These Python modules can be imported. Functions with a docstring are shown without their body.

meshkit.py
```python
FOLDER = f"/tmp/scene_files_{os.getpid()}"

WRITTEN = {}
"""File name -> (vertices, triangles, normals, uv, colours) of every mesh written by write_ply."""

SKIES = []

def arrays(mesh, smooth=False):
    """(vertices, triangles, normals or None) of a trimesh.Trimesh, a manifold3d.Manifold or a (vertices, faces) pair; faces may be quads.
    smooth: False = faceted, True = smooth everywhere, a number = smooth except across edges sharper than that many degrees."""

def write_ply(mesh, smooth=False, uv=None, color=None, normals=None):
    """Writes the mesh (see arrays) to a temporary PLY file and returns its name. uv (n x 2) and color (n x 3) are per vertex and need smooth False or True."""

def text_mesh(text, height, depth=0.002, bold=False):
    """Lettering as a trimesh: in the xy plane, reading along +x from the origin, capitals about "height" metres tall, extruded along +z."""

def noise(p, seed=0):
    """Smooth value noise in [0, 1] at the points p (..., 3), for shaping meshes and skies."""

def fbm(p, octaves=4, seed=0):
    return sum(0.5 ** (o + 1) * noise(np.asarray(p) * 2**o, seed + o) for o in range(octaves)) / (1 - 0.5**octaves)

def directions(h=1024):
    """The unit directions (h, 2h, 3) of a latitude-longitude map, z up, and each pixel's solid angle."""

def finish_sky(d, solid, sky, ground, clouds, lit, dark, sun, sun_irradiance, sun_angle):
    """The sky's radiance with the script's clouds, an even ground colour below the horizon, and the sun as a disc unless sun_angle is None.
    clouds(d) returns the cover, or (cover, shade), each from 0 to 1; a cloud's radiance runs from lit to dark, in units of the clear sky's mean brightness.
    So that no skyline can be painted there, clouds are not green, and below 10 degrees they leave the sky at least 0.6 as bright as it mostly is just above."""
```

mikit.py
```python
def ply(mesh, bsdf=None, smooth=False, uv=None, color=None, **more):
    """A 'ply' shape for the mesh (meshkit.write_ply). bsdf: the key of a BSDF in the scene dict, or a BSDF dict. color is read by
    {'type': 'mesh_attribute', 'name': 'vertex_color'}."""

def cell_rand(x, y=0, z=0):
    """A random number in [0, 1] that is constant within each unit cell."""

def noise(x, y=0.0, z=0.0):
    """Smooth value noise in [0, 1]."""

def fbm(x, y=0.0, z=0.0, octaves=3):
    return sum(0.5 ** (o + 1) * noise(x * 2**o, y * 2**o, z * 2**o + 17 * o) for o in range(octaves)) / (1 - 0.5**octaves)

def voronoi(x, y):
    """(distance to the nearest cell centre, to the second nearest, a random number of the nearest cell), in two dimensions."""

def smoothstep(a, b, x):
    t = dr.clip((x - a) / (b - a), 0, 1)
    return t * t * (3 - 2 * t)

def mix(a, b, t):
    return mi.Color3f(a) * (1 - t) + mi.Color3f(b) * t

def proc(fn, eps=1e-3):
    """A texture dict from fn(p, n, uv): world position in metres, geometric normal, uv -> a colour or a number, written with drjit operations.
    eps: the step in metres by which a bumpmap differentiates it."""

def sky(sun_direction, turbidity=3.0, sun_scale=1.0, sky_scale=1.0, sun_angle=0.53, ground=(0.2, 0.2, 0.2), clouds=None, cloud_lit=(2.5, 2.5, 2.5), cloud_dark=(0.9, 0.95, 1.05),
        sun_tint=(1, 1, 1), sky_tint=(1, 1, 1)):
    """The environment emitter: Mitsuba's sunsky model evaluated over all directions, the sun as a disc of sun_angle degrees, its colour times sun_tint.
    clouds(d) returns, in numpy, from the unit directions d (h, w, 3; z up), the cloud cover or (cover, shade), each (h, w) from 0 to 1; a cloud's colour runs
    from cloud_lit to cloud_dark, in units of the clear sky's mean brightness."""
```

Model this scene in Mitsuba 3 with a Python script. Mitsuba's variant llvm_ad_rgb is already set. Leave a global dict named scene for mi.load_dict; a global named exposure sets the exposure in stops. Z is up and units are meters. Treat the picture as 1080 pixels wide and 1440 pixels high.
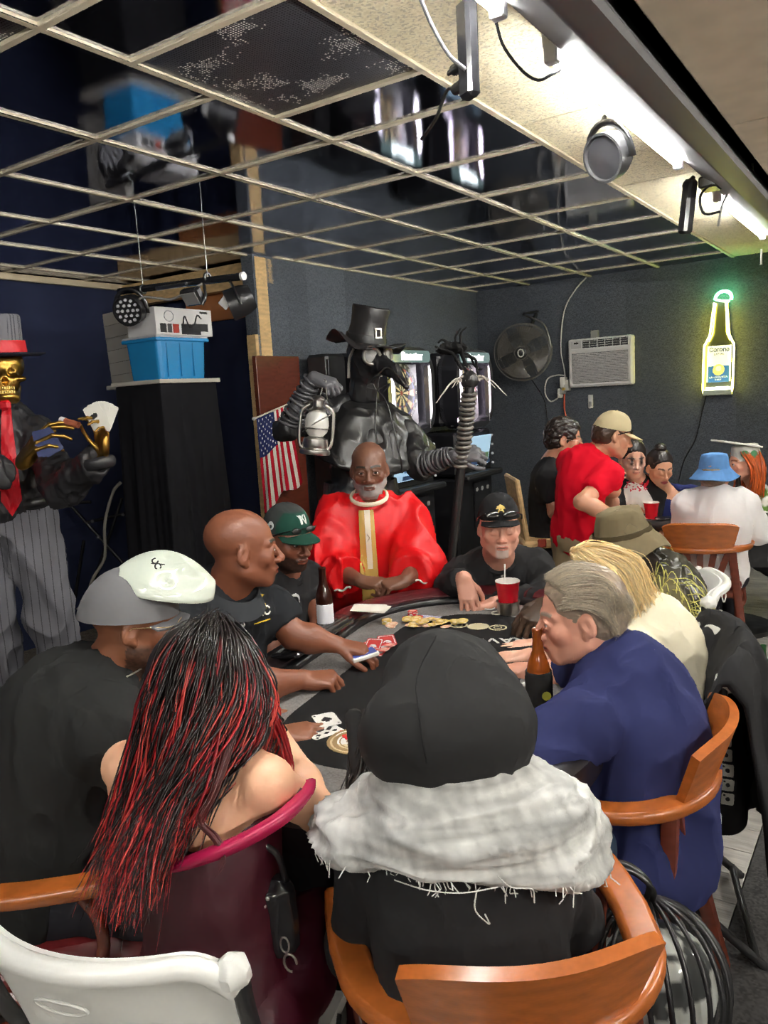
import math, random
import numpy as np, trimesh, drjit as dr, mitsuba as mi
import mikit, meshkit
from mikit import proc, fbm as dfbm, noise as dnoise, mix, smoothstep, cell_rand
from shapely.geometry import Polygon, box as sbox, Point
scene, labels = {}, {}
T = mi.ScalarTransform4f
V = lambda *a: np.array(a, float)
# ---------------------------------------------------------------- camera, exposure, room axes
exposure = 2.7
CAM_H = 1.62
scene['camera'] = {'type': 'perspective', 'fov': 2*math.degrees(math.atan(540/1106.0)), 'fov_axis': 'x', 'near_clip': 0.05, 'far_clip': 60,
    'to_world': T().look_at(origin=[0, 0, CAM_H], target=[0.0, 0.989524, CAM_H-0.144366], up=[0.058114, 0.144122, 0.987852])}
AX, BX = V(0.560084, 0.828436, 0), V(-0.828436, 0.560084, 0)
CEIL = 2.595
def AB(a, b, z): return AX*a + BX*b + V(0, 0, z)
# fluorescent tubes: (a0, a1) along the beam; the row goes on unseen behind the camera, lighting the room
TUBES = [(-5.9, -4.5), (-3.75, -2.4), (-1.65, -0.35), (0.44, 1.74), (2.09, 3.38), (4.17, 5.5)]
TUBE_B, TUBE_Z, TUBE_L = 0.80, 2.46, 30.0

# ---------------------------------------------------------------- keys, labels, materials
def numbered(k):
    if k not in USED: USED.add(k); return k
    i = 1
    while f'{k}_{i:03d}' in USED: i += 1
    USED.add(f'{k}_{i:03d}'); return f'{k}_{i:03d}'
USED = set()
def thing(name, label, cat, group=None, kind=None):
    k = numbered(name); labels[k] = {'label': label, 'category': cat}
    if group: labels[k]['group'] = group
    if kind: labels[k]['kind'] = kind
    return k
VC = {'type': 'mesh_attribute', 'name': 'vertex_color'}
def pr(rough, color=VC, spec=0.5, **k):
    return {'type': 'twosided', 'bsdf': {'type': 'principled', 'base_color': color, 'roughness': rough, 'specular': spec, **k}}
scene['m_skin'] = pr(0.42, spec=0.45)
scene['m_cloth'] = pr(0.9, spec=0.15, sheen=0.06)
scene['m_satin'] = pr(0.45, spec=0.45, sheen=0.3)
scene['m_leather'] = pr(0.34, spec=0.6)
scene['m_hair'] = pr(0.36, spec=0.5)
scene['m_plastic'] = pr(0.35)
scene['m_matte'] = pr(0.75, spec=0.25)
scene['m_gloss'] = pr(0.12, spec=0.6)
scene['m_metal'] = pr(0.28, metallic=1.0)
def woodf(p, n, uv):
    g = dfbm(p.x*9, p.y*9, p.z*9, 2)
    r = dnoise(p.x*26+g*6, p.y*26+g*6, p.z*70)
    f = dnoise(p.x*150, p.y*150, p.z*400)
    return 0.72 + 0.36*r + 0.14*f
def wood_col(c):
    return proc(lambda p, n, uv: mi.Color3f(c)*woodf(p, n, uv))
scene['m_wood'] = pr(0.28, wood_col((0.33, 0.088, 0.016)), 0.6, clearcoat=0.5, clearcoat_gloss=0.9)
scene['m_wood_dark'] = pr(0.3, wood_col((0.115, 0.024, 0.012)), 0.6, clearcoat=0.4, clearcoat_gloss=0.85)
scene['m_pine'] = pr(0.6, wood_col((0.62, 0.42, 0.2)), 0.3)
scene['m_glass'] = {'type': 'dielectric', 'int_ior': 1.5}
def emit(rgb): return {'type': 'area', 'radiance': {'type': 'rgb', 'value': [float(x) for x in rgb]}}
def lin(r, g=None, b=None):
    c = np.array([r, r if g is None else g, r if b is None else b], float)/255
    return np.where(c < 0.04045, c/12.92, ((c+0.055)/1.055)**2.4)
def put(key, mesh, col, mat='m_matte', smooth=35, parent=None, label=None, **more):
    """One entry of the scene; col is a colour or one row per vertex."""
    if parent: key = numbered(parent + '__' + key)
    if isinstance(mesh, tuple): mesh = trimesh.Trimesh(*mesh, process=False)
    if label: labels[key] = {'label': label}
    if mat in ('m_wood', 'm_wood_dark', 'm_pine') or col is None:
        scene[key] = mikit.ply(mesh, mat, smooth, **more); return key
    col = np.asarray(col, float)
    if col.ndim == 1:
        if smooth not in (True, False): mesh = trimesh.graph.smooth_shade(mesh, angle=math.radians(smooth), facet_minarea=None); smooth = True
        col = np.tile(col, (len(mesh.vertices), 1))
    scene[key] = mikit.ply(mesh, mat, smooth, color=col, **more)
    return key
def solo(name, mesh, col, mat, label, cat, group=None, smooth=35, **more):
    k = thing(name, label, cat, group); return put(k, mesh, col, mat, smooth, **more)
# ---------------------------------------------------------------- mesh helpers
cat = trimesh.util.concatenate
def unit(v): v = np.asarray(v, float); return v/max(np.linalg.norm(v), 1e-12)
def frame(f, up=(0, 0, 1)):
    """columns right, forward, up"""
    f = unit(f); r = unit(np.cross(f, up)); return np.stack([r, f, np.cross(r, f)], 1)
def rotz(a): a = math.radians(a); return np.array([[math.cos(a), -math.sin(a), 0], [math.sin(a), math.cos(a), 0], [0, 0, 1.]])
def rotx(a): a = math.radians(a); return np.array([[1., 0, 0], [0, math.cos(a), -math.sin(a)], [0, math.sin(a), math.cos(a)]])
def roty(a): a = math.radians(a); return np.array([[math.cos(a), 0, math.sin(a)], [0, 1., 0], [-math.sin(a), 0, math.cos(a)]])
def xf(m, R=None, t=(0, 0, 0), s=1.0):
    v = np.asarray(m.vertices)*s
    if R is not None: v = v @ np.asarray(R).T
    f = m.faces
    if (R is not None and np.linalg.det(R) < 0) != (np.prod(np.broadcast_to(s, 3)) < 0): f = f[:, ::-1]
    return trimesh.Trimesh(v + np.asarray(t, float), f, process=False)
def bx(sx, sy, sz, c=(0, 0, 0), r=0.0, R=None):
    """box with chamfered edges"""
    if r <= 0: m = trimesh.creation.box((sx, sy, sz))
    else:
        h = np.array([sx, sy, sz])/2; r = min(r, h.min()*0.98); pts = []
        for i in range(3):
            e = h - r; e[i] = h[i]
            pts += [e*np.array(s) for s in np.ndindex(2, 2, 2)] if 0 else [e*(np.array(s)*2-1) for s in np.ndindex(2, 2, 2)]
        m = trimesh.convex.convex_hull(np.array(pts))
    return xf(m, R, c)
def tube(pts, r, n=8, closed=False, flat=None, capped=True):
    """round tube along points; r a number or one per point"""
    p = np.asarray(pts, float); N = len(p); r = np.broadcast_to(np.asarray(r, float), (N,))
    d = np.gradient(p, axis=0) if not closed else np.roll(p, -1, 0) - np.roll(p, 1, 0)
    d /= np.linalg.norm(d, axis=1, keepdims=True) + 1e-12
    u = np.cross(d[0], [0, 0, 1.0]); u = u if np.linalg.norm(u) > 1e-3 else np.cross(d[0], [1.0, 0, 0]); u = unit(u)
    th = np.arange(n)/n*2*math.pi; V_ = []
    for i in range(N):
        u = unit(u - d[i]*(u @ d[i])); w = np.cross(d[i], u)
        V_.append(p[i] + r[i]*(np.cos(th)[:, None]*u + np.sin(th)[:, None]*w*(flat or 1)))
    V_ = np.vstack(V_); F = []
    for i in range(N if closed else N-1):
        a, b = i*n, ((i+1) % N)*n
        k = np.arange(n); k2 = (k+1) % n
        F.append(np.stack([a+k, a+k2, b+k2], 1)); F.append(np.stack([a+k, b+k2, b+k], 1))
    if capped and not closed:
        F.append(np.stack([np.zeros(n-2, int), np.arange(2, n), np.arange(1, n-1)], 1))
        e = (N-1)*n; F.append(np.stack([np.full(n-2, e), e+np.arange(1, n-1), e+np.arange(2, n)], 1))
    return trimesh.Trimesh(V_, np.vstack(F), process=False)
def smoothp(pts, n=8):
    """Catmull-Rom through the points"""
    p = np.asarray(pts, float); p = np.vstack([2*p[0]-p[1], p, 2*p[-1]-p[-2]]); out = []
    for i in range(1, len(p)-2):
        for t in np.arange(n)/n:
            a, b, c, d = p[i-1:i+3]
            out.append(0.5*(2*b + (c-a)*t + (2*a-5*b+4*c-d)*t*t + (3*b-a-3*c+d)*t**3))
    return np.array(out + [p[-2]])
def lathe(prof, n=32):
    return trimesh.creation.revolve(np.asarray(prof, float), sections=n)
def cyl(a, b, r, n=16): return trimesh.creation.cylinder(r, segment=[a, b], sections=n)
def sweep(path, prof, closed=False, up=(0, 0, 1)):
    """profile (x = sideways, y = up) swept along the path, kept upright"""
    p = np.asarray(path, float); pf = np.asarray(prof, float); n = len(pf); N = len(p)
    d = np.roll(p, -1, 0)-np.roll(p, 1, 0) if closed else np.gradient(p, axis=0)
    V_ = []
    for i in range(N):
        r = unit(np.cross(d[i], up)); w = unit(np.cross(r, d[i])); V_.append(p[i] + pf[:, :1]*r + pf[:, 1:]*w)
    V_ = np.vstack(V_); F = []; k = np.arange(n); k2 = (k+1) % n
    for i in range(N if closed else N-1):
        a, b = i*n, ((i+1) % N)*n
        F.append(np.stack([a+k, b+k, b+k2], 1)); F.append(np.stack([a+k, b+k2, a+k2], 1))
    if not closed:
        for e, s in ((0, 1), ((N-1)*n, -1)):
            f = np.stack([np.full(n-2, e), e+np.arange(1, n-1), e+np.arange(2, n)], 1); F.append(f[:, ::s])
    m = trimesh.Trimesh(V_, np.vstack(F), process=False); m.fix_normals() if len(F) < 400 else None
    return m
def rrect(w, h, r=0.3, n=3):
    r = min(w, h)*r; P_ = []
    for cx, cy, a0 in ((w/2-r, h/2-r, 0), (-w/2+r, h/2-r, 90), (-w/2+r, -h/2+r, 180), (w/2-r, -h/2+r, 270)):
        for a in np.linspace(a0, a0+90, n): P_.append((cx+r*math.cos(math.radians(a)), cy+r*math.sin(math.radians(a))))
    return np.array(P_)
def extr(poly, h):
    if not hasattr(poly, 'exterior') and not hasattr(poly, 'geoms'): poly = Polygon(poly)
    gs = getattr(poly, 'geoms', [poly])
    return cat([trimesh.creation.extrude_polygon(g, h, engine='earcut') for g in gs])
def grid(fn, nu, nv, thick=0.0):
    """fn(u, v) on arrays 0..1 -> points; a sheet, or a slab of the given thickness"""
    u, v = np.meshgrid(np.linspace(0, 1, nu), np.linspace(0, 1, nv), indexing='ij')
    p = np.stack(fn(u, v), -1); idx = np.arange(nu*nv).reshape(nu, nv)
    q = np.stack([idx[:-1, :-1], idx[1:, :-1], idx[1:, 1:], idx[:-1, 1:]], -1).reshape(-1, 4)
    f = np.vstack([q[:, [0, 1, 2]], q[:, [0, 2, 3]]]); v_ = p.reshape(-1, 3)
    m = trimesh.Trimesh(v_, f, process=False)
    if thick:
        nn = m.vertex_normals; o = nu*nv; b = np.concatenate([idx[:, 0], idx[-1, 1:], idx[::-1, -1][1:], idx[0, ::-1][1:-1]])
        b2 = np.roll(b, -1); side = np.vstack([np.stack([b, b2, b2+o], 1), np.stack([b, b2+o, b+o], 1)])
        m = trimesh.Trimesh(np.vstack([v_, v_-nn*thick]), np.vstack([f, f[:, ::-1]+o, side[:, ::-1]]), process=False)
    return m
def nz(p, s=1, seed=0): return meshkit.fbm(np.asarray(p)*s, 3, seed)
# ---------------------------------------------------------------- distance fields -> one smooth skin
class Field:
    def __init__(self): self.pr = []
    def cone(self, a, b, ra, rb=None, k=0.02, flat=None, op=1, sq=None):
        """tapered limb; flat='b' cuts it square at b; sq=(axis, factor) squashes it along an axis"""
        self.pr.append(('c', np.asarray(a, float), np.asarray(b, float), ra, ra if rb is None else rb, k, flat, op)); return self
    def ell(self, c, r, R=None, k=0.02, op=1):
        self.pr.append(('e', np.asarray(c, float), np.asarray(r, float), np.eye(3) if R is None else np.asarray(R), k, op)); return self
    def chain(self, pts, rs, k=0.02):
        for i in range(len(pts)-1): self.cone(pts[i], pts[i+1], rs[i], rs[i+1], k)
        return self
    def plane(self, c, n, k=0.004, lim=None):
        """cuts away what lies on the side of n, within lim of c"""
        self.pr.append(('p', np.asarray(c, float), unit(n), lim or 9.0, k)); return self
    def box_of(self, q):
        if q[0] == 'c': r = max(q[3], q[4]); return np.minimum(q[1], q[2])-r, np.maximum(q[1], q[2])+r
        if q[0] == 'e': e = np.sqrt(((q[3]*q[2])**2).sum(1)); return q[1]-e, q[1]+e
        return q[1]-q[3], q[1]+q[3]
    def mesh(self, res, lo=None, hi=None, warp=None):
        bs = [self.box_of(q) for q in self.pr if q[0] != 'p' and q[-1] > 0]
        if lo is None: lo, hi = np.min([b[0] for b in bs], 0), np.max([b[1] for b in bs], 0)
        lo = lo-3*res; n = np.ceil((hi+3*res-lo)/res).astype(int)+1
        ax = [(lo[i]+np.arange(n[i])*res).astype(np.float32) for i in range(3)]
        D = np.full(n, 1.0, np.float32)
        for q in self.pr:
            k = q[5] if q[0] == 'c' else q[4]
            l, h = self.box_of(q); mg = 2.0*k+3*res if q[0] != 'p' else 0
            i0 = np.clip(np.floor((l-mg-lo)/res).astype(int), 0, n); i1 = np.clip(np.ceil((h+mg-lo)/res).astype(int)+1, 0, n)
            if (i1 <= i0).any(): continue
            s = tuple(slice(a, b) for a, b in zip(i0, i1))
            X, Y, Z = ax[0][s[0]][:, None, None], ax[1][s[1]][None, :, None], ax[2][s[2]][None, None, :]
            if q[0] == 'c':
                _, a, b, ra, rb, k, flat, op = q; d = b-a; L2 = max(d @ d, 1e-12)
                t = ((X-a[0])*d[0]+(Y-a[1])*d[1]+(Z-a[2])*d[2])/L2; tc = np.clip(t, 0, 1)
                dist = np.sqrt((X-a[0]-d[0]*tc)**2+(Y-a[1]-d[1]*tc)**2+(Z-a[2]-d[2]*tc)**2)-(ra+(rb-ra)*tc)
                if flat: dist = np.maximum(dist, (t-1)*math.sqrt(L2))
            elif q[0] == 'e':
                _, c, r, R, k, op = q; x, y, z = X-c[0], Y-c[1], Z-c[2]
                L = [(x*R[0, i]+y*R[1, i]+z*R[2, i]) for i in range(3)]
                k0 = np.sqrt(sum((L[i]/r[i])**2 for i in range(3))); k1 = np.sqrt(sum((L[i]/r[i]**2)**2 for i in range(3)))
                dist = k0*(k0-1)/np.maximum(k1, 1e-6)
            else:
                _, c, nn, lim, k = q; op = -1
                dist = -((X-c[0])*nn[0]+(Y-c[1])*nn[1]+(Z-c[2])*nn[2])
                if lim < 9: dist = np.maximum(dist, np.sqrt((X-c[0])**2+(Y-c[1])**2+(Z-c[2])**2)-lim)
            o = D[s]; dist = dist.astype(np.float32)
            if op > 0: hh = np.maximum(k-np.abs(o-dist), 0)/k; D[s] = np.minimum(o, dist)-hh*hh*k*0.25
            else: dist = -dist; hh = np.maximum(k-np.abs(o-dist), 0)/k; D[s] = np.maximum(o, dist)+hh*hh*k*0.25
        return nets(D, lo, res)
def nets(D, lo, res):
    S = D < 0; n = np.array(D.shape)
    c = S[:-1, :-1, :-1].astype(np.int8)
    cs = [S[i:n[0]-1+i, j:n[1]-1+j, k:n[2]-1+k] for i, j, k in np.ndindex(2, 2, 2)]
    tot = sum(x.astype(np.int8) for x in cs); act = np.argwhere((tot > 0) & (tot < 8))
    idx = np.full(n-1, -1, np.int32); idx[tuple(act.T)] = np.arange(len(act))
    acc = np.zeros((len(act), 3)); cnt = np.zeros(len(act)); corners = list(np.ndindex(2, 2, 2))
    val = {o: D[tuple((act+o).T)] for o in corners}
    for o in corners:
        for a in range(3):
            if o[a] == 0:
                o2 = tuple(o[i]+(i == a) for i in range(3)); v0, v1 = val[o], val[o2]; m = (v0 < 0) != (v1 < 0)
                t = v0/np.where(v0 == v1, 1, v0-v1); p = np.tile(np.array(o, float), (len(act), 1)); p[:, a] = t
                acc[m] += p[m]; cnt[m] += 1
    v = lo+(act+acc/cnt[:, None])*res; F = []
    for a in range(3):
        b, c2 = (a+1) % 3, (a+2) % 3; sl0 = [slice(None)]*3; sl1 = [slice(None)]*3
        sl0[a] = slice(0, -1); sl1[a] = slice(1, None); m = S[tuple(sl0)] != S[tuple(sl1)]
        e = np.argwhere(m); e = e[(e[:, b] > 0) & (e[:, c2] > 0) & (e[:, b] < n[b]-1) & (e[:, c2] < n[c2]-1)]
        def g(db, dc): q = e.copy(); q[:, b] -= db; q[:, c2] -= dc; return idx[tuple(q.T)]
        q = np.stack([g(0, 0), g(1, 0), g(1, 1), g(0, 1)], 1); ins = S[tuple(e.T)]
        q = np.where(ins[:, None], q, q[:, ::-1]); F += [q[:, [0, 1, 2]], q[:, [0, 2, 3]]]
    f = np.vstack(F); f = f[(f >= 0).all(1)]
    return trimesh.Trimesh(v, f, process=False)
def relax(m, n=6, lamb=0.5):
    """a few Taubin steps"""
    v = np.array(m.vertices); e = m.edges_unique; N = len(v)
    import scipy.sparse as sp
    A_ = sp.coo_matrix((np.ones(2*len(e)), (np.r_[e[:, 0], e[:, 1]], np.r_[e[:, 1], e[:, 0]])), (N, N)).tocsr()
    A_ = sp.diags(1/np.maximum(np.asarray(A_.sum(1)).ravel(), 1)) @ A_
    for i in range(n): v = v+(lamb if i % 2 == 0 else -lamb*1.04)*(A_ @ v-v)
    return trimesh.Trimesh(v, m.faces, process=False)
def vnorm(m):
    v, f, n = meshkit.arrays(m, True); return n
def onto(target, pts2, c, n, up, off=0.003, far=0.25, fall=0.0):
    """drops points (x right, y up, z out, about c, seen against n) onto the target's surface along n"""
    n = unit(n); up = unit(np.asarray(up, float)-n*(np.asarray(up, float) @ n)); r = np.cross(up, n)
    o = np.asarray(c, float)+pts2[:, :1]*r+pts2[:, 1:2]*up
    from trimesh.ray.ray_pyembree import RayMeshIntersector
    ii, ri = RayMeshIntersector(target).intersects_location(o+n*far, np.tile(-n, (len(o), 1)), multiple_hits=False)[0:2]
    out = o-n*fall; out[ri] = ii
    if len(ri) and len(ri) < len(o):
        ms = np.setdiff1d(np.arange(len(o)), ri)
        from scipy.spatial import cKDTree
        out[ms] = o[ms]+n*((ii-o[ri]) @ n)[cKDTree(o[ri]).query(o[ms])[1]][:, None]
    return out+n*(off+pts2[:, 2:3])
def decal(target, shape2, c, n, up, off=0.003, step=0.02, thick=0.001, far=0.25):
    m = shape2 if isinstance(shape2, trimesh.Trimesh) else extr(shape2, thick)
    if step: m = m.subdivide_to_size(step, max_iter=8) if hasattr(m, 'subdivide_to_size') else m
    return trimesh.Trimesh(onto(target, np.asarray(m.vertices), c, n, up, off, far), m.faces, process=False)
def words(s, h, bold=True, depth=0.002, squeeze=1.0):
    m = meshkit.text_mesh(s, h, depth, bold); v = np.array(m.vertices); v[:, 0] = (v[:, 0]-(v[:, 0].min()+v[:, 0].max())/2)*squeeze
    return trimesh.Trimesh(v, m.faces, process=False)

# ---------------------------------------------------------------- the room shell
M3 = np.stack([AX, BX, V(0, 0, 1)], 1)                      # room axes as a rotation
def rb(a0, a1, b0, b1, z0, z1, r=0.0):
    return xf(bx(a1-a0, b1-b0, z1-z0, ((a0+a1)/2, (b0+b1)/2, (z0+z1)/2), r), M3)
def struct(name, mesh, col, mat='m_matte', smooth=35, label=None, cat_=None):
    k = numbered(name); put(k, mesh, col, mat, smooth); labels[k] = {'kind': 'structure'}
    labels[k].update({'label': label or name.replace('_', ' '), 'category': cat_ or name.split('_')[0]}); return k
AF, BM, BL, BR, AN, AC = 7.22, 3.63, 5.15, -3.6, -4.4, 4.32      # far wall, machine wall, left wall, right wall, near wall, alcove wall
def wall_tex(p, n, uv):
    a = p.x*0.56+p.y*0.828; b = -p.x*0.828+p.y*0.56
    q = dnoise(p.x*95, p.y*95, p.z*95)*0.5+dnoise(p.x*210, p.y*210, p.z*160)*0.5
    pan = cell_rand((a-b)/0.46, 3.0)*0.25+cell_rand((a-b)/0.23, dr.floor(p.z/0.61))*0.10
    c = mix((0.036, 0.042, 0.050), (0.135, 0.150, 0.168), q)
    return c*(0.82+pan)
scene['m_wall'] = pr(0.95, proc(wall_tex), 0.15)
def navy_tex(p, n, uv):
    q = dfbm(p.x*3, p.y*3, p.z*1.2, 2); w = dnoise(p.x*300, p.y*300, p.z*300)
    return mix((0.014, 0.018, 0.044), (0.026, 0.033, 0.070), q)*(0.85+0.3*w)
scene['m_navy'] = pr(0.9, proc(navy_tex), 0.2, sheen=0.3)
def plank_tex(p, n, uv):
    a = p.x*0.56+p.y*0.828; b = -p.x*0.828+p.y*0.56
    g = dnoise(a*70, b*7, 1.0)*0.6+dnoise(a*190, b*18, 4.0)*0.4
    tone = cell_rand(dr.floor(a/0.155), 5.0)
    return mix((0.20, 0.19, 0.172), (0.46, 0.44, 0.40), g)*(0.8+0.3*tone)
scene['m_plank'] = pr(0.55, proc(plank_tex), 0.35)
def carpet_tex(p, n, uv):
    q = dnoise(p.x*130, p.y*130)*0.6+dnoise(p.x*40, p.y*40)*0.4
    return mix((0.045, 0.038, 0.030), (0.16, 0.14, 0.115), q)
scene['m_carpet'] = pr(1.0, proc(carpet_tex), 0.1)
def mat_tex(p, n, uv):
    q = dnoise(p.x*150, p.y*150)*0.6+dfbm(p.x*12, p.y*12, 0.0, 2)*0.4
    return mix((0.012, 0.012, 0.013), (0.075, 0.073, 0.072), q)
scene['m_mat'] = pr(0.95, proc(mat_tex), 0.2)
def acoustic_tex(p, n, uv):
    q = dnoise(p.x*160, p.y*160); s = smoothstep(0.62, 0.75, dnoise(p.x*150, p.y*150, 3.0))
    return mix((0.62, 0.55, 0.36), (0.80, 0.73, 0.53), q)*(1-0.25*s)
scene['m_acoustic'] = pr(0.9, proc(acoustic_tex), 0.15)
scene['m_beam'] = pr(0.45, spec=0.5)
scene['m_tan'] = pr(0.9, proc(lambda p, n, uv: mix((0.50, 0.42, 0.315), (0.60, 0.505, 0.385), dfbm(p.x*14, p.y*14, 0.0, 2))), 0.2)
# floor: carpet on the left, grey planks on the right, dark mat at the edge
fl = struct('floor', rb(AN, AF, BR, BL+1.2, -0.12, -0.012), (0.04, 0.037, 0.034), label='dark floor of the card room under planks and carpet')
put('carpet', rb(AN, AF, 1.75, BL+1.2, -0.012, 0.0), None, 'm_carpet', False, fl, 'brown speckled carpet along the navy wall')
a = AN; i = 0
while a < AF-0.01:
    if not (3.78 < a < 3.80 or 0):
        for b0, b1 in ((0.405, 1.75),):
            put('plank', rb(a+0.0015, min(a+0.155, AF)-0.0015, b0, b1, -0.012, 0.0), None, 'm_plank', False, fl)
        if a > 3.7: put('plank', rb(a+0.0015, min(a+0.155, AF)-0.0015, BR, 0.40, -0.012, 0.0), None, 'm_plank', False, fl)
    a += 0.155; i += 1
put('transition_strip', rb(3.76, 3.80, 0.3, 1.6, -0.004, 0.004, 0.002), lin(200, 195, 182), 'm_matte', 35, fl, 'pale strip across the grey planks')
put('floor_mat', rb(AN, 3.74, BR, 0.40, -0.012, 0.004), None, 'm_mat', False, fl, 'dark grey walk-off mat beside the grey planks')
# walls
t = 0.1
struct('wall_back', rb(AF, AF+t, BR, BM+t, 0, 3.0), None, 'm_wall', False, 'dark grey carpeted wall behind the air conditioner and the neon sign')
struct('wall_machines', rb(4.0, AF, BM, BM+t, 0, 2.62), None, 'm_wall', False, 'dark grey carpeted wall behind the two dart machines')
def navy(u, v):
    b = BM+0.05+(BL-BM-0.05)*u; f = 0.018*np.sin(u*31+1.5*np.sin(u*9))*(1-0.2*v)
    return [AX[i]*(AC+f)+BX[i]*b+(0, 0, 1)[i]*(2.62*v) for i in range(3)]
struct('wall_alcove', grid(navy, 90, 10, 0.02), None, 'm_navy', True, 'navy fabric hung behind the storage cabinet')
def navy2(u, v):
    aa = AN+(AC-AN)*u; f = 0.012*np.sin(u*70+2*np.sin(u*23))*(1-0.1*v)
    return [AX[i]*aa+BX[i]*(BL+f)+(0, 0, 1)[i]*(2.62*v) for i in range(3)]
struct('wall_left', grid(navy2, 200, 6, 0.02), None, 'm_navy', True, 'navy fabric wall behind the skeleton figure')
struct('wall_right_unseen', rb(AN, AF, BR-t, BR, 0, 3.0), (0.16, 0.15, 0.14), label='unseen plain wall on the far right, closing the room for bounced light')  # out of view, closes the room so that light bounces back
struct('wall_near_unseen', rb(AN-t, AN, BR-t, BL+1.2, 0, 3.0), (0.16, 0.15, 0.14), label='unseen plain wall behind the viewer, closing the room for bounced light')  # out of view behind the camera, encloses the room for bounced light
struct('trim_1', rb(-3, 4.25, BL-0.05, BL-0.015, 2.55, 2.594, 0.004), lin(205, 190, 160), label='beige ceiling edge strip along the navy wall', cat_='trim')
# timber frame at the mouth of the alcove
struct('trim_2', rb(4.12, 4.20, BM, BL-0.02, 2.42, 2.585, 0.004), None, 'm_pine', 35, 'bare timber header above the alcove', 'trim')
tp = struct('trim_3', rb(4.02, 4.13, BM-0.005, BM+0.085, 0.0, 2.585, 0.004), None, 'm_pine', 35, 'bare timber post at the end of the carpeted wall', 'trim')
put('short_stud', rb(3.975, 4.02, BM+0.0, BM+0.085, 0.0, 2.08, 0.004), None, 'm_pine', 35, tp)
struct('trim_4', rb(4.24, 4.27, BM+0.08, 4.55, 2.24, 2.43, 0.003), lin(176, 112, 66), 'm_plastic', 35, 'orange-brown timber board behind the lighting bar', 'trim')
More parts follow.
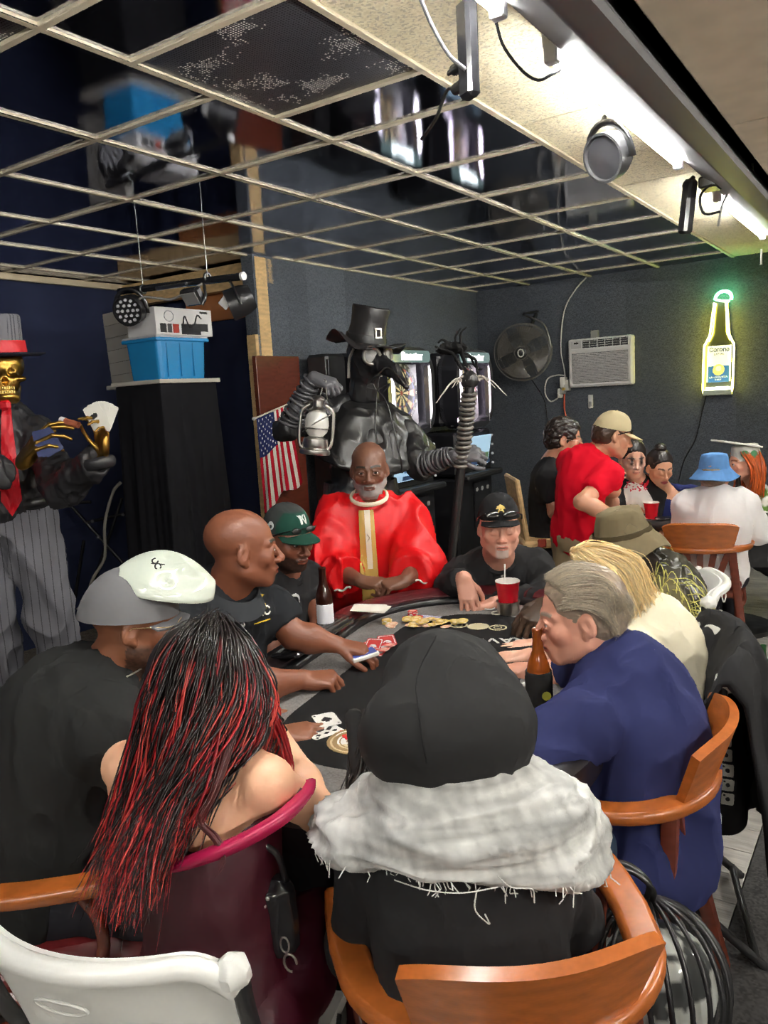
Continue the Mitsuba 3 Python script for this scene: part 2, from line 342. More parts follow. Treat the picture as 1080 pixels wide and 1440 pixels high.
# ---------------------------------------------------------------- ceiling
def ripple(p, n, uv):
    return (dnoise(p.x*3.1, p.y*3.1, 2.0)*1.0+dnoise(p.x*7.5, p.y*7.5, 5.0)*0.22)*0.02
scene['m_tile'] = {'type': 'bumpmap', 'bump': proc(ripple, 0.01), 'scale': 0.07,
    'bsdf': {'type': 'roughconductor', 'alpha': 0.006, 'specular_reflectance': {'type': 'rgb', 'value': [0.54, 0.55, 0.62]}}}
def holes(p, n, uv):
    a = p.x*0.56+p.y*0.828; b = -p.x*0.828+p.y*0.56
    x, y = a/0.0095, b/0.0095; rx_, ry_ = x-dr.floor(x)-0.5, y-dr.floor(y)-0.5
    d = dr.sqrt(rx_*rx_+ry_*ry_); on = 1-smoothstep(0.22, 0.36, d)
    fill = smoothstep(0.70, 0.74, dfbm(a*9, b*9, 2.0, 2)+0.25*cell_rand(x, y)-0.12)
    return mix((0.040, 0.040, 0.047), (0.008, 0.008, 0.010), on)*(1-on*fill)+mi.Color3f(0.95, 0.92, 0.86)*on*fill
scene['m_perforated'] = pr(0.35, proc(holes), 0.5)
cl = struct('ceiling', rb(AN, AF+t, 1.25, BL+1.2, 2.625, 2.7), (0.05, 0.05, 0.05), label='suspended ceiling of glossy black tiles in a beige grid')
bl = [1.27, 1.87, 2.47, 3.07, 3.68, 4.29, 4.88, 5.5]
al = [1.336+0.614*i for i in range(-9, 11)]
rng = random.Random(4)
def tile(a0, a1, b0, b1, mat):
    m = bx(a1-a0-0.006, b1-b0-0.006, 0.008, (0, 0, 0), 0.001)
    m = xf(m, rotx(rng.uniform(-.25, .25)) @ roty(rng.uniform(-.25, .25)))
    m = xf(xf(m, None, ((a0+a1)/2, (b0+b1)/2, CEIL+0.008)), M3)
    put('tile', m, None, mat, False, cl)
def tee(a0, a1, b0, b1):
    w = 0.012
    m = rb(a0-w*(a0 == a1), a1+w*(a0 == a1), b0-w*(b0 == b1), b1+w*(b0 == b1), CEIL-0.006, CEIL+0.02, 0.002)
    put('grid_bar', m, (0.62, 0.55, 0.40), 'm_plastic', 35, cl)
ok = lambda a, b: not (a > 4.2 and b > BM)
for j in range(len(bl)-1):
    cut = sorted([x for x in al if x < AF]+([1.62, 2.23] if j == 0 else []))
    if j == 0: cut = [x for x in cut if abs(x-1.95) > 0.05]
    cut = [AN]+[x for x in cut if x > AN]+[AF]
    top = 4.2 if j >= 4 else AF
    for a0, a1 in zip(cut[:-1], cut[1:]):
        a1 = min(a1, top)
        if a1-a0 < 0.03 or bl[j] > BL: continue
        b1 = min(bl[j+1], BL) if j >= 4 else bl[j+1]
        perf = j == 0 and 1.6 < a0 < 1.64 or (j == 1 and 0.6 < a0 < 1.3)
        if a1 < -1.5: continue
        tile(a0, a1, bl[j], b1, 'm_perforated' if perf else 'm_tile')
        if a0 > AN: tee(a0, a0, bl[j], b1)
    if bl[j] < BL: tee(-1.5 if 1 else AN, top, bl[j], bl[j])
put('plain_panel', rb(AN, -1.5, 1.25, BL+1.2, CEIL, CEIL+0.01), (0.03, 0.03, 0.035), 'm_matte', 35, cl)
tee(4.2, AF-0.01, BM-0.012, BM-0.012)
# pale acoustic strip between the black tiles and the beam
for i, a0 in enumerate(np.arange(AN, AF-0.1, 1.22)):
    put('acoustic_tile', rb(a0+0.003, min(a0+1.217, AF), 0.70, 1.258, CEIL+0.002, CEIL+0.02, 0.003), None, 'm_acoustic', False, cl)
# the beam and the tan ceiling beyond
bs = [(0.545, 2.36), (0.612, 2.36), (0.625, 2.364), (0.775, 2.468), (0.775, 2.61), (0.68, 2.61), (0.545, 2.385)]
bm = cat([trimesh.Trimesh(np.array([AB(x, b, z) for x in (AN, AF) for b, z in bs]), [[i, (i+1) % 7, 7+(i+1) % 7] for i in range(7)]+[[i, 7+(i+1) % 7, 7+i] for i in range(7)], process=False)])
struct('trim_5', bm, (0.13, 0.13, 0.135), 'm_beam', 30, 'dark painted steel beam beside the tube lights', 'trim')
ct = struct('ceiling_right', rb(AN, AF, BR, 0.535, 2.445, 2.55), (0.2, 0.17, 0.13), label='tan panelled ceiling beyond the black beam', cat_='ceiling')
for i, a0 in enumerate(np.arange(AN, AF-0.1, 1.22)):
    for b0 in np.arange(0.53, BR+0.3, -1.22):
        put('panel', rb(a0+0.004, min(a0+1.216, AF), max(b0-1.216, BR), b0-0.004, 2.43, 2.445, 0.004), None, 'm_tan', False, ct)
# ---------------------------------------------------------------- fluorescent strips on the beam's side
for i, (a0, a1) in enumerate(TUBES):
    lab = {3: 'nearest glowing fluorescent tube strip, at the top edge of the picture', 4: 'glowing fluorescent tube strip on the beam between the two hanging stage lamps', 5: 'farthest glowing fluorescent tube strip, near the neon sign'}.get(i, 'unseen fluorescent tube strip on the beam behind the viewer, lighting the room')
    k = thing('strip_light', lab, 'ceiling light', 'fluorescent strips along the beam')
    put('housing', rb(a0-0.03, a1+0.03, 0.77, TUBE_B+0.022, 2.482, 2.53, 0.004), lin(226, 226, 222), 'm_plastic', 35, k, 'white metal reflector')
    for e in (a0-0.03, a1):
        put('socket', rb(e, e+0.03, TUBE_B-0.018, TUBE_B+0.018, TUBE_Z-0.018, TUBE_Z+0.03, 0.004), lin(225, 225, 225), 'm_plastic', 35, k)
    put('tube', cyl(AB(a0, TUBE_B, TUBE_Z), AB(a1, TUBE_B, TUBE_Z), 0.013, 12), lin(250), 'm_plastic', 40, k, 'glowing white tube', emitter=emit(np.array([1.0, 0.985, 0.95])*TUBE_L))

# unseen strips on the right, placed to light the tan ceiling and people
for i, (a0, a1) in enumerate([(-2.4, -1.1), (.4, 1.7), (3.2, 4.5)]):
    k = thing('strip_light', ('rear', 'middle', 'front')[i]+' unseen fluorescent strip, out of view, lighting the tan ceiling and the people', 'ceiling light', 'unseen fluorescent strips lighting the tan ceiling'); b_ = -1.55
    put('housing', rb(a0-.03, a1+.03, b_-.05, b_+.05, 2.19, 2.225, .006), lin(226, 226, 222), 'm_plastic', 35, k, 'white metal reflector'); put('tube', cyl(AB(a0, b_, 2.165), AB(a1, b_, 2.165), 0.013, 12), lin(250), 'm_plastic', 40, k, 'glowing white tube', emitter=emit(np.array([1.0, 0.97, 0.9])*TUBE_L*1.9))
    for a_ in (a0+.2, a1-.2): put('hanger', cyl(AB(a_, b_, 2.22), AB(a_, b_, 2.43), .004, 6), lin(180), 'm_plastic', 35, k)

# ---------------------------------------------------------------- people: heads, hands, bodies, clothes
def head_field(F, o, R, s, neck, nr, nose=1.0, lips=1.0, jaw=1.0, fat=1.0, closed=False, age=0.0, skull=1.0):
    """adds a head at o (frame R: right, forward, up; scale s) and its neck down to the point neck"""
    L = lambda x, y, z: o+R @ (np.array([x, y, z])*s)
    def E(c, r, k=0.02, op=1, Q=None): F.ell(L(*c), np.array(r)*s, R if Q is None else R @ Q, k*s, op)
    def C(a, b, ra, rb=None, k=0.02, op=1): F.cone(L(*a), L(*b), ra*s, (ra if rb is None else rb)*s, k*s, None, op)
    E((0, -.018, .040), (.0765*skull, .097, .079)); E((0, .022, -.02), (.063*fat, .068, .094), .03)
    F.cone(L(0, -.018, -.045), neck, .052*nr*s, .060*nr*s, .03)
    for q in (-1, 1):
        C((q*.053*jaw*fat, -.004, -.060), (q*.02*jaw, .064, -.096), .0175*fat, .017, .025)
        E((q*.043*fat, .058, -.022), (.022, .021, .021), .02)
    E((0, .071, -.095), (.021*jaw, .017, .017), .018); E((0, .077, -.064), (.028, .019, .025), .02)
    for q in (-1, 1): E((q*.031, .1, .003), (.019, .0155, .0125), .012, -1)
    for q in (-1, 1): C((q*.012, .0845, .021), (q*.05, .063, .020), .0085, .0085, .012)
    C((0, .084, .014), (0, .111, -.028), .0072, .0105, .011); E((0, .111, -.033), (.0125*nose, .012, .0105), .008)
    for q in (-1, 1): E((q*.0135*nose, .0985, -.037), (.0085*nose, .011, .0085), .007); 
    for q in (-1, 1): E((q*.007*nose, .107, -.0455), (.0042, .0055, .0045), .004, -1)
    up = [(-.025, .083, -.065), (-.01, .0965, -.0592), (0, .097, -.0605), (.01, .0965, -.0592), (.025, .083, -.065)]
    lo = [(-.022, .084, -.067), (0, .0955, -.0725), (.022, .084, -.067)]
    for a, b in zip(up[:-1], up[1:]): C(a, b, .0042*lips, .0042*lips, .005)
    for a, b in zip(lo[:-1], lo[1:]): C(a, b, .0050*lips, .0050*lips, .006)
    C((-.02, .0955, -.0655), (0, .1025, -.0658), .0016, .0018, .003, -1); C((0, .1025, -.0658), (.02, .0955, -.0655), .0018, .0016, .003, -1)
    for q in (-1, 1):
        zt = .0085 if not closed else .0005
        for ptsx in ([(.0155, .0815, .000), (.024, .0885, zt), (.038, .0872, zt), (.047, .0745, .000)], [(.0155, .0815, -.002), (.025, .088, -.0085), (.038, .0865, -.0085), (.047, .0745, -.002)]):
            for a, b in zip(ptsx[:-1], ptsx[1:]): C((q*a[0], a[1], a[2]), (q*b[0], b[1], b[2]), .0042, .0042, .004)
        if closed: E((q*.031, .0765, .004), (.0145, .0145, .0125), .004)
        Q = roty(q*-8) @ rotz(q*22) @ rotx(-12)
        E((q*.0775*skull, -.012, -.006), (.0095, .0195, .0315), .008, 1, Q); E((q*.0885*skull, -.006, -.002), (.008, .0105, .0185), .004, -1, Q)
        E((q*.074*skull, -.004, -.033), (.007, .009, .010), .006)
def skin_tone(v, o, R, s, sk, lip=None, brow=None, beard=None, bcol=None, seed=0, cap=None, brow_w=1.0, paint=None):
    """a colour for every point of the body from where it lies on the head"""
    q = (v-o) @ R/s; x, y, z = np.abs(q[:, 0]), q[:, 1], q[:, 2]; sk = np.asarray(sk, float)
    c = np.tile(sk, (len(v), 1))*(0.92+0.16*nz(v, 28, seed))[:, None]
    def mixin(col, w): nonlocal c; w = np.clip(w, 0, 1)[:, None]; c = c*(1-w)+np.asarray(col)*w
    S = lambda a, b, t: np.clip((t-a)/(b-a), 0, 1)
    near = (np.linalg.norm(q, axis=1) < .2)*1.0
    mixin(sk*V(1.12, .82, .78), near*.55*(np.exp(-((x-.045)**2+(z+.03)**2)/.0005)*(y > .03)+np.exp(-(x**2+(z+.035)**2)/.0002)*(y > .09)))
    mixin(sk*V(.8, .72, .68), near*.5*np.exp(-((x-.031)**2/.0004+(z+.012)**2/.00006))*(y > .05))
    lip = sk*V(.95, .62, .6) if lip is None else lip
    mixin(lip, near*(y > .078)*S(1.15, .75, np.sqrt((x/.026)**2+((z+.066)/.0125)**2)))
    mixin(sk*.25, near*(y > .08)*(x < .022)*S(.0026, .001, np.abs(z+.0658)))  # shade in the crease between the lips, painted as a dark line
    if brow is not None:
        zc = .0245+.003*np.sin((x-.012)/.04*3.1); mixin(brow, near*(y > .04)*(x > .011)*(x < .053)*S(.0065*brow_w, .003*brow_w, np.abs(z-zc)))
    if beard is not None: mixin(bcol, near*beard(q)*(0.75+0.5*nz(v, 160, seed+3)))
    if cap is not None: mixin(cap[1], near*cap[0](q))
    if paint is not None: c = paint(q, c)
    return c
BEARD_FULL = lambda q: np.clip((-.048-q[:, 2]+.35*np.maximum(.0, np.abs(q[:, 0])-.035)+.0)/.012, 0, 1)*(q[:, 1] > -.02)*np.where((np.abs(q[:, 0]) < .024) & (np.abs(q[:, 2]+.0665) < .009), .1, 1)*(q[:, 2] > -.135)
BEARD_GOATEE = lambda q: .75*np.clip((.030-np.abs(q[:, 0]))/.010, 0, 1)*np.clip((-.048-q[:, 2])/.008, 0, 1)*np.where(q[:, 2] > -.062, .6, 1)*np.where((np.abs(q[:, 0]) < .024) & (np.abs(q[:, 2]+.0665) < .009), .1, 1)*(q[:, 1] > .03)
SCALP = lambda q: np.clip((q[:, 2]-.035+.25*np.minimum(q[:, 1], .06)*-1.2+.0)/.02, 0, 1)*np.clip((.07-q[:, 1]+.0*q[:, 2])/.02, 0, 1)
POSE = {'flat': [(6, 10, 6)]*4, 'relax': [(14, 30, 18), (18, 34, 20), (22, 38, 22), (26, 40, 24)], 'curl': [(48, 70, 40), (54, 76, 42), (58, 80, 44), (60, 80, 44)],
        'fist': [(75, 95, 60)]*4, 'grip': [(50, 62, 34), (54, 64, 36), (58, 66, 38), (60, 66, 40)], 'hold': [(30, 40, 20), (34, 44, 24), (38, 48, 26), (42, 50, 28)], 'hang': [(40, 25, 14), (44, 28, 16), (46, 30, 18), (48, 32, 20)]}
def hand_field(F, w, d, n, side, pose, s=1.0, k=0.008, bony=1.0, thumb=(38, 20)):
    """side 'L' or 'R'; d fingers, n back of the hand"""
    d = unit(d); n = unit(np.asarray(n, float)-d*(np.asarray(n, float) @ d)); x = np.cross(d, n)*(1 if side == 'L' else -1)
    Lc = lambda a, b, c: w+(x*a+d*b+n*c)*s
    kn = [(.029, .088, .003), (.0095, .094, .006), (-.011, .089, .004), (-.029, .079, 0)]; ln = [(.043, .026, .021), (.047, .029, .022), (.044, .027, .021), (.034, .020, .019)]
    rr = [.0098, .0100, .0094, .0084]; tips = []
    for i in range(4):
        F.cone(Lc(kn[i][0]*.55, .006, 0), Lc(*kn[i]), .0150*s*bony, .0118*s*bony, .012*s)
        a = 0; p = np.array(kn[i]); sp = math.radians((7, 1.5, -4, -10)[i])
        for j in range(3):
            a += math.radians(POSE[pose][i][j]); dv = np.array([math.sin(sp)*math.cos(a), math.cos(a)*math.cos(sp), -math.sin(a)])
            q = p+dv*ln[i][j]*(1.0 if j else 1.05); r0 = rr[i]*(1-.07*j)*bony; F.cone(Lc(*p), Lc(*q), r0*s, r0*.93*s, .0035*s); p = q
        tips.append(Lc(*p))
    F.ell(Lc(-.018, .035, -.010), V(.017, .034, .013)*s, np.stack([x, d, n], 1), .012*s)
    t0, tc = thumb; a = math.radians(t0); p = np.array([.020, .022, -.006]); rz_ = .0125
    for j, l in enumerate((.043, .034, .027)):
        dv = np.array([math.sin(a), math.cos(a), -.22-.12*j]); dv /= np.linalg.norm(dv); q = p+dv*l
        F.cone(Lc(*p), Lc(*q), rz_*s*bony, rz_*.9*s*bony, .008*s if j == 0 else .0035*s); p = q; rz_ *= .9; a -= math.radians(tc)
    tips.append(Lc(*p)); return tips
def fold(m, amp, f=9.0, seed=0, stretch=(1, 1, .3), ax=None, p2=2.0):
    """cloth folds: ridges along the stretch direction"""
    v = np.asarray(m.vertices); q = v if ax is None else v @ np.asarray(ax)
    q = q*np.array(stretch)*f; w = meshkit.fbm(q+.35*meshkit.noise(q*1.7, seed+9)[:, None], 2, seed); r = 1-np.abs(2*np.clip((w-.5)*1.5+.5, 0, 1)-1)
    return trimesh.Trimesh(v+vnorm(m)*(amp*(2*r**p2-.7))[:, None], m.faces, process=False)
def eyes(k, o, R, s, iris=(.03, .016, .008), look=(0, 0)):
    for q in (-1, 1):
        m = trimesh.creation.icosphere(3, 0.0134); f = unit(V(look[0], 1, look[1])); d = m.vertices/0.0134 @ f
        c = np.where((d > .965)[:, None], (.004, .004, .004), np.where((d > .86)[:, None], iris, (.62, .58, .54)))
        v = o+(np.asarray(m.vertices)+V(q*.031, .0765, .0)) @ R.T*s
        put('eye', trimesh.Trimesh(v, m.faces, process=False), np.array(c, float), 'm_gloss', True, k)
def person(label, sk, pel, nk, hd, hf, tr, group=None, hup=(0, 0, 1), s=1.0, sw=.168, bw=1.0, bd=1.0, belly=1.0, slouch=0.0, arms=None, legs=None, shirt=None, pants=None, res=1.0,
           nr=1.0, head={}, tone={}, eye={}, armr=1.0, name='person', sh=None, nohead=False, bare=False, skin_torso=None, hair=None, cat_='person'):
    """pel hip centre, nk base of the neck, hd head centre, hf face direction, tr the torso's right; arms {'L': (elbow, wrist, fingers, back of hand, pose, ...)}"""
    k = thing(name, label, cat_, group)
    o = np.asarray(hd, float); R = frame(hf, hup); u = unit(nk-pel); L = np.linalg.norm(nk-pel)
    r = unit(np.asarray(tr, float)-u*(np.asarray(tr, float) @ u)); f = np.cross(u, r); TF = np.stack([r, f, u], 1)
    S = sh or {'L': nk-r*sw-u*.065*s, 'R': nk+r*sw-u*.065*s}
    def torso(F, g, legsg=None):
        F.ell(pel+u*L*.66-f*(slouch-.0), V(.158*bw, .118*bd, .205)*s+g, TF, .05); F.ell(pel+u*L*.30+f*(.02*belly-slouch*.7), V(.150*bw*(.9+.1*belly), .120*bd*belly, .17)*s+g, TF, .05)
        F.ell(pel+u*.0+f*.0, V(.172*bw, .125*bd, .12)*s+g, TF, .05)
        for q in 'LR':
            F.cone(nk-u*.075*s, S[q], .058*s*bd+g*.8, .058*s*armr+g, .04); F.cone(nk+u*.02*s, S[q]*.65+nk*.35+u*.0, .035*s+g*.3, .042*s+g*.7, .035)
    P_ = []
    if not bare:
        F = Field(); torso(F, -.006 if not skin_torso else 0); F.cone(nk-u*.08, nk+u*.02, .05*s, .05*s*nr)
        if skin_torso:
            F.cone(S['L']*.7+S['R']*.3-u*.07, S['R']*.7+S['L']*.3-u*.07, .085*s*bd, .085*s*bd, .05)
            F.cone(nk-u*.07-f*.085, pel+u*.1-f*.12, .012, .012, .03, None, -1)
        P_.append(F.mesh(skin_torso or .018))
    if not nohead:
        F = Field(); head_field(F, o, R, s, nk, nr, **head); F.cone(nk, nk-u*.06, .060*nr*s, .075*s, .03); hm = F.mesh(.0037*res*s); P_.append(hm)
    tips = {}
    for q, A in (arms or {}).items():
        F = Field(); e, w = np.asarray(A[0], float), np.asarray(A[1], float); t = unit(w-e)
        F.cone(S[q], e, .050*s*armr, .041*s*armr, .03); F.cone(e, e*.62+w*.38, .041*s*armr, .043*s*armr, .02); F.cone(e*.62+w*.38, w, .043*s*armr, .0275*s, .02)
        if len(A) > 4: tips[q] = hand_field(F, w, A[2], A[3], q, A[4], s*(A[5] if len(A) > 5 else 1.0), thumb=A[6] if len(A) > 6 else (38, 20))
        P_.append(F.mesh(.0048*res))
    body = cat(P_)
    scene_col = skin_tone(np.asarray(body.vertices), o, R, s, sk, **tone)
    put('body', body, scene_col, 'm_skin', True, k)
    if not nohead and not head.get('closed'): eyes(k, o, R, s, **eye)
    out = dict(k=k, o=o, R=R, s=s, S=S, u=u, f=f, r=r, TF=TF, tips=tips, L=L)
    if shirt:
        c = dict(col=(.02, .02, .02), mat='m_cloth', g=.014, sleeve=.55, hem=0, fold=.006, ff=9, seed=1, stretch=(1, 1, .3), sg=.016, res=.009, wide=1.0, cuts=[]); c.update(shirt)
        F = Field(); torso(F, c['g'])
        for q, A in (arms or {}).items():
            e, w = np.asarray(A[0], float), np.asarray(A[1], float); sl = c['sleeve'][q] if isinstance(c['sleeve'], dict) else c['sleeve']; sg = c['sg']
            if sl <= 0: continue
            e1 = S[q]+(e-S[q])*min(sl, 1); F.cone(S[q], e1, .052*s*armr+sg, (.044*s*armr+sg)*c['wide'], .03, 'b' if sl < 1 else None)
            if sl > 1: e2 = e+(w-e)*(sl-1); F.cone(e, e2, .043*s*armr+sg, (.034*s+sg*.8)*c['wide'], .025, 'b')
        for pc, pn, lm in c['cuts']: F.plane(pc, pn, .006, lm)
        m = relax(F.mesh(c['res']*res), 4); m = fold(m, c['fold'], c['ff'], c['seed'], c['stretch'])
        if c['fold'] and c.get('fold2', 1): m = fold(m, c['fold']*.45, c['ff']*2.6, c['seed']+5, tuple(np.array(c['stretch'])*(1, 1, 1.4)))
        col = np.asarray(c['col'], float); col = c['paint'](np.asarray(m.vertices), out) if 'paint' in c else np.tile(col, (len(m.vertices), 1))
        put(c.get('name', 'shirt'), m, col, c['mat'], True, k, c.get('label')); out['shirt'] = m
        if c.get('collar'):
            nd = unit(o-R[:, 2]*.05+R[:, 1]*-.01-nk); Q = frame(f, nd); th = np.linspace(0, 2*math.pi, 33)[:-1]; rr = .066*nr*s
            p = nk+nd*c.get('cz', .012)+(np.cos(th)[:, None]*Q[:, 0]*rr+np.sin(th)[:, None]*Q[:, 1]*rr*1.08-np.maximum(np.sin(th), 0)[:, None]*Q[:, 2]*.03)
            put('collar', tube(p, c.get('cr', .009), 8, True), c.get('ccol', col[0]), c['mat'], True, k)
    if legs:
        pc = dict(col=(.02, .02, .025), mat='m_cloth', fold=.006, shoe=(.015, .015, .015)); pc.update(pants or {})
        F = Field(); F.ell(pel-u*.02, V(.172*bw, .13*bd, .115)*s, TF, .05)
        for q, (kn, an) in zip((-1, 1), legs):
            h = pel+r*q*.09*s-u*.03; F.cone(h, kn, .088*s, .066*s, .04); F.cone(kn, kn*.65+an*.35, .064*s, .062*s, .03); F.cone(kn*.65+an*.35, an, .062*s, .052*s, .03, 'b')
        m = fold(relax(F.mesh(.013*max(res, 1)), 3), pc['fold'], 8, 3)
        put(pc.get('name', 'trousers'), m, pc['paint'](np.asarray(m.vertices), out) if 'paint' in pc else np.asarray(pc['col'], float), pc['mat'], True, k)
        for kn, an in legs:
            d = np.array([an[0]-pel[0], an[1]-pel[1], 0]); d = unit(d+f*.4*V(1, 1, 0)); g0 = V(an[0], an[1], 0)
            F = Field(); F.cone(g0+V(0, 0, .05), g0+V(0, 0, .085), .042, .045, .02); F.cone(g0-d*.03+V(0, 0, .04), g0+d*.15+V(0, 0, .034), .040, .034, .03); F.plane(g0+V(0, 0, .006), (0, 0, -1), .003)
            put('shoe', F.mesh(.011), pc['shoe'], 'm_leather', True, k)
    return out
def at_head(P_, x, y, z): return P_['o']+P_['R'] @ (V(x, y, z)*P_['s'])
def head_mesh(P_, m): return trimesh.Trimesh(P_['o']+(np.asarray(m.vertices)*P_['s']) @ P_['R'].T, m.faces, process=False)
def short_hair(P_, col, top=.012, side=.004, line=.055, res=.0045, seed=2, bald=0.0, amp=.004, label=None, low=-.05, name='hair', part=None, cut=None):
    """a short cut: a cap over the skull with its hairline at the forehead, temples and nape"""
    F = Field(); F.ell((0, -.020, .042), (.0775+side, .099+side, .080+top), None, .01); F.ell((0, -.05, -.02), (.066+side, .062+side, .06), None, .03)
    F.ell((0, .112, -.045), (.085, .062, .105), None, .012, -1); F.ell((0, line+.07, .035), (.09, .07, .045), None, .012, -1)
    for q in (-1, 1): F.ell((q*.085, -.008, -.014), (.03, .024, .042), None, .006, -1)
    F.plane((0, -.06, low), (0, .3, -1), .006)
    if cut is not None: F.plane((0, 0, cut), (0, 0, 1), .004)
    if bald: F.ell((0, .06, .16), (.07, .115, .1*bald+.03), None, .01, -1)
    m = F.mesh(res, V(-.11, -.14, -.09), V(.11, .12, .15)); v = np.asarray(m.vertices); m = trimesh.Trimesh(v+vnorm(m)*(amp*(2*nz(v*V(1, .35, .6), 90, seed)-1))[:, None], m.faces, process=False)
    c = np.asarray(col, float)*(.65+.7*nz(v*V(1, .25, .5), 150, seed+1))[:, None]
    if part is not None: c = part(v, c)
    return put(name, head_mesh(P_, m), c, 'm_hair', True, P_['k'], label)
def ball_cap(P_, col, brim=None, lift=.0, tilt=0, label='cap', yaw=0, size=1.0, bl=.075, flat=0.0, paint=None, deep=.0, seams=True):
    """baseball cap: crown of six gores, curved peak, button"""
    th = np.linspace(0, 2*math.pi, 61)[:-1]; ph = np.linspace(0, math.pi/2, 14); V_ = []
    for p in ph:
        g = 1-.010*np.abs(np.cos(th*3))*math.cos(p) if seams else 1
        x = .0865*math.cos(p)**.8*np.cos(th)*g; y = -.018+(.104-flat*.2)*math.cos(p)**.8*np.sin(th)*g; z = .028-deep+(.105+flat)*math.sin(p)**1.15+.012*math.cos(p)*np.sin(th)+0*th
        V_.append(np.stack([x, y, z], 1))
    V_ = np.array(V_); n = len(th); idx = np.arange(len(ph)*n).reshape(len(ph), n); a, b, c, d = idx[:-1], np.roll(idx[:-1], -1, 1), np.roll(idx[1:], -1, 1), idx[1:]
    q = np.stack([a, b, c, d], -1).reshape(-1, 4); m = trimesh.Trimesh(V_.reshape(-1, 3), np.vstack([q[:, :3], q[:, [0, 2, 3]]]), process=False)
    inner = trimesh.Trimesh(np.asarray(m.vertices)*V(.965, .965, .965)+V(0, -.0005, .0), m.faces[:, ::-1], process=False)
    def pk(u, v):
        a_ = (u-.5)*2*1.05; r0 = .100; x = np.sin(a_)*(.0845+.008*v); ext = bl*np.cos(a_*1.18)**.7
        y = -.018+np.cos(a_)*r0+ext*v-.006*(1-v); z = .041-deep-.17*x*x/.08-.006*np.abs(np.sin(a_))-.22*v*ext+0*u
        return [x, y, z]
    peak = grid(pk, 25, 8, .004); btn = trimesh.creation.icosphere(2, .007); btn = xf(btn, None, (0, -.018, .133+flat-deep), (1, 1, .6))
    Q = rotz(yaw) @ rotx(tilt); g = lambda mm: head_mesh(P_, xf(mm, Q, (0, 0, lift), size))
    crown = cat([m, inner]); k = put('cap', g(crown), paint(np.asarray(crown.vertices)) if paint else np.asarray(col, float), 'm_cloth', True, P_['k'], label)
    put('peak', g(peak), col if brim is None else brim, 'm_cloth', 30, k); put('button', g(btn), col, 'm_cloth', True, k)
    return k, g(m)
def spectacles(P_, col=(.02, .02, .02), mat='m_plastic', r=.019, label='glasses', thick=.0014, wide=1.0):
    th = np.linspace(0, 2*math.pi, 25)[:-1]; ms = []
    for q in (-1, 1):
        ms.append(tube(np.stack([q*.032+np.cos(th)*r*1.2*wide, .1035-.22*np.abs(q*.032+np.cos(th)*r*1.2)**2/.05, -.003+np.sin(th)*r*.8], 1), thick, 6, True))
        ms.append(tube([(q*.055, .092, .004), (q*.078, .07, .004), (q*.083, -.005, .004), (q*.08, -.02, -.008)], thick, 6))
    ms.append(tube([(-.010, .1025, .002), (0, .1055, .004), (.010, .1025, .002)], thick, 6))
    return put('glasses', head_mesh(P_, cat(ms)), col, mat, True, P_['k'], label)
def strands(guides, n, r=.0035, seed=0, jit=.006, taper=.35, sides=4, wav=.0, wf=3.0):
    """locks of hair between neighbouring guide curves; returns (mesh, lock number per vertex, place along the lock per vertex)"""
    rg = np.random.default_rng(seed); G = [np.asarray(smoothp(g, 4)) for g in guides]; M = min(len(g) for g in G); G = [g[np.linspace(0, len(g)-1, M).round().astype(int)] for g in G]
    ms, ids, al = [], [], []
    for i in range(n):
        a = rg.uniform(0, len(G)-1); j = min(int(a), len(G)-2); t = a-j; p = G[j]*(1-t)+G[j+1]*t
        s_ = np.linspace(0, 1, M)[:, None]; off = rg.normal(0, jit, 3); off2 = rg.normal(0, jit*2.2, 3); ph = rg.uniform(0, 6.28, 3); L_ = rg.uniform(.82, 1.0)
        q = p+off+off2*s_*s_+wav*np.sin(s_*wf*6.28*rg.uniform(.8, 1.25)+ph)*s_**.6; m0 = max(4, int(M*L_)); q = q[:m0]; s1 = np.linspace(0, 1, m0)
        rad = r*rg.uniform(.6, 1.3)*np.minimum(1, (1-s1)*4+taper*.3)*np.minimum(1, .5+s1*5); m = tube(q, np.maximum(rad, .0004), sides, flat=.6)
        ms.append(m); ids.append(np.full(len(m.vertices), i)); al.append(np.repeat(s1, sides))
    return cat(ms), np.concatenate(ids), np.concatenate(al)

# ---------------------------------------------------------------- the poker table
TC, TU, TN = V(0.123, 2.359, 0), V(0.4, 0.9165, 0), V(0.9165, -0.4, 0)       # centre, long axis, across
def TP(u, n, z=0): return TC+TU*(u-2.21)+TN*(n+0.83)+V(0, 0, z)
def race(hl, hw, n=24, c=0.0):
    """racetrack outline, half length hl and half width hw, in table axes (across, along)"""
    a = np.linspace(0, math.pi, n); r = hw
    return np.vstack([np.stack([np.cos(a)*r, np.sin(a)*r+(hl-hw)], 1), np.stack([np.cos(a+math.pi)*r, np.sin(a+math.pi)*r-(hl-hw)], 1)])
TM = np.stack([TN, TU, V(0, 0, 1)], 1)
def tw(m, z=0): return xf(m, TM, TC+V(0, 0, z))
def felt_tex(p, n, uv):
    q = dnoise(p.x*240, p.y*240)*0.5+dfbm(p.x*22, p.y*22, 0.0, 3)*0.5
    return mix((0.075, 0.070, 0.067), (0.215, 0.205, 0.195), q)
scene['m_felt'] = pr(0.95, proc(felt_tex), 0.15)
tb = thing('poker_table', 'large oval poker table with grey felt and padded dark red rail in the foreground', 'poker table')
HL, HW = 0.93, 0.53
put('bed', tw(extr(race(HL-.05, HW-.05), .05), .70), (.01, .01, .011), 'm_plastic', 35, tb, 'black underside')
put('playing_surface', tw(extr(race(HL-.10, HW-.095), .006), .754), None, 'm_felt', False, tb, 'grey speckled felt')
put('betting_oval', tw(extr(race(.665, .275), .0012), .7598), (.0075, .0075, .008), 'm_cloth', False, tb, 'black printed oval in the middle of the felt')
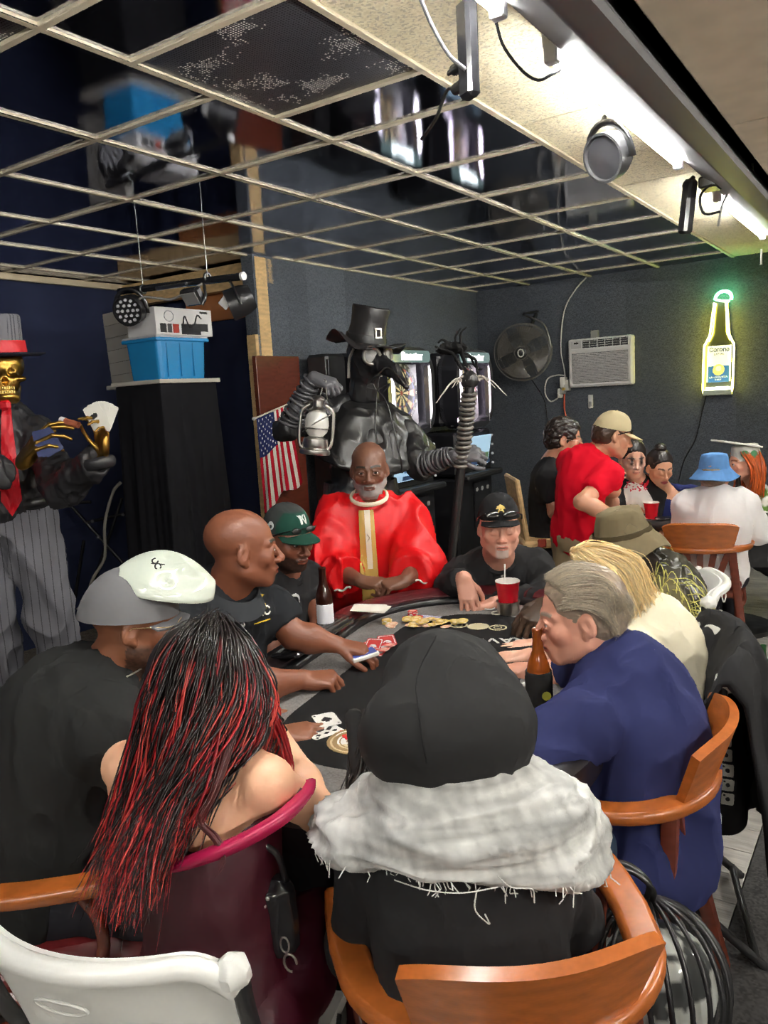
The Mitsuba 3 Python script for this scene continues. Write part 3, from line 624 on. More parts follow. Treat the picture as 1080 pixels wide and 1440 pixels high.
q = race(HL-.075, HW-.075, 40); path = np.column_stack([q, np.zeros(len(q))])
put('inner_band', tw(sweep(path, rrect(.05, .034, .45, 4), True), .768), (.008, .008, .009), 'm_plastic', True, tb, 'black racetrack band inside the rail')
q = race(HL-.0, HW-.0, 40); n_ = len(q)
a = np.array([math.atan2(*(x-V(0, 0))[::-1]) for x in q])
# the rail: padded dark red vinyl with a gap at the dealer's seat
rail = [(0, 16, 'rail_pad'), (17, 39, 'rail_pad'), (40, 56, 'rail_pad'), (57, 79, 'rail_pad')]
pp = race(HL-.012, HW-.012, 40)
prof = np.array([(-.06, -.02), (-.055, .012), (-.035, .026), (0, .031), (.035, .027), (.056, .012), (.062, -.014), (.056, -.05), (-.03, -.05)])
for i0, i1, nm in rail:
    seg = np.column_stack([pp[i0:i1+1], np.zeros(i1-i0+1)])
    put(nm, tw(sweep(seg, prof[::-1]), .778), lin(66, 14, 20) if i0 < 40 else lin(16, 12, 13), 'm_leather', 40, tb, 'glossy dark red vinyl armrest' if i0 < 40 else 'black vinyl armrest at the near end')
for s_ in (-1, 1):
    seg = np.array([(s_*(HW-.012), y, 0) for y in np.linspace(-(HL-HW)+.0, HL-HW, 12)])
    seg = seg[::-1] if s_ > 0 else seg
    put('rail_pad', tw(sweep(seg if s_ > 0 else seg[::-1], prof if s_ < 0 else prof[::-1]), .778), lin(20, 14, 15) if s_ < 0 else lin(58, 13, 18), 'm_leather', 40, tb, 'black vinyl armrest at the dealer side' if s_ < 0 else 'dark red vinyl armrest on the right side')
put('skirt', tw(extr(Polygon(race(HL-.03, HW-.03)).difference(Polygon(race(HL-.06, HW-.06))), .12), .60), (.006, .006, .007), 'm_plastic', 35, tb)
for s_ in (-1, 1):
    put('pedestal', tw(cat([bx(.5, .06, .58, (0, s_*.48, .35), .01), bx(.7, .12, .06, (0, s_*.48, .03), .015)])), (.008, .008, .009), 'm_plastic', 35, tb)
# print on the felt
pr_ = words("RAVEN'S", .052, True, .0008); put('printed_name', tw(xf(pr_, rotz(198), (.055, .36, 0)), .7611), lin(190, 188, 182), 'm_matte', False, tb, 'white printed lettering on the black oval')
cu = cat([xf(extr(Point(0, 0).buffer(r0, 24).difference(Point(0, 0).buffer(r1, 24)), .0009), None, (-.02, -.515, 0)) for r0, r1 in ((.078, .070), (.064, .052), (.046, .043))])
put('printed_emblem', tw(xf(extr(Point(0, 0).buffer(.078, 32), .0006), None, (-.02, -.515, 0)), .7610), lin(196, 176, 140), 'm_matte', False, tb, 'tan round printed chip emblem')
put('printed_emblem_rings', tw(cu, .7613), lin(150, 124, 84), 'm_matte', False, tb)
sp = Polygon([(0, .03), (.024, .002), (.022, -.012), (.008, -.012), (.012, -.028), (-.012, -.028), (-.008, -.012), (-.022, -.012), (-.024, .002)]).buffer(.003)
put('printed_spade', tw(xf(extr(sp, .0009), None, (-.02, -.515, 0)), .7616), lin(120, 98, 66), 'm_matte', False, tb)
cu2 = cat([xf(extr(Point(0, 0).buffer(r0, 24).difference(Point(0, 0).buffer(r1, 24)), .0009), None, (x, .50, 0)) for x, r0, r1 in ((.075, .034, .027), (-.075, .034, .027), (-.075, .016, .012), (.075, .016, .012))]+[xf(extr(Point(0, 0).buffer(.04, 24), .0009), None, (0, .50, 0))])
put('printed_marks', tw(cu2, .7611), lin(180, 172, 140), 'm_matte', False, tb)
# ---------------------------------------------------------------- chairs
def arc(r, a0, a1, n, c=(0, 0), z=0.0, sy=1.0): t = np.radians(np.linspace(a0, a1, n)); return np.stack([c[0]+r*np.cos(t), c[1]+r*sy*np.sin(t), np.full(n, z)], 1)
def captain_chair(label, pos, ang, group='wooden captain chairs', arms=True):
    k = thing('captain_chair', label, 'chair', group); Q = rotz(ang); g = lambda m: xf(m, Q, pos)
    seat = extr(Polygon(rrect(.47, .45, .25, 6)), .05); seat = xf(bx(.44, .43, .075, (0, .02, .455), .03))
    put('seat_cushion', g(seat), lin(88, 26, 28), 'm_leather', 40, k, 'dark red vinyl cushion')
    put('seat_frame', g(bx(.45, .44, .045, (0, .02, .405), .012)), None, 'm_wood_dark', 35, k)
    wd = 'm_wood'
    for sx in (-1, 1):
        put('leg', g(sweep([(sx*.225, .215, 0), (sx*.215, .21, .25), (sx*.21, .205, .42)], rrect(.042, .042), up=(0, 1, 0))), None, 'm_wood_dark', 35, k)
        put('leg', g(sweep([(sx*.235, -.275, 0), (sx*.215, -.22, .25), (sx*.19, -.19, .45), (sx*.165, -.195, .66)], rrect(.045, .04), up=(0, 1, 0))), None, 'm_wood_dark', 35, k)
        if arms:
            br = smoothp([(sx*.245, .09, .655), (sx*.252, .13, .58), (sx*.246, .12, .48), (sx*.235, .02, .40), (sx*.235, -.10, .36), (sx*.22, -.19, .35)], 5)
            put('bent_brace', g(tube(br, .014, 8)), None, 'm_wood_dark', True, k)
        put('stretcher', g(sweep([(sx*.22, -.24, .2), (sx*.215, .21, .2)], rrect(.022, .03))), None, 'm_wood_dark', 35, k)
    y0 = .15 if arms else -.12
    rl = np.vstack([[(.262, y0, .668), (.264, .09, .668), (.26, 0, .668)] if arms else [(.27, -.1, .668)], arc(.252, -12, -168, 21, (0, -.04), .668, .86), [(-.26, 0, .668), (-.264, .09, .668), (-.262, y0, .668)] if arms else [(-.27, -.1, .668)]])
    put('arm_rail', g(sweep(rl, rrect(.066, .032, .4, 4))), None, wd, 40, k, 'orange-brown bent wood arm rail')
    n = 25; t = np.linspace(-1, 1, n); A_ = np.radians(-90+t*66)
    def bk(u, v):
        a_ = np.radians(-90+(u-.5)*2*40); h = .668+.014+v*(.15*(1-.30*np.abs(u-.5)**4*16*.5)); lean = .05*v
        return [(.250+lean)*np.cos(a_), -.04+(.250*.86+lean)*np.sin(a_), h]
    put('back_panel', g(grid(bk, 33, 7, -.022)), None, wd, 40, k, 'curved wooden back panel')
    for i, x in enumerate((-.13, -.065, 0, .065, .13)):
        put('back_slat', g(sweep([(x*.55, -.19, .42), (x*.85, -.222, .55), (x*1.15, -.245+abs(x)*.25, .66)], rrect(.034, .012), up=(0, 1, 0))), None, 'm_wood_dark', 35, k)
    return k
def folding_chair(label, pos, ang, group='white plastic folding chairs', rec=8):
    k = thing('folding_chair', label, 'chair', group); Q = rotz(ang); g = lambda m: xf(m, Q, pos); wh = lin(218, 218, 212)
    def bk(u, v):
        x = (u-.5)*.47; w = (np.abs(u-.5)*2); z = .545+v*.315-.05*np.clip((w-.72)/.28, 0, 1)**2*v; y = -.19-.075*v-.02*v*v+.085*w**2
        dent = .007*(np.exp(-((v-.52)/.05)**2)+np.exp(-((v-.33)/.05)**2)+np.exp(-((v-.14)/.05)**2))*(w < .5)
        return [x, y+dent, z]
    put('backrest', g(grid(bk, 41, 41, .02)), wh, 'm_plastic', 50, k, 'moulded white plastic backrest')
    th = np.linspace(0, 6.283, 33)[:-1]
    lip = [bk(np.array(u_), np.array(1.0)) for u_ in np.linspace(0, 1, 33)]; lip = np.array([[float(c) for c in x] for x in lip])
    put('top_roll', g(tube(lip+V(0, -.004, -.002), .017, 10)), wh, 'm_plastic', True, k)
    def ov(x, z):
        v = (z-.545)/.315; return np.array([x, float(-.19-.075*v-.02*v*v+.085*(abs(x)/.235)**2)-.021, z])
    put('badge', g(tube(np.array([ov(.045*math.cos(t), .795+.013*math.sin(t)) for t in th]), .0025, 6, True)), wh*.9, 'm_plastic', True, k)
    def st(u, v): return [(u-.5)*.44, -.2+.42*v, .445-.012*np.sin(np.pi*u)+.012*v]
    put('seat', g(grid(st, 16, 16, .022)), wh, 'm_plastic', 50, k)
    for sx in (-1, 1):
        put('leg', g(tube(smoothp([(sx*.235, .26, .0), (sx*.238, .08, .34), (sx*.24, -.12, .58), (sx*.242, -.185, .75), (sx*.242, -.20, .845)], 5), .0135, 10)), (.012, .012, .013), 'm_plastic', True, k, 'black tube leg')
        put('leg', g(tube([(sx*.215, -.32, 0), (sx*.215, .18, .44)], .0125, 10)), (.012, .012, .013), 'm_plastic', True, k)
        put('corner_cap', g(bx(.05, .05, .055, (sx*.236, -.205, .835), .018, rotx(12))), wh, 'm_plastic', 40, k)
    for y, z in ((-.29, .03), (.24, .05)): put('crossbar', g(cyl((-.22, y, z), (.22, y, z), .011, 10)), (.012, .012, .013), 'm_plastic', 40, k)
    return k
FC0 = folding_chair('white plastic folding chair at the bottom left corner under the woman with red-streaked hair', V(-.41, 1.27, 0), -18)
captain_chair('wooden captain chair that the hooded person sits on, seen from behind', V(.15, 1.29, 0), 6)
captain_chair('wooden captain chair under the man in the navy T-shirt', V(.515, 1.90, 0), 62)
captain_chair('wooden captain chair under the man in the grey cap at the left edge', V(-.82, 1.72, 0), -78)
captain_chair('reddish wooden captain chair under the dealer', V(-.60, 2.42, 0), -62)
captain_chair('wooden captain chair under the man in the white shirt and blue hat', V(1.85, 4.55, 0), -22)
folding_chair('white plastic folding chair draped with a black jacket, under the blonde woman', V(.735, 2.25, 0), 74)
folding_chair('white plastic folding chair that the person in the scarecrow costume sits on', V(1.0, 2.98, 0), 72)

# ---------------------------------------------------------------- people round the poker table
DARK, BRN, FAIR, TAN = lin(112, 70, 50), lin(98, 60, 42), lin(208, 158, 132), lin(196, 142, 110)
BLK = (.013, .013, .014)
def rib_front(P_, w=.035, h=.2, **k): return None
# man in the red robe
p = person('bald man with a grey beard in a shiny red robe with gold front panel', lin(104, 70, 54), V(-0.082, 3.720, 0.609), V(-0.067, 3.630, 1.141), V(-0.056, 3.550, 1.301), (-.03, -1, -.10), (-1, 0, 0), s=1.02, nr=1.1,
    arms={'R': (V(-0.253, 3.500, 0.869), V(-0.120, 3.280, 0.851), (.95, -.35, -.1), (0, -.3, 1), 'curl'), 'L': (V(0.140, 3.500, 0.846), V(0.074, 3.260, 0.847), (-.95, -.3, -.12), (.2, -.3, 1), 'curl')},
    legs=[(V(-0.260, 3.450, 0.527), V(-.28, 3.35, .09)), (V(0.095, 3.450, 0.523), V(.12, 3.35, .09))], head=dict(nose=1.25, lips=1.2, jaw=1.08),
    tone=dict(brow=(.03, .025, .02), beard=BEARD_FULL, bcol=lin(150, 146, 142)),
    shirt=dict(name='robe', label='shiny red satin robe', col=lin(205, 14, 20), mat='m_satin', g=.030, sleeve=1.62, sg=.036, wide=1.45, fold=.016, ff=9, seed=3, fold2=0, stretch=(1, 1, .10), res=.0085))
RED = p
# man in the black cap
p = person('man in a black cap and black henley leaning on the far table end', lin(204, 150, 128), V(0.515, 3.500, 0.464), V(0.481, 3.340, 0.902), V(0.471, 3.200, 1.060), (-.04, -1, -.03), (-1, 0, 0), nr=1.15, slouch=.03,
    arms={'R': (V(0.262, 3.300, 0.795), V(0.304, 3.080, 0.887), (.16, -.30, -1), (-.1, -1, .35), 'flat'), 'L': (V(0.667, 3.250, 0.746), V(0.422, 3.080, 0.774), (-1, -.1, -.15), (0, 0, 1), 'relax')},
    legs=[(V(.33, 3.0, .5), V(.33, 3.0, .09)), (V(.63, 3.1, .5), V(.63, 3.1, .09))], head=dict(fat=1.08, jaw=1.05, closed=True),
    tone=dict(brow=lin(150, 130, 115), beard=BEARD_GOATEE, bcol=lin(205, 192, 182)), shirt=dict(label='black henley shirt', sleeve=1.9, col=(.016, .016, .017), collar=1, seed=7))
CAPMAN = p
# man in the green-fronted cap
p = person('man in a dark green cap and black T-shirt behind the dealer', lin(118, 74, 56), V(-0.499, 3.080, 0.555), V(-0.415, 3.020, 0.961), V(-0.370, 2.950, 1.110), (.72, -.70, -.18), (-.5, -.86, 0), nr=1.15, slouch=.02,
    arms={'R': (V(-0.429, 2.780, 0.671), V(-0.311, 2.720, 0.712), (1, 0, -.1), (0, 0, 1), 'relax'), 'L': (V(-0.272, 3.020, 0.762), V(-0.279, 2.850, 0.721), (.3, -.8, -.2), (0, 0, 1), 'relax')},
    legs=[(V(-.1, 2.75, .5), V(-.1, 2.75, .09)), (V(0, 3.1, .5), V(0, 3.1, .09))], head=dict(nose=1.25, lips=1.25, fat=1.05), tone=dict(brow=(.012, .01, .009), beard=BEARD_FULL, bcol=lin(48, 32, 26)),
    shirt=dict(label='black T-shirt', sleeve=.62, col=BLK, collar=1, seed=9))
GREEN = p
# the dealer
p = person('bald dealer in a black polo shirt reaching out with a deck of cards', lin(116, 70, 50), V(-0.615, 2.420, 0.642), V(-0.503, 2.380, 1.053), V(-0.433, 2.350, 1.189), (.93, .30, -.06), (-.82, -.57, 0), s=1.03, nr=1.15, bw=1.05, armr=1.05, slouch=.03,
    arms={'L': (V(-0.314, 2.460, 0.877), V(-0.182, 2.470, 0.835), (.9, -.12, -.22), (.0, -.1, 1), 'hold'), 'R': (V(-0.422, 2.140, 0.826), V(-0.274, 2.260, 0.800), (1, .12, -.12), (-.1, -.25, 1), 'curl')},
    legs=[(V(-.1, 2.2, .5), V(-.1, 2.2, .09)), (V(-.05, 2.6, .5), V(-.05, 2.6, .09))], head=dict(nose=1.2, lips=1.25, fat=1.03), tone=dict(brow=(.012, .01, .009), beard=lambda q: BEARD_GOATEE(q)*.9, bcol=lin(46, 36, 32), cap=(lambda q: .12*SCALP(q), lin(80, 50, 36))),
    shirt=dict(label='black polo shirt', name='polo_shirt', sleeve=.66, col=(.014, .0155, .018), seed=11, fold=.007))
DEALER = p
# man in the grey flat cap
p = person('man in a black T-shirt and grey cap with a white mask on it', lin(122, 78, 56), V(-0.869, 1.760, 0.537), V(-0.700, 1.840, 0.981), V(-0.613, 1.850, 1.120), (.95, .26, -.12), (.42, -.9, 0), s=1.04, nr=1.15, bw=1.14, bd=1.15, belly=1.1, slouch=.07, armr=1.1,
    arms={'R': (V(-0.490, 1.700, 0.703), V(-0.318, 1.930, 0.771), (.9, .3, -.1), (0, -.2, 1), 'relax'), 'L': (V(-0.511, 2.100, 0.759), V(-0.315, 2.120, 0.734), (.9, -.2, -.1), (0, 0, 1), 'relax')},
    legs=[(V(-.42, 1.95, .55), V(-.42, 1.95, .09)), (V(-.38, 1.6, .55), V(-.38, 1.6, .09))], head=dict(nose=1.2, lips=1.2), tone=dict(brow=(.012, .01, .009), beard=lambda q: BEARD_FULL(q)*.8, bcol=lin(40, 30, 26)),
    shirt=dict(label='black T-shirt', sleeve=.75, col=(.015, .0155, .0155), seed=13, fold=.015, ff=5, collar=1))
GRAY = p
# woman with red-streaked hair
p = person('woman with long black hair streaked red in an off-shoulder wine velvet dress, seen from behind', lin(222, 172, 138), V(-0.358, 1.240, 0.585), V(-0.348, 1.370, 1.004), V(-0.344, 1.420, 1.100), (.75, .64, -.2), (.93, -.36, 0), s=.92, nr=.88, bw=.80, bd=.82, belly=.85, sh={'L': V(-0.509, 1.400, 0.961), 'R': V(-0.229, 1.280, 0.971)}, armr=.92, skin_torso=.008,
    arms={'R': (V(-0.160, 1.400, 0.847), V(-0.244, 1.540, 0.934), (-.15, -.1, 1), (.8, .3, .1), 'relax'), 'L': (V(-0.569, 1.550, 0.695), V(-0.435, 1.720, 0.724), (.9, .3, 0), (0, 0, 1), 'relax')},
    legs=[(V(-.30, 1.66, .52), V(-.30, 1.66, .09)), (V(-.1, 1.7, .52), V(-.1, 1.7, .09))], pants=dict(name='skirt', col=lin(52, 7, 22), mat='m_satin', fold=.012),
    shirt=dict(name='dress', label='wine velvet dress', sleeve=0, g=.018, col=lin(50, 7, 20), mat='m_satin', fold=.004, cuts=[(V(-0.299, 1.200, 0.895), (-.34, -.1, 1), None)]), head=dict(fat=.94, jaw=.85, lips=1.15), tone=dict(brow=(.012, .01, .009), lip=lin(150, 50, 55)))
GIRL = p
# hooded person
p = person('person in a black hood with a torn white scarf over the shoulders, seen from behind', lin(200, 150, 122), V(0.107, 1.180, 0.572), V(0.089, 1.270, 0.936), V(0.082, 1.330, 1.050), (-.35, .92, -.2), (.96, .2, 0), s=.98, bw=1.0, bd=1.0, sh={'L': V(-0.040, 1.270, 0.842), 'R': V(0.211, 1.220, 0.863)}, slouch=.02,
    arms={'L': (V(-0.093, 1.330, 0.616), V(-0.013, 1.500, 0.659), (.3, .95, 0), (0, 0, 1), 'relax'), 'R': (V(0.296, 1.320, 0.656), V(0.226, 1.520, 0.695), (-.3, .95, 0), (0, 0, 1), 'relax')},
    legs=[(V(.02, 1.6, .52), V(.02, 1.6, .09)), (V(.24, 1.62, .52), V(.24, 1.62, .09))], tone=dict(brow=(.012, .01, .009)),
    shirt=dict(label='black long-sleeved top', sleeve=1.85, col=BLK, seed=17, fold=.005))
HOOD = p
# man in the navy T-shirt
p = person('grey-haired man in a navy blue T-shirt seated on the right, seen from behind', lin(206, 148, 124), V(0.599, 1.820, 0.464), V(0.577, 1.980, 0.891), V(0.495, 2.000, 1.023), (-.97, .12, -.14), (.62, .78, 0), s=1.04, nr=1.1, bw=1.15, bd=1.15, belly=1.15, sh={'L': V(0.431, 1.760, 0.832), 'R': V(0.579, 2.180, 0.821)}, slouch=.05, armr=1.1,
    arms={'L': (V(0.259, 1.680, 0.763), V(0.140, 1.800, 0.793), (-.9, .3, 0), (0, 0, 1), 'relax'), 'R': (V(0.520, 2.240, 0.752), V(0.379, 2.300, 0.770), (-1, .1, -.05), (0, -.1, 1), 'flat')},
    legs=[(V(0.391, 1.720, 0.574), V(.36, 1.75, .09)), (V(.45, 2.15, .52), V(.40, 2.15, .09))], pants=dict(col=lin(52, 66, 84)), head=dict(fat=1.05), tone=dict(brow=lin(150, 130, 115)),
    shirt=dict(label='navy blue T-shirt', sleeve=.82, col=lin(38, 42, 78), seed=19, fold=.014, ff=5, collar=1, wide=1.15))
BLUE = p
# blonde woman
p = person('blonde woman in a cream top leaning over the right side of the table', lin(222, 172, 146), V(0.923, 2.360, 0.513), V(0.771, 2.450, 0.865), V(0.682, 2.460, 0.985), (-.9, .25, -.3), (.42, .9, 0), s=.94, nr=.9, bw=.95, bd=.95, slouch=.06,
    arms={'L': (V(0.566, 2.320, 0.766), V(0.443, 2.440, 0.769), (-1, .1, -.1), (0, -.1, 1), 'flat'), 'R': (V(0.686, 2.620, 0.750), V(0.510, 2.600, 0.754), (-1, -.1, 0), (0, 0, 1), 'flat')},
    legs=[(V(.62, 2.3, .52), V(.55, 2.3, .09)), (V(.66, 2.55, .52), V(.6, 2.55, .09))], head=dict(fat=.95, jaw=.9), tone=dict(brow=lin(150, 110, 80)),
    shirt=dict(label='cream knit top', name='top', sleeve={'L': 1.35, 'R': 1.35}, col=lin(214, 206, 180), seed=21, fold=.006))
BLOND = p
# figure in the straw-trimmed scarecrow costume
p = person('person in a scarecrow costume with a drab hat and straw at the collar', lin(60, 46, 36), V(1.117, 3.000, 0.515), V(0.956, 2.920, 0.886), V(0.869, 2.860, 1.023), (-.93, -.15, -.25), (.12, .98, 0), bw=1.1, bd=1.1, slouch=.05,
    arms={'L': (V(0.735, 2.620, 0.772), V(0.571, 2.700, 0.862), (-.75, -.35, -.35), (-.2, -.35, .9), 'hang', 1.18), 'R': (V(0.872, 3.100, 0.736), V(0.677, 3.000, 0.789), (-1, 0, 0), (0, 0, 1), 'relax')},
    legs=[(V(.85, 2.8, .52), V(.8, 2.8, .09)), (V(.85, 3.05, .52), V(.8, 3.05, .09))], head=dict(closed=True), tone=dict(brow=(.012, .01, .009)),
    shirt=dict(label='dark olive jacket', name='jacket', sleeve=1.95, col=lin(44, 42, 32), mat='m_leather', seed=23, fold=.012, sg=.022, g=.02))
SCARE = p
# ---------------------------------------------------------------- people at the second table
p = person('man in a red polo shirt and khaki cap bending over beside the second table', lin(196, 142, 112), V(1.091, 4.400, 0.799), V(1.170, 4.360, 1.223), V(1.279, 4.320, 1.341), (.95, .05, -.3), (.45, -.88, 0), nr=1.1, slouch=.05, bw=.86, bd=.9, res=1.9,
    arms={'R': (V(1.043, 4.100, 1.014), V(1.217, 4.060, 0.926), (.9, 0, -.4), (0, -.6, .7), 'curl'), 'L': (V(1.327, 4.500, 1.010), V(1.354, 4.800, 0.973), (.5, .5, .4), (.6, -.6, .3), 'hold')},
    legs=[(V(1.055, 4.500, 0.307), V(1.05, 4.5, .09)), (V(1.326, 4.150, 0.762), V(1.35, 4.2, .09))], pants=dict(col=lin(156, 140, 110)), tone=dict(brow=(.03, .02, .014)),
    shirt=dict(label='red polo shirt', name='polo_shirt', sleeve=.62, col=lin(205, 18, 40), seed=25, fold=.008, collar=1, cr=.012))
POLO = p
p = person('dark-haired man with glasses and black shirt behind the man in red polo', lin(190, 136, 108), V(1.024, 4.900, 0.639), V(1.054, 4.850, 1.153), V(1.130, 4.820, 1.300), (.95, -.2, -.15), (-.3, -.95, 0), nr=1.1, res=1.9,
    arms={'R': (V(1.020, 4.650, 0.882), V(1.165, 4.550, 0.909), (1, 0, 0), (0, 0, 1), 'relax'), 'L': (V(1.326, 5.000, 0.836), V(1.479, 4.900, 0.841), (1, 0, 0), (0, 0, 1), 'relax')},
    legs=[(V(1.35, 4.6, .6), V(1.35, 4.6, .09)), (V(1.4, 4.9, .6), V(1.4, 4.9, .09))], tone=dict(brow=(.02, .015, .012)), shirt=dict(label='black shirt', col=BLK, sleeve=.7, seed=27, collar=1))
GLAS = p
def facepaint(q, c):
    w = np.exp(-((np.abs(q[:, 0])-.031)**2/.00012+(q[:, 2]-.012)**2/.0012))*(q[:, 1] > .04); w2 = np.exp(-((np.abs(q[:, 0])-.03)**2/.0012+(q[:, 2]+.03)**2/.0008))*(q[:, 1] > .03)
    c = c*(1-.5*w2[:, None])+np.array(lin(225, 210, 200))*.5*w2[:, None]; w = np.clip(w*1.4, 0, 1)[:, None]; return c*(1-w)+np.array((.02, .012, .012))*w
p = person('person with dark face paint and a white oval printed on a black shirt', lin(206, 156, 130), V(1.700, 5.100, 0.466), V(1.630, 5.000, 0.988), V(1.589, 4.950, 1.145), (-.05, -1, -.22), (-1, 0, 0), s=.97, sw=.13, bw=.8, res=1.9,
    arms={'R': (V(1.428, 4.850, 0.851), V(1.345, 4.620, 0.995), (.2, -.2, .6), (-.6, -.6, .2), 'hold'), 'L': (V(1.650, 4.850, 0.734), V(1.530, 4.650, 0.765), (-1, -.2, 0), (0, 0, 1), 'relax')},
    legs=[(V(1.5, 4.75, .55), V(1.5, 4.75, .09)), (V(1.75, 4.75, .55), V(1.75, 4.75, .09))], head=dict(closed=True), tone=dict(brow=(.012, .01, .009), paint=facepaint),
    shirt=dict(label='black printed shirt', col=BLK, sleeve=.9, seed=29, collar=1, ccol=lin(190, 30, 40), cr=.016))
PAINT = p
p = person('woman in a navy tank top with dark tied-up hair, looking down', lin(208, 154, 122), V(1.893, 5.100, 0.454), V(1.796, 4.980, 0.926), V(1.741, 4.900, 1.082), (.12, -1, -.35), (-1, .05, 0), s=.92, nr=.86, bw=.9, bd=.9, armr=.92, res=1.9, skin_torso=.012,
    shirt=dict(name='tank_top', label='navy tank top with a pale edge', sleeve=0, g=.012, col=lin(34, 40, 84), fold=.004, cuts=[(V(1.684, 5.000, 0.856), (0, 0, 1), .10), (V(1.908, 5.000, 0.843), (0, 0, 1), .10), (V(1.771, 4.950, 0.885), (0, -.5, 1), .10)]),
    arms={'R': (V(1.685, 5.050, 0.714), V(1.646, 4.800, 0.734), (.5, -.8, 0), (0, 0, 1), 'relax'), 'L': (V(1.931, 5.000, 0.707), V(1.771, 4.780, 0.721), (-.6, -.8, 0), (0, 0, 1), 'relax')},
    legs=[(V(1.75, 4.85, .55), V(1.75, 4.85, .09)), (V(1.95, 4.85, .55), V(1.95, 4.85, .09))], head=dict(fat=.95, jaw=.88, closed=True, lips=1.1), tone=dict(brow=(.012, .01, .009), lip=lin(170, 70, 75)))
TANK = p
p = person('man in a white long-sleeved shirt and blue bucket hat seen from behind', lin(206, 150, 124), V(1.921, 4.500, 0.504), V(1.928, 4.500, 0.958), V(1.915, 4.500, 1.067), (.55, .83, -.1), (.97, -.22, 0), s=1.0, bw=1.0, bd=1.05, sw=.15, res=1.9, slouch=.04, armr=1.1,
    arms={'L': (V(1.776, 4.600, 0.737), V(1.886, 4.850, 0.734), (.4, .9, 0), (0, 0, 1), 'relax'), 'R': (V(2.169, 4.500, 0.718), V(2.243, 4.800, 0.698), (-.3, .9, 0), (0, 0, 1), 'relax')},
    legs=[(V(1.8, 4.95, .52), V(1.8, 4.95, .09)), (V(2.1, 4.95, .52), V(2.1, 4.95, .09))], tone=dict(brow=(.03, .02, .014)),
    shirt=dict(label='white long-sleeved shirt', col=lin(224, 220, 218), sleeve=1.9, seed=31, fold=.010, ff=6, collar=1, g=.02, sg=.022))
WHITE = p
p = person('orange-haired woman in profile wearing a flat-topped white hat', lin(212, 154, 128), V(2.576, 5.200, 0.418), V(2.465, 5.120, 0.870), V(2.333, 5.050, 1.062), (-.98, -.05, .02), (.2, .98, 0), s=.95, nr=.9, bw=.92, bd=.92, armr=.95, res=1.9, skin_torso=.012,
    shirt=dict(name='top', label='green and white sleeveless top', sleeve=0, g=.012, col=lin(150, 170, 110), fold=.004, cuts=[(V(2.335, 5.100, 0.805), (-.3, 0, 1), .09)], paint=lambda v, o: np.where((nz(v, 14, 3) > .5)[:, None], lin(214, 212, 200), lin(96, 128, 62))),
    arms={'L': (V(2.402, 4.900, 0.673), V(2.221, 4.800, 0.677), (-1, 0, 0), (0, 0, 1), 'relax'), 'R': (V(2.525, 5.300, 0.624), V(2.334, 5.200, 0.627), (-1, 0, 0), (0, 0, 1), 'relax')},
    legs=[(V(2.2, 4.9, .55), V(2.2, 4.9, .09)), (V(2.2, 5.2, .55), V(2.2, 5.2, .09))], head=dict(fat=.96, jaw=.9), tone=dict(brow=lin(120, 70, 40), lip=lin(180, 80, 80)))
ORANGE = p

# ---------------------------------------------------------------- what they wear: hats, hair, collars, prints
def bucket_hat(P_, prof, col, label, tilt=0, yaw=0, lift=0, amp=.004, seed=1, wave=.0, mat='m_cloth', paint=None, roll=0):
    m = lathe(prof, 56); v = np.asarray(m.vertices); r = np.hypot(v[:, 0], v[:, 1]); th = np.arctan2(v[:, 1], v[:, 0])
    v = v*V(.93, 1.08, 1); out = np.clip((r-.095)/.06, 0, 1); v[:, 2] += out*wave*(np.sin(3*th+seed)+.6*np.sin(5*th+2))
    m = trimesh.Trimesh(v, m.faces, process=False); m = m.subdivide(); m = trimesh.Trimesh(np.asarray(m.vertices)+vnorm(m)*(amp*(2*nz(np.asarray(m.vertices), 22, seed)-1))[:, None], m.faces, process=False)
    c = paint(np.asarray(m.vertices)) if paint else np.asarray(col)*(.8+.4*nz(np.asarray(m.vertices), 60, seed))[:, None]
    m = xf(m, rotz(yaw) @ rotx(tilt) @ roty(roll), (0, -.018, .028+lift)); hm = head_mesh(P_, m)
    return put('hat', hm, c, mat, True, P_['k'], label), hm
BUCKET = [(.001, .092), (.05, .094), (.072, .088), (.080, .07), (.0905, .012), (.096, .004), (.130, -.032), (.145, -.045), (.143, -.049), (.126, -.036), (.09, .0), (.074, .07), (.05, .086), (.001, .086)]
# red robe: collar, gold panel, white placket
rs = RED['shirt']; ck = RED['k']; nd = V(0, -1, .12)
cc = RED['S']['L']*.5+RED['S']['R']*.5
put('front_panel', decal(rs, Polygon([(-.034, .03), (.034, .03), (.042, -.46), (-.042, -.46)]), cc+V(-.012, 0, 0), nd, (0, 0, 1), .010, .02), lin(196, 160, 84), 'm_satin', True, ck, 'gold brocade front panel')
put('placket', decal(rs, sbox(-.013, -.24, .013, .03), cc+V(-.008, 0, 0), nd, (0, 0, 1), .013, .02), lin(224, 214, 190), 'm_satin', True, ck, 'cream placket on the gold panel')
zz = np.array([(-.006+.012*(i % 2), -.08-.016*i) for i in range(3)])
put('embroidery', decal(rs, cat([extr(Polygon([a+(.0, .003), b+(.0, .003), b-(.0, .003), a-(.0, .003)]), .001) for a, b in zip(zz[:-1], zz[1:])]), cc+V(-.008, 0, 0), nd, (0, 0, 1), .0145, 0), lin(150, 130, 96), 'm_satin', True, ck)
th = np.linspace(0, 6.2832, 41)[:-1]; o_ = RED['o']*.22+V(-0.066, 3.600, 1.145)*.78
put('collar', tube(np.stack([o_[0]+.083*np.cos(th), o_[1]-.015+.085*np.sin(th), o_[2]-.004+.028*np.sin(th)], 1), .008, 8, True, flat=1.4), lin(226, 214, 190), 'm_cloth', True, ck, 'cream collar')
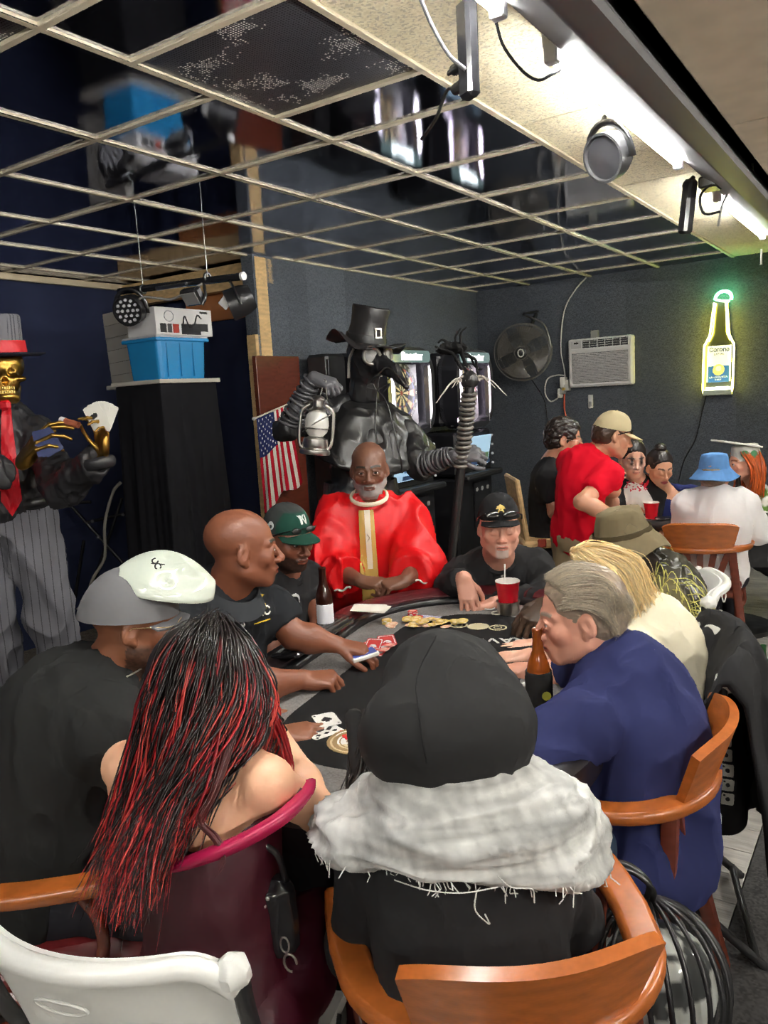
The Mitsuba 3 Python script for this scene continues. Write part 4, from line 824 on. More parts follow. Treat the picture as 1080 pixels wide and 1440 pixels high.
for a_, s_ in ((V(0.139, 3.360, 0.832), 1), (V(-0.183, 3.360, 0.819), -1)):
    t_ = np.linspace(0, 1, 14); put('cuff', tube(np.stack([a_[0]+.07*(t_-.3)*s_, a_[1]-.06+.03*t_, a_[2]+.012*np.sin(t_*9)*.5-.02*t_], 1), .009, 8, flat=.5), lin(222, 216, 205), 'm_cloth', True, ck, 'white cuff')
# black cap man: cap with gold emblem and sunglasses on the peak
k, cm = ball_cap(CAPMAN, (.013, .013, .014), tilt=-4, label='black cap with gold emblem', bl=.05, lift=.012)
H = CAPMAN; gold = lin(196, 168, 84)
put('emblem', decal(cm, words('A', .030), at_head(H, 0, .10, .085), H['R'][:, 1]+H['R'][:, 2]*.5, H['R'][:, 2], .002, .006), gold, 'm_plastic', False, k, 'gold letter emblem')
put('emblem', decal(cm, extr(Polygon([(-.02, 0), (.02, 0), (.014, .01), (0, .018), (-.014, .01)]), .002), at_head(H, 0, .10, .108), H['R'][:, 1]+H['R'][:, 2]*.8, H['R'][:, 2], .002, .006), gold, 'm_plastic', False, k)
def shades(P_, y, z, r=.026, label='sunglasses pushed up on the cap', tilt=25):
    ms = [xf(trimesh.creation.icosphere(2, 1), None, (q*.034, -.006, 0), (r*1.15, .006, r*.62)) for q in (-1, 1)]+[tube([(-.012, 0, .004), (.012, 0, .004)], .003, 6)]+[tube([(q*.062, -.006, .006), (q*.088, -.05, .006), (q*.092, -.10, .002)], .003, 6) for q in (-1, 1)]
    put('sunglasses', head_mesh(P_, xf(cat(ms), rotx(tilt), (0, y, z))), (.006, .006, .006), 'm_gloss', 40, P_['k'], label)
shades(H, .098, .074)
put('ear_stubble', head_mesh(H, cat([xf(trimesh.creation.icosphere(2, 1), None, (q*.070, -.03, .012), (.008, .03, .02)) for q in (-1, 1)])), lin(150, 135, 122), 'm_hair', True, H['k'], 'grey hair beside the ears')
for i in range(4):
    c_ = H['S']['L']*.5+H['S']['R']*.5+V(.0, 0, -.03-.05*i); q = onto(H['shirt'], np.array([[0, 0, 0.]]), c_, (0, -1, .3), (0, 0, 1), .002)
    put('button', xf(trimesh.creation.icosphere(1, .006), None, q[0]), lin(180, 178, 172), 'm_plastic', True, H['k'])
# green cap man
k, cm = ball_cap(GREEN, (.022, .022, .022), brim=lin(22, 54, 44), tilt=-2, label='dark cap with green front and white letters', bl=.07, lift=.003, paint=lambda v: np.where(((v[:, 1] > .02) & (v[:, 2] < .115))[:, None], lin(24, 58, 48), lin(48, 50, 50)))
H = GREEN
for s_, dx in (('N', -.004), ('Y', .004)):
    put('letter', decal(cm, words(s_, .036, False), at_head(H, dx, .10, .085), H['R'][:, 1]+H['R'][:, 2]*.5, H['R'][:, 2], .002, .006), lin(214, 216, 212), 'm_matte', False, k, 'white letter on the cap')
put('patch', decal(cm, Point(0, 0).buffer(.016, 12).difference(Point(.002, -.002).buffer(.007, 8)), at_head(H, .09, -.005, .062), H['R'][:, 0], H['R'][:, 2], .002, .008), lin(190, 196, 192), 'm_matte', False, k, 'round white side patch')
shades(H, .092, .058, .02)
put('shirt_logo', decal(H['shirt'], Point(0, 0).buffer(.03, 16).difference(Point(0, -.006).buffer(.024, 16)).difference(sbox(-.04, -.04, .04, -.012)).union(sbox(-.014, -.01, .014, -.004)), V(-0.317, 2.900, 0.855), H['f']+V(.3, -.6, 0), (0, 0, 1), .002, .015), lin(190, 190, 188), 'm_matte', False, H['k'], 'small white chest print')
# dealer: collar, buttons, chest logo, bald with shadow beard
H = DEALER; nb = V(-0.482, 2.360, 1.065)
Q = frame(H['f'], (0.15, 0, 1)); t_ = np.linspace(-2.6, 2.6, 31)
cl_ = lambda u, v: [nb[i]+Q[i, 0]*np.sin((u-.5)*5.4)*(.082+.030*v)+Q[i, 1]*(np.cos((u-.5)*5.4)*(.088+.030*v))+Q[i, 2]*(.022-.050*v-.03*np.cos((u-.5)*5.4)) for i in range(3)]
put('collar', grid(cl_, 40, 6, .005), (.030, .033, .037), 'm_cloth', 40, H['k'], 'turned-down polo collar')
for i in range(3):
    q = onto(H['shirt'], np.array([[0, 0, 0.]]), nb+H['f']*.10+V(.0, 0, -.085-.055*i), H['f'], (0, 0, 1), .003); put('button', xf(trimesh.creation.icosphere(1, .0075), None, q[0]), lin(220, 220, 216), 'm_plastic', True, H['k'])
lc = V(-0.374, 2.300, 0.999); ln_ = unit(H['f']+V(.1, -.5, .1))
put('chest_logo', decal(H['shirt'], words('RAC', .026), lc+V(.005, 0, -.030), ln_, (0, 0, 1), .004, .008, far=.06), lin(226, 224, 214), 'm_matte', False, H['k'], 'white letters on the chest')
put('chest_emblem', decal(H['shirt'], Polygon([(-.026, -.012), (.026, -.012), (.026, .004), (.012, .006), (.012, .022), (.026, .03), (.0, .04), (-.012, .026), (-.012, .008), (-.026, .004)]).difference(sbox(-.004, -.004, .004, .014)), lc+V(0, 0, .0), ln_, (0, 0, 1), .004, .01, far=.06), lin(214, 178, 60), 'm_matte', False, H['k'], 'yellow chest emblem')
put('chest_underline', decal(H['shirt'], sbox(-.03, -.002, .03, .002), lc+V(.008, 0, -.047), ln_, (0, 0, 1), .004, .012, far=.06), lin(214, 178, 60), 'm_matte', False, H['k'])
# grey cap man: snug cap, white mask on top, glasses, necklace
H = GRAY
k, cm = ball_cap(H, lin(104, 104, 106), tilt=-4, label='snug grey cap', bl=.028, lift=-.002, size=1.09, deep=.014)
def mk(u, v):
    y = -.105+.215*u; hw = .080*np.sin(np.pi*np.clip(u*.93+.045, 0, 1))**.5; x = (v-.5)*2*hw; e = 1-((v-.5)*2)**2
    z = .030*e**.7-.9*(u-.45)**2*.14+.024*np.exp(-((u-.70)/.12)**2-((v-.5)/.09)**2)-.010*np.exp(-((u-.46)/.07)**2-((np.abs(v-.5)-.24)/.09)**2)+.006*np.exp(-((u-.88)/.05)**2-((v-.5)/.2)**2)
    return [x, y, z]
MQ = roty(34) @ rotx(-7); mkx = lambda m: head_mesh(H, xf(m, MQ, (.022, .066, .110)))
put('mask', mkx(grid(mk, 60, 40, .003)), lin(206, 214, 200), 'm_gloss', True, H['k'], 'white plastic face mask lying on the cap')
eye_ = [tube([np.array([float(c_) for c_ in mk(np.array(u), np.array(v))])+np.array([0, 0, .002]) for u, v in pts], .0022, 6) for pts in ([(.34+.03*math.cos(t), .40+.06*math.sin(t)) for t in np.linspace(0, 5, 12)], [(.37+.03*math.cos(t), .52+.06*math.sin(t)) for t in np.linspace(2, 7, 12)], [(.30, .46), (.44, .48)])]
put('mask_mark', mkx(cat(eye_)), (.012, .012, .012), 'm_matte', True, H['k'], 'small black mark on the mask')
spectacles(H, lin(196, 176, 140), 'm_metal', .021, 'thin gold-rimmed glasses', .0013)
nk_ = GRAY['o']*.3+V(-0.697, 1.830, 0.985)*.7
put('necklace', tube(np.stack([nk_[0]+.078*np.cos(th), nk_[1]+.082*np.sin(th), nk_[2]-.03+.02*np.cos(th)], 1), .0022, 6, True), lin(200, 196, 186), 'm_metal', True, H['k'], 'thin necklace')
# navy T-shirt man: thinning grey hair
short_hair(BLUE, lin(142, 126, 108), .008, .006, .045, .0035, 5, 0, .004, 'thinning grey-brown hair', -.062, part=lambda v, c: c*(1+.35*np.clip((v[:, 1]-.0)/.06, 0, 1)*(v[:, 2] > .08))[:, None])
gs = []
for x_ in np.linspace(-.075, .075, 9):
    c_ = math.sqrt(max(0, 1-(x_/.082)**2)); gs.append([at_head(BLUE, x_, .062*c_+.0, .062+.048*c_), at_head(BLUE, x_*1.02, .0, .045+.085*c_), at_head(BLUE, x_*1.04, -.07, .035+.072*c_), at_head(BLUE, x_*1.03, -.118*c_-.006, .02), at_head(BLUE, x_*.9, -.112*c_-.004, -.05)])
for q in (-1, 1): gs.insert(0 if q < 0 else 99, [at_head(BLUE, q*.078, .052, .045), at_head(BLUE, q*.087, .01, .045), at_head(BLUE, q*.087, -.04, .02), at_head(BLUE, q*.075, -.078, -.03), at_head(BLUE, q*.06, -.09, -.06)])
m, ids, al = strands(gs, 1300, .0011, 15, .0035, wav=.003, sides=3); rr = np.random.default_rng(15).random(1300)
put('hair_strands', m, lin(186, 174, 152)*(.5+.8*rr[ids])[:, None], 'm_hair', True, BLUE['k'], 'combed-back grey-brown strands')
# background men
short_hair(GLAS, lin(34, 27, 24), .020, .012, .05, .005, 6, 0, .012, 'tousled dark hair', -.06); spectacles(GLAS, lin(200, 190, 175), 'm_metal', .021, 'glasses', .002)
short_hair(POLO, lin(62, 44, 34), .004, .006, .05, .005, 7, 0, .005, 'short brown hair', -.06, cut=.028)
k, cm = ball_cap(POLO, lin(186, 172, 136), tilt=-2, label='khaki cap with sunglasses on the peak', bl=.085, lift=.0); shades(POLO, .085, .045, .022)
short_hair(PAINT, lin(30, 25, 23), .012, .005, .05, .005, 8, 0, .004, 'short dark hair', -.05)
put('printed_oval', decal(PAINT['shirt'], extr(__import__('shapely').affinity.scale(Point(0, 0).buffer(.1, 24), .82, 1.15), .001), V(1.607, 4.850, 0.890), (.15, -1, .1), (-.2, 0, 1), .004, .02), lin(226, 224, 216), 'm_matte', False, PAINT['k'], 'plain white printed oval')
rg = np.random.default_rng(3)
put('printed_specks', decal(PAINT['shirt'], cat([xf(extr(Point(0, 0).buffer(.005, 6), .001), None, (x, y, 0)) for x, y in rg.uniform((-.12, .09), (.10, .17), (60, 2))]), V(1.580, 4.850, 0.855), (0, -1, .1), (0, 0, 1), .004, 0), lin(196, 50, 70), 'm_matte', False, PAINT['k'], 'red printed specks')
short_hair(TANK, lin(30, 25, 24), .010, .005, .04, .005, 9, 0, .003, 'dark hair tied up', -.05)
put('hair_knot', head_mesh(TANK, xf(trimesh.creation.icosphere(3, 1), None, (0, -.035, .135), (.04, .04, .028))), lin(28, 24, 22), 'm_hair', True, TANK['k'])
put('neckline', tube(smoothp([V(1.718, 5.100, 0.916), V(1.700, 4.980, 0.830), V(1.744, 4.940, 0.787), V(1.814, 4.980, 0.842), V(1.886, 5.100, 0.906)], 5), .007, 6), lin(220, 214, 204), 'm_cloth', True, TANK['k'], 'pale neckline')
short_hair(WHITE, lin(120, 100, 84), .0, .004, .05, .005, 9, 0, .003, 'short hair', -.06, cut=.035)
k, hm = bucket_hat(WHITE, BUCKET, lin(82, 124, 172), 'blue denim bucket hat', tilt=6, amp=.003, lift=.004, wave=.006)
# orange-haired woman
H = ORANGE
gd = [[at_head(H, -.06, .05, .07), at_head(H, -.092, .01, .0), at_head(H, -.10, -.02, -.10), at_head(H, -.085, .0, -.25)], [at_head(H, -.05, -.05, .10), at_head(H, -.09, -.06, .0), at_head(H, -.10, -.06, -.12), at_head(H, -.09, -.04, -.27)], [at_head(H, 0, -.10, .08), at_head(H, -.03, -.13, -.02), at_head(H, -.03, -.12, -.14), at_head(H, -.03, -.10, -.26)], [at_head(H, .05, -.05, .10), at_head(H, .09, -.06, .0), at_head(H, .1, -.05, -.12), at_head(H, .09, -.02, -.25)]]
gl = [[at_head(H, .06, .05, .07), at_head(H, .092, .01, .0), at_head(H, .10, -.02, -.10), at_head(H, .085, .0, -.25)]]
m, ids, al = strands(gd+gl, 260, .008, 4, .008); c = lin(186, 84, 34)*np.array(.6+.8*np.random.default_rng(1).random(260))[ids][:, None]
put('hair', m, c, 'm_hair', True, H['k'], 'long orange hair')
prof = [(.001, .085), (.07, .085), (.08, .08), (.092, .0), (.094, -.012), (.09, -.012), (.086, .0), (.001, .07)]
k, hm = bucket_hat(H, prof, lin(214, 214, 204), 'white hat with a green spot and a flat white board on top', tilt=-8, amp=.002, lift=.015)
bd_ = head_mesh(H, xf(bx(.20, .27, .014, (0, .075, .128), .003), rotx(10))); put('flat_board', bd_, lin(222, 222, 212), 'm_matte', 35, k, 'flat white board')
for x_, y_ in ((.0, -.13), (.09, -.03), (-.09, -.03), (-.075, .03), (.075, .03)):
    n_ = H['R'] @ unit(V(x_, y_+.018, 0)); put('green_spot', decal(hm, Point(0, 0).buffer(.024, 16), at_head(H, x_, y_, .07), n_, H['R'][:, 2], .003, .01, far=.05), lin(70, 128, 88), 'm_matte', False, k, 'green spot')
# blonde hair
H = BLOND
L_ = lambda *q: at_head(H, *q)
fc = Field()
fc.ell((0, -.02, .045), (.089, .110, .092), None, .02).ell((0, -.06, -.02), (.085, .07, .09), None, .03).ell((0, .13, -.05), (.068, .06, .12), None, .015, -1)
put('hair_base', head_mesh(H, fc.mesh(.006)), lin(196, 164, 104)*.75, 'm_hair', True, H['k'], 'blonde hair')
gs = []
for a_ in np.linspace(-70, 250, 15):
    t_ = math.radians(a_); cx, cy = math.cos(t_), math.sin(t_)
    if cy > .55: continue
    gs.append([L_(.01*cx, .045, .128), L_(.065*cx, .02+.05*cy, .122), L_(.098*cx, -.02+.115*cy, .05), L_(.103*cx, -.03+.115*cy, -.05), L_(.105*cx, -.03+.12*cy, -.13), L_(.085*cx, -.03+.10*cy, -.195)])
gs = sorted(gs, key=lambda g: math.atan2(*((np.linalg.inv(H['R']) @ (g[3]-H['o']))[[0, 1]]*V(1, -1))))
m, ids, al = strands(gs, 1900, .0018, 6, .007, wav=.007, wf=1.6, sides=3); rr = np.random.default_rng(2).random(1900)
put('hair', m, lin(250, 224, 164)*(.62+.55*rr[ids])[:, None]*(1-.12*al[:, None]), 'm_hair', True, H['k'], 'shoulder-length blonde hair')
# scarecrow: drab hat, straw
H = SCARE
hp = [(.001, .098), (.05, .100), (.075, .09), (.084, .06), (.096, .008), (.105, .0), (.135, -.036), (.152, -.058), (.150, -.062), (.132, -.042), (.098, .0), (.078, .06), (.05, .09), (.001, .09)]
k, hm = bucket_hat(H, hp, lin(104, 94, 72), 'floppy drab brown hat', tilt=4, amp=.007, lift=.012, wave=.012, seed=4)
put('hat_band', head_mesh(H, xf(lathe([(.1005, 0), (.102, .002), (.0995, .02), (.098, .02)], 40), rotx(4), (0, -.018, .042), V(.95, 1.1, 1))), lin(66, 58, 42), 'm_cloth', True, k)
fm = Field(); fm.ell((0, .02, -.035), (.078, .085, .105), None, .02).ell((0, -.02, .02), (.086, .103, .08), None, .03).cone((0, -.02, -.06), (0, -.05, -.17), .075, .10, .03).ell((0, .125, .003), (.045, .04, .014), None, .01, -1)
put('burlap_hood', head_mesh(H, fold(fm.mesh(.007), .005, 18, 2)), lin(34, 28, 24), 'm_cloth', True, H['k'], 'dark cloth hood over the face')
sg = []; rg = np.random.default_rng(8); tgt = H['shirt']; vv = np.asarray(tgt.vertices); top = vv[(vv[:, 2] > 1.02)]
cape = Field(); torso_c = H['S']['L']*.5+H['S']['R']*.5
for a0, b0 in ((H['S']['L'], H['S']['R']), (H['S']['L'], V(0.956, 2.920, 0.886)), (H['S']['R'], V(0.956, 2.920, 0.886))): cape.cone(a0, b0, .105, .10, .05)
cape.plane(torso_c-V(0, 0, .06), (0, 0, -1), .01)
cape_m = fold(cape.mesh(.01), .008, 12, 5); put('burlap_cape', cape_m, lin(92, 86, 58)*(.7+.6*nz(np.asarray(cape_m.vertices), 40, 3))[:, None], 'm_cloth', True, H['k'], 'frayed olive shoulder cape')
cv = np.asarray(cape_m.vertices); cn = vnorm(cape_m); ii = rg.choice(np.where(cv[:, 2] < np.quantile(cv[:, 2], .85))[0], 420)
for i in ii:
    d0 = unit(cn[i]+rg.normal(0, .6, 3)); l_ = rg.uniform(.06, .15); sg.append(tube(smoothp([cv[i]+cn[i]*.002, cv[i]+d0*l_*.4+V(0, 0, -.004), cv[i]+d0*l_*.75+V(0, 0, -.02-l_*.35), cv[i]+d0*l_*.9+V(0, 0, -.03-l_*.7)], 3), .0018, 3))
labels[put('straw', cat(sg), lin(206, 200, 120), 'm_matte', True, H['k'], 'loose pale yellow straw')]['kind'] = 'stuff'
# navy T-shirt man's jeans show; hooded person's hood, hair, scarf
H = HOOD
fh = Field(); o_, R_ = H['o'], H['R']; Lh = lambda *q: at_head(H, *q)
fh.ell(Lh(0, -.03, .025), V(.114, .135, .126), R_, .03).ell(Lh(0, -.05, -.06), V(.118, .11, .11), R_, .04)
fh.cone(V(0.002, 1.270, 1.048), V(0.153, 1.220, 1.068), .07, .07, .05).ell(V(0.066, 1.220, 1.079), V(.115, .09, .075), None, .04)
fh.ell(Lh(0, .14, -.03), V(.085, .10, .125), R_, .02, -1)
fh.cone(V(-0.077, 1.420, 1.021), V(-0.060, 1.360, 0.950), .02, .03, .04)
hm = relax(fh.mesh(.0065), 3); hm = fold(hm, .010, 6, 12, (1, 1, .35)); hm = fold(hm, .003, 14, 14, (1, 1, .4))
put('hood', hm, (.016, .016, .0165), 'm_cloth', True, H['k'], 'black fabric hood')
sm_ = [smoothp([V(0.077, 1.330, 1.201), V(0.039, 1.200, 1.179), V(0.036, 1.160, 1.125), V(0.042, 1.120, 1.068)], 8)]
put('hood_seam', tube(np.vstack([onto(hm, np.zeros((1, 3)), q_, (0, -1, .35), (0, 0, 1), .0005) for q_ in sm_[0]]), .0013, 5), (.011, .011, .012), 'm_cloth', True, H['k'])
gs = [[V(-0.060, 1.420, 1.035), V(-0.082, 1.410, 0.969), V(-0.094, 1.380, 0.900), V(-0.102, 1.360, 0.840)], [V(-0.043, 1.380, 1.023), V(-0.063, 1.360, 0.964), V(-0.076, 1.340, 0.892), V(-0.086, 1.320, 0.835)], [V(-0.018, 1.350, 1.007), V(-0.040, 1.320, 0.955), V(-0.055, 1.310, 0.907), V(-0.068, 1.300, 0.859)]]
m, ids, al = strands(gs, 130, .003, 9, .007, wav=.004); put('hair', m, (.012, .011, .011), 'm_hair', True, H['k'], 'long black hair falling from the hood')
sc = Field(); SL, SR, nk_ = H['S']['L'], H['S']['R'], V(0.089, 1.270, 0.936)
sc.cone(SL, SR, .10, .10, .05).cone(nk_+V(0, .0, .01), SL, .105, .098, .05).cone(nk_+V(0, 0, .01), SR, .105, .10, .05).cone(SL, SL+V(-.01, .02, -.10), .094, .088, .04).cone(SR, SR+V(.03, .02, -.10), .098, .09, .04)
sc.ell(V(0.098, 1.225, 0.848), V(.205, .16, .17), H['TF'], .05)
pc = V(0.088, 1.120, 0.882); sc.plane(pc, (-.10, -.25, -1), .01)
sm = relax(sc.mesh(.006), 3); ax = np.stack([unit(V(1, .2, .18)), unit(V(-.2, 1, 0)), V(0, 0, 1)], 1)
sm = fold(sm, .013, 8, 21, (.22, .5, 1.5), ax, 3.0); sm = fold(sm, .006, 22, 23, (.16, .4, 1.4), ax, 3.0)
v = np.asarray(sm.vertices); w_ = nz((v @ ax)*V(.12, .4, 1.6), 40, 4); w2 = nz((v @ ax)*V(1.3, .6, .25), 70, 6)
scol = lin(196, 196, 192)*(np.clip(.05+1.5*w_, .2, 1.15)*np.clip(.55+.8*w2, .5, 1.1))[:, None]
put('scarf', sm, scol, 'm_cloth', True, H['k'], 'thin crinkled white scarf')
lo_ = v[np.abs((v-pc) @ unit(V(-.10, -.25, -1))) < .006]; lo_ = lo_[lo_[:, 1] < 1.22]; rg = np.random.default_rng(5); fr = []
for i in rg.choice(len(lo_), 150): fr.append(tube([lo_[i], lo_[i]+rg.normal(0, .003, 3)+V(0, -.004, -.008), lo_[i]+rg.normal(0, .006, 3)+V(0, -.003, -rg.uniform(.01, .022))], .0011, 3))
labels[put('fringe', cat(fr), lin(205, 205, 200), 'm_cloth', False, H['k'], 'frayed edge of the scarf')]['kind'] = 'stuff'
put('loose_thread', cat([tube(smoothp(q, 6), .0013, 4) for q in ([V(-0.017, 1.120, 0.882), V(0.031, 1.080, 0.889), V(0.083, 1.070, 0.888), V(0.136, 1.070, 0.894)], [V(0.104, 1.070, 0.889), V(0.101, 1.070, 0.859), V(0.121, 1.070, 0.835), V(0.115, 1.070, 0.852)], [V(0.138, 1.080, 0.905), V(0.157, 1.070, 0.892), V(0.188, 1.080, 0.881), V(0.191, 1.080, 0.858)])]), lin(200, 200, 196), 'm_cloth', True, H['k'], 'long loose threads')
# woman with red-streaked hair: scalp hair, long locks, velvet edge
H = GIRL; Lh = lambda *q: at_head(H, *q)
fc = Field(); fc.ell((0, -.02, .045), (.092, .112, .092), None, .02).ell((0, -.07, -.03), (.088, .07, .11), None, .03).ell((-.0, .135, -.06), (.07, .06, .13), None, .015, -1)
put('hair_base', head_mesh(H, fc.mesh(.006)), (.012, .010, .010), 'm_hair', True, H['k'], 'black hair over the head')
cr = Lh(.0, -.0, .130)
G_ = [[cr, V(-0.380, 1.360, 1.193), V(-0.427, 1.330, 1.114), V(-0.457, 1.310, 0.999), V(-0.498, 1.280, 0.885), V(-0.530, 1.240, 0.799)],
      [cr, V(-0.351, 1.320, 1.217), V(-0.385, 1.270, 1.136), V(-0.414, 1.250, 1.020), V(-0.458, 1.220, 0.905), V(-0.492, 1.180, 0.794)],
      [cr, V(-0.321, 1.300, 1.222), V(-0.341, 1.250, 1.141), V(-0.369, 1.220, 1.032), V(-0.418, 1.190, 0.921), V(-0.447, 1.150, 0.800)],
      [cr, V(-0.295, 1.300, 1.214), V(-0.301, 1.250, 1.138), V(-0.345, 1.210, 1.048), V(-0.401, 1.180, 0.945), V(-0.430, 1.140, 0.831)],
      [cr, V(-0.276, 1.320, 1.200), V(-0.265, 1.270, 1.135), V(-0.309, 1.240, 1.056), V(-0.375, 1.200, 0.975), V(-0.417, 1.170, 0.878)],
      [cr, V(-0.267, 1.360, 1.173), V(-0.245, 1.330, 1.103), V(-0.272, 1.290, 1.037), V(-0.350, 1.240, 0.970), V(-0.403, 1.200, 0.901)],
      [cr, V(-0.270, 1.420, 1.139), V(-0.247, 1.410, 1.071), V(-0.238, 1.400, 1.026), V(-0.245, 1.380, 1.007), V(-0.258, 1.370, 0.992)]]
m, ids, al = strands(G_, 3200, .0021, 12, .0085, wav=.017, wf=1.3, sides=3); rr = np.random.default_rng(12); nn = 3200
red = rr.random(nn) < .42; st = rr.uniform(.18, .5, nn); b = np.clip((al-st[ids])/.12, 0, 1)*red[ids]
base = lin(30, 24, 24)*(.5+.8*rr.random(nn)[ids])[:, None]; hot = np.array([lin(168, 34, 38), lin(196, 70, 62), lin(128, 26, 34)])[rr.integers(0, 3, nn)][ids]
put('hair', m, base*(1-b[:, None])+hot*b[:, None], 'm_hair', True, H['k'], 'long wavy black hair with red streaks')
G2 = [[V(-0.267, 1.250, 1.118), V(-0.300, 1.190, 1.012), V(-0.322, 1.170, 0.976), V(-0.294, 1.160, 0.944), V(-0.282, 1.140, 0.913), V(-0.307, 1.130, 0.891)], [V(-0.259, 1.260, 1.101), V(-0.294, 1.190, 1.012), V(-0.318, 1.170, 0.970), V(-0.300, 1.160, 0.946), V(-0.280, 1.140, 0.925), V(-0.298, 1.130, 0.893)]]
m, ids, al = strands(G2, 22, .0024, 3, .002); put('loose_lock', m, lin(70, 26, 26), 'm_hair', True, H['k'], 'single curled lock on the back')
m, ids, al = strands([[V(-0.242, 1.360, 1.171), V(-0.229, 1.340, 1.098), V(-0.217, 1.360, 1.028), V(-0.204, 1.350, 0.977), V(-0.213, 1.330, 0.933)], [V(-0.241, 1.380, 1.151), V(-0.228, 1.360, 1.083), V(-0.213, 1.380, 1.012), V(-0.204, 1.360, 0.966), V(-0.209, 1.340, 0.935)]], 50, .003, 5, .003)
put('face_lock', m, lin(150, 30, 34), 'm_hair', True, H['k'], 'red lock beside the face')
bp = smoothp([V(-0.469, 1.330, 0.825), V(-0.391, 1.220, 0.866), V(-0.303, 1.165, 0.917), V(-0.246, 1.170, 0.937), V(-0.198, 1.205, 0.948), V(-0.172, 1.280, 0.941), V(-0.173, 1.360, 0.922), V(-0.203, 1.420, 0.871)], 8)
put('velvet_band', tube(bp, np.interp(np.linspace(0, 1, len(bp)), [0, .3, .6, .8, 1], [.016, .028, .028, .022, .014]), 10, flat=.45), lin(150, 18, 62), 'm_satin', True, H['k'], 'shiny crimson velvet off-shoulder band')

# ---------------------------------------------------------------- on the poker table
TZ = .7605
def flat_card(label, pos, ang, suit=None, back=None, group=None, tilt=0):
    m = extr(Polygon(rrect(.063, .089, .12, 4)), .0008); Q = rotz(ang) @ rotx(tilt)
    k = solo('playing_card', xf(m, Q, pos), lin(236, 234, 226) if back is None else back, 'm_plastic', label, 'playing card', group, False)
    g = lambda s_, x, y, sc: xf(extr(s_, .0004), Q, np.asarray(pos)+Q @ V(x, y, .0008), V(sc, sc, 1))
    heart = Polygon([(0, -1), (.85, .1), (.8, .6), (.4, .8), (0, .45), (-.4, .8), (-.8, .6), (-.85, .1)]).buffer(.08); spade = Polygon([(0, 1), (.8, .05), (.7, -.4), (.2, -.35), (.3, -.85), (-.3, -.85), (-.2, -.35), (-.7, -.4), (-.8, .05)]).buffer(.08)
    if suit:
        red = suit[0] == 'h'; s_ = heart if red else spade; c_ = lin(196, 24, 36) if red else (.012, .012, .014)
        sp_ = [(0, 0, .017)] if suit[1] == 1 else [(x, y, .0075) for x in (-.012, .012) for y in (-.025, 0, .025)]
        put('pip', cat([g(s_, *q) for q in sp_+[(-.024, .035, .004), (.024, -.035, .004)]]), c_, 'm_plastic', False, k, 'printed pips')
    if back is not None: put('back_border', cat([g(Polygon(rrect(.055, .081, .1, 4)).difference(Polygon(rrect(.049, .075, .1, 4))), 0, 0, 1), g(Point(0, 0).buffer(.014, 16), 0, 0, 1)]), lin(230, 230, 226), 'm_plastic', False, k)
    return k
flat_card('ace of spades lying face up on the felt, topmost of the white cards', V(-0.189, 2.037, 0.762), 20, ('s', 1))
flat_card('face-up black-suit card lying under the ace of spades on its left', V(-0.208, 1.976, 0.761), -68, ('s', 6))
flat_card('second black-suit card half under its neighbour by the ace of spades', V(-0.190, 1.962, 0.761), -55, ('s', 6))
flat_card('ace of hearts lying face up beside the printed tan emblem', V(-0.127, 1.921, 0.761), -8, ('h', 1))
flat_card('blue-backed card lying behind the heap of yellow chips', V(0.150, 2.966, 0.761), 62, None, lin(150, 156, 186))
for i, (c0, a_) in enumerate([(V(-0.057, 2.673, 0.762), 20), (V(-0.032, 2.629, 0.762), -40), (V(-0.047, 2.578, 0.762), 70), (V(-0.014, 2.673, 0.762), 10), (V(-0.067, 2.627, 0.762), -20)]):
    flat_card('loose red-backed card in the fan beside the dealer\'s deck', c0+V(0, 0, .0012*i), a_, None, lin(176, 60, 58), 'red-backed cards beside the deck', 6*i)
dk = thing('card_deck', 'deck of blue-backed cards held in the dealer\'s hand', 'deck of cards')
D_ = V(-0.093, 2.440, 0.804); Q = rotz(-70) @ rotx(8)
put('cards', xf(bx(.063, .089, .014, (0, 0, 0), .003), Q, D_), lin(232, 230, 222), 'm_plastic', 35, dk); put('back_print', xf(extr(Polygon(rrect(.054, .08, .1, 4)).difference(Point(0, 0).buffer(.017, 16)), .0006), Q, D_+V(0, 0, .0072)), lin(66, 84, 150), 'm_plastic', False, dk, 'blue printed back')
def chip(name, pos, col, label, group, tilt=(0, 0)):
    m = lathe([(0.0005, 0), (.0185, 0), (.0195, .0007), (.0195, .0027), (.0185, .0034), (.0005, .0034)], 28); v = np.asarray(m.vertices); r = np.hypot(v[:, 0], v[:, 1]); th = np.arctan2(v[:, 1], v[:, 0])
    c = np.where((((th*4/math.pi).round().astype(int) % 2 == 0) & (r > .0187))[:, None], lin(232, 226, 206), np.asarray(col))
    k = thing(name, label, 'poker chip', group); Q = rotz(rng.uniform(0, 360)) @ rotx(tilt[0]) @ roty(tilt[1])
    put('body', xf(m, Q, pos), c, 'm_plastic', True, k); put('inlay', xf(extr(Point(0, 0).buffer(.0115, 18), .0003), Q, np.asarray(pos)+Q @ V(0, 0, .0034)), np.asarray(col)*.55+lin(240, 230, 200)*.45, 'm_plastic', False, k)
YEL, PNK, RDC = lin(206, 178, 92), lin(214, 168, 140), lin(186, 32, 40)
rng = random.Random(11)
for i in range(34):
    t_ = rng.random(); c0 = V(0.061, 2.885, 0.762)*(1-t_)+V(0.260, 2.882, 0.762)*t_+V(rng.gauss(0, .008), rng.gauss(0, .030), .0034*(i % 4))
    chip('yellow_chip', c0, YEL if i % 4 else PNK, 'yellow poker chip in the loose heap beside the black oval', 'yellow chips in the loose heap', (rng.uniform(-6, 6), rng.uniform(-6, 6)))
for i in range(5): chip('yellow_chip', V(-0.014, 2.919, 0.762)+V(.002*(i % 2), 0, .0036*i), YEL, 'yellow poker chip in the small stack near the white papers', 'yellow chips in the small stack')
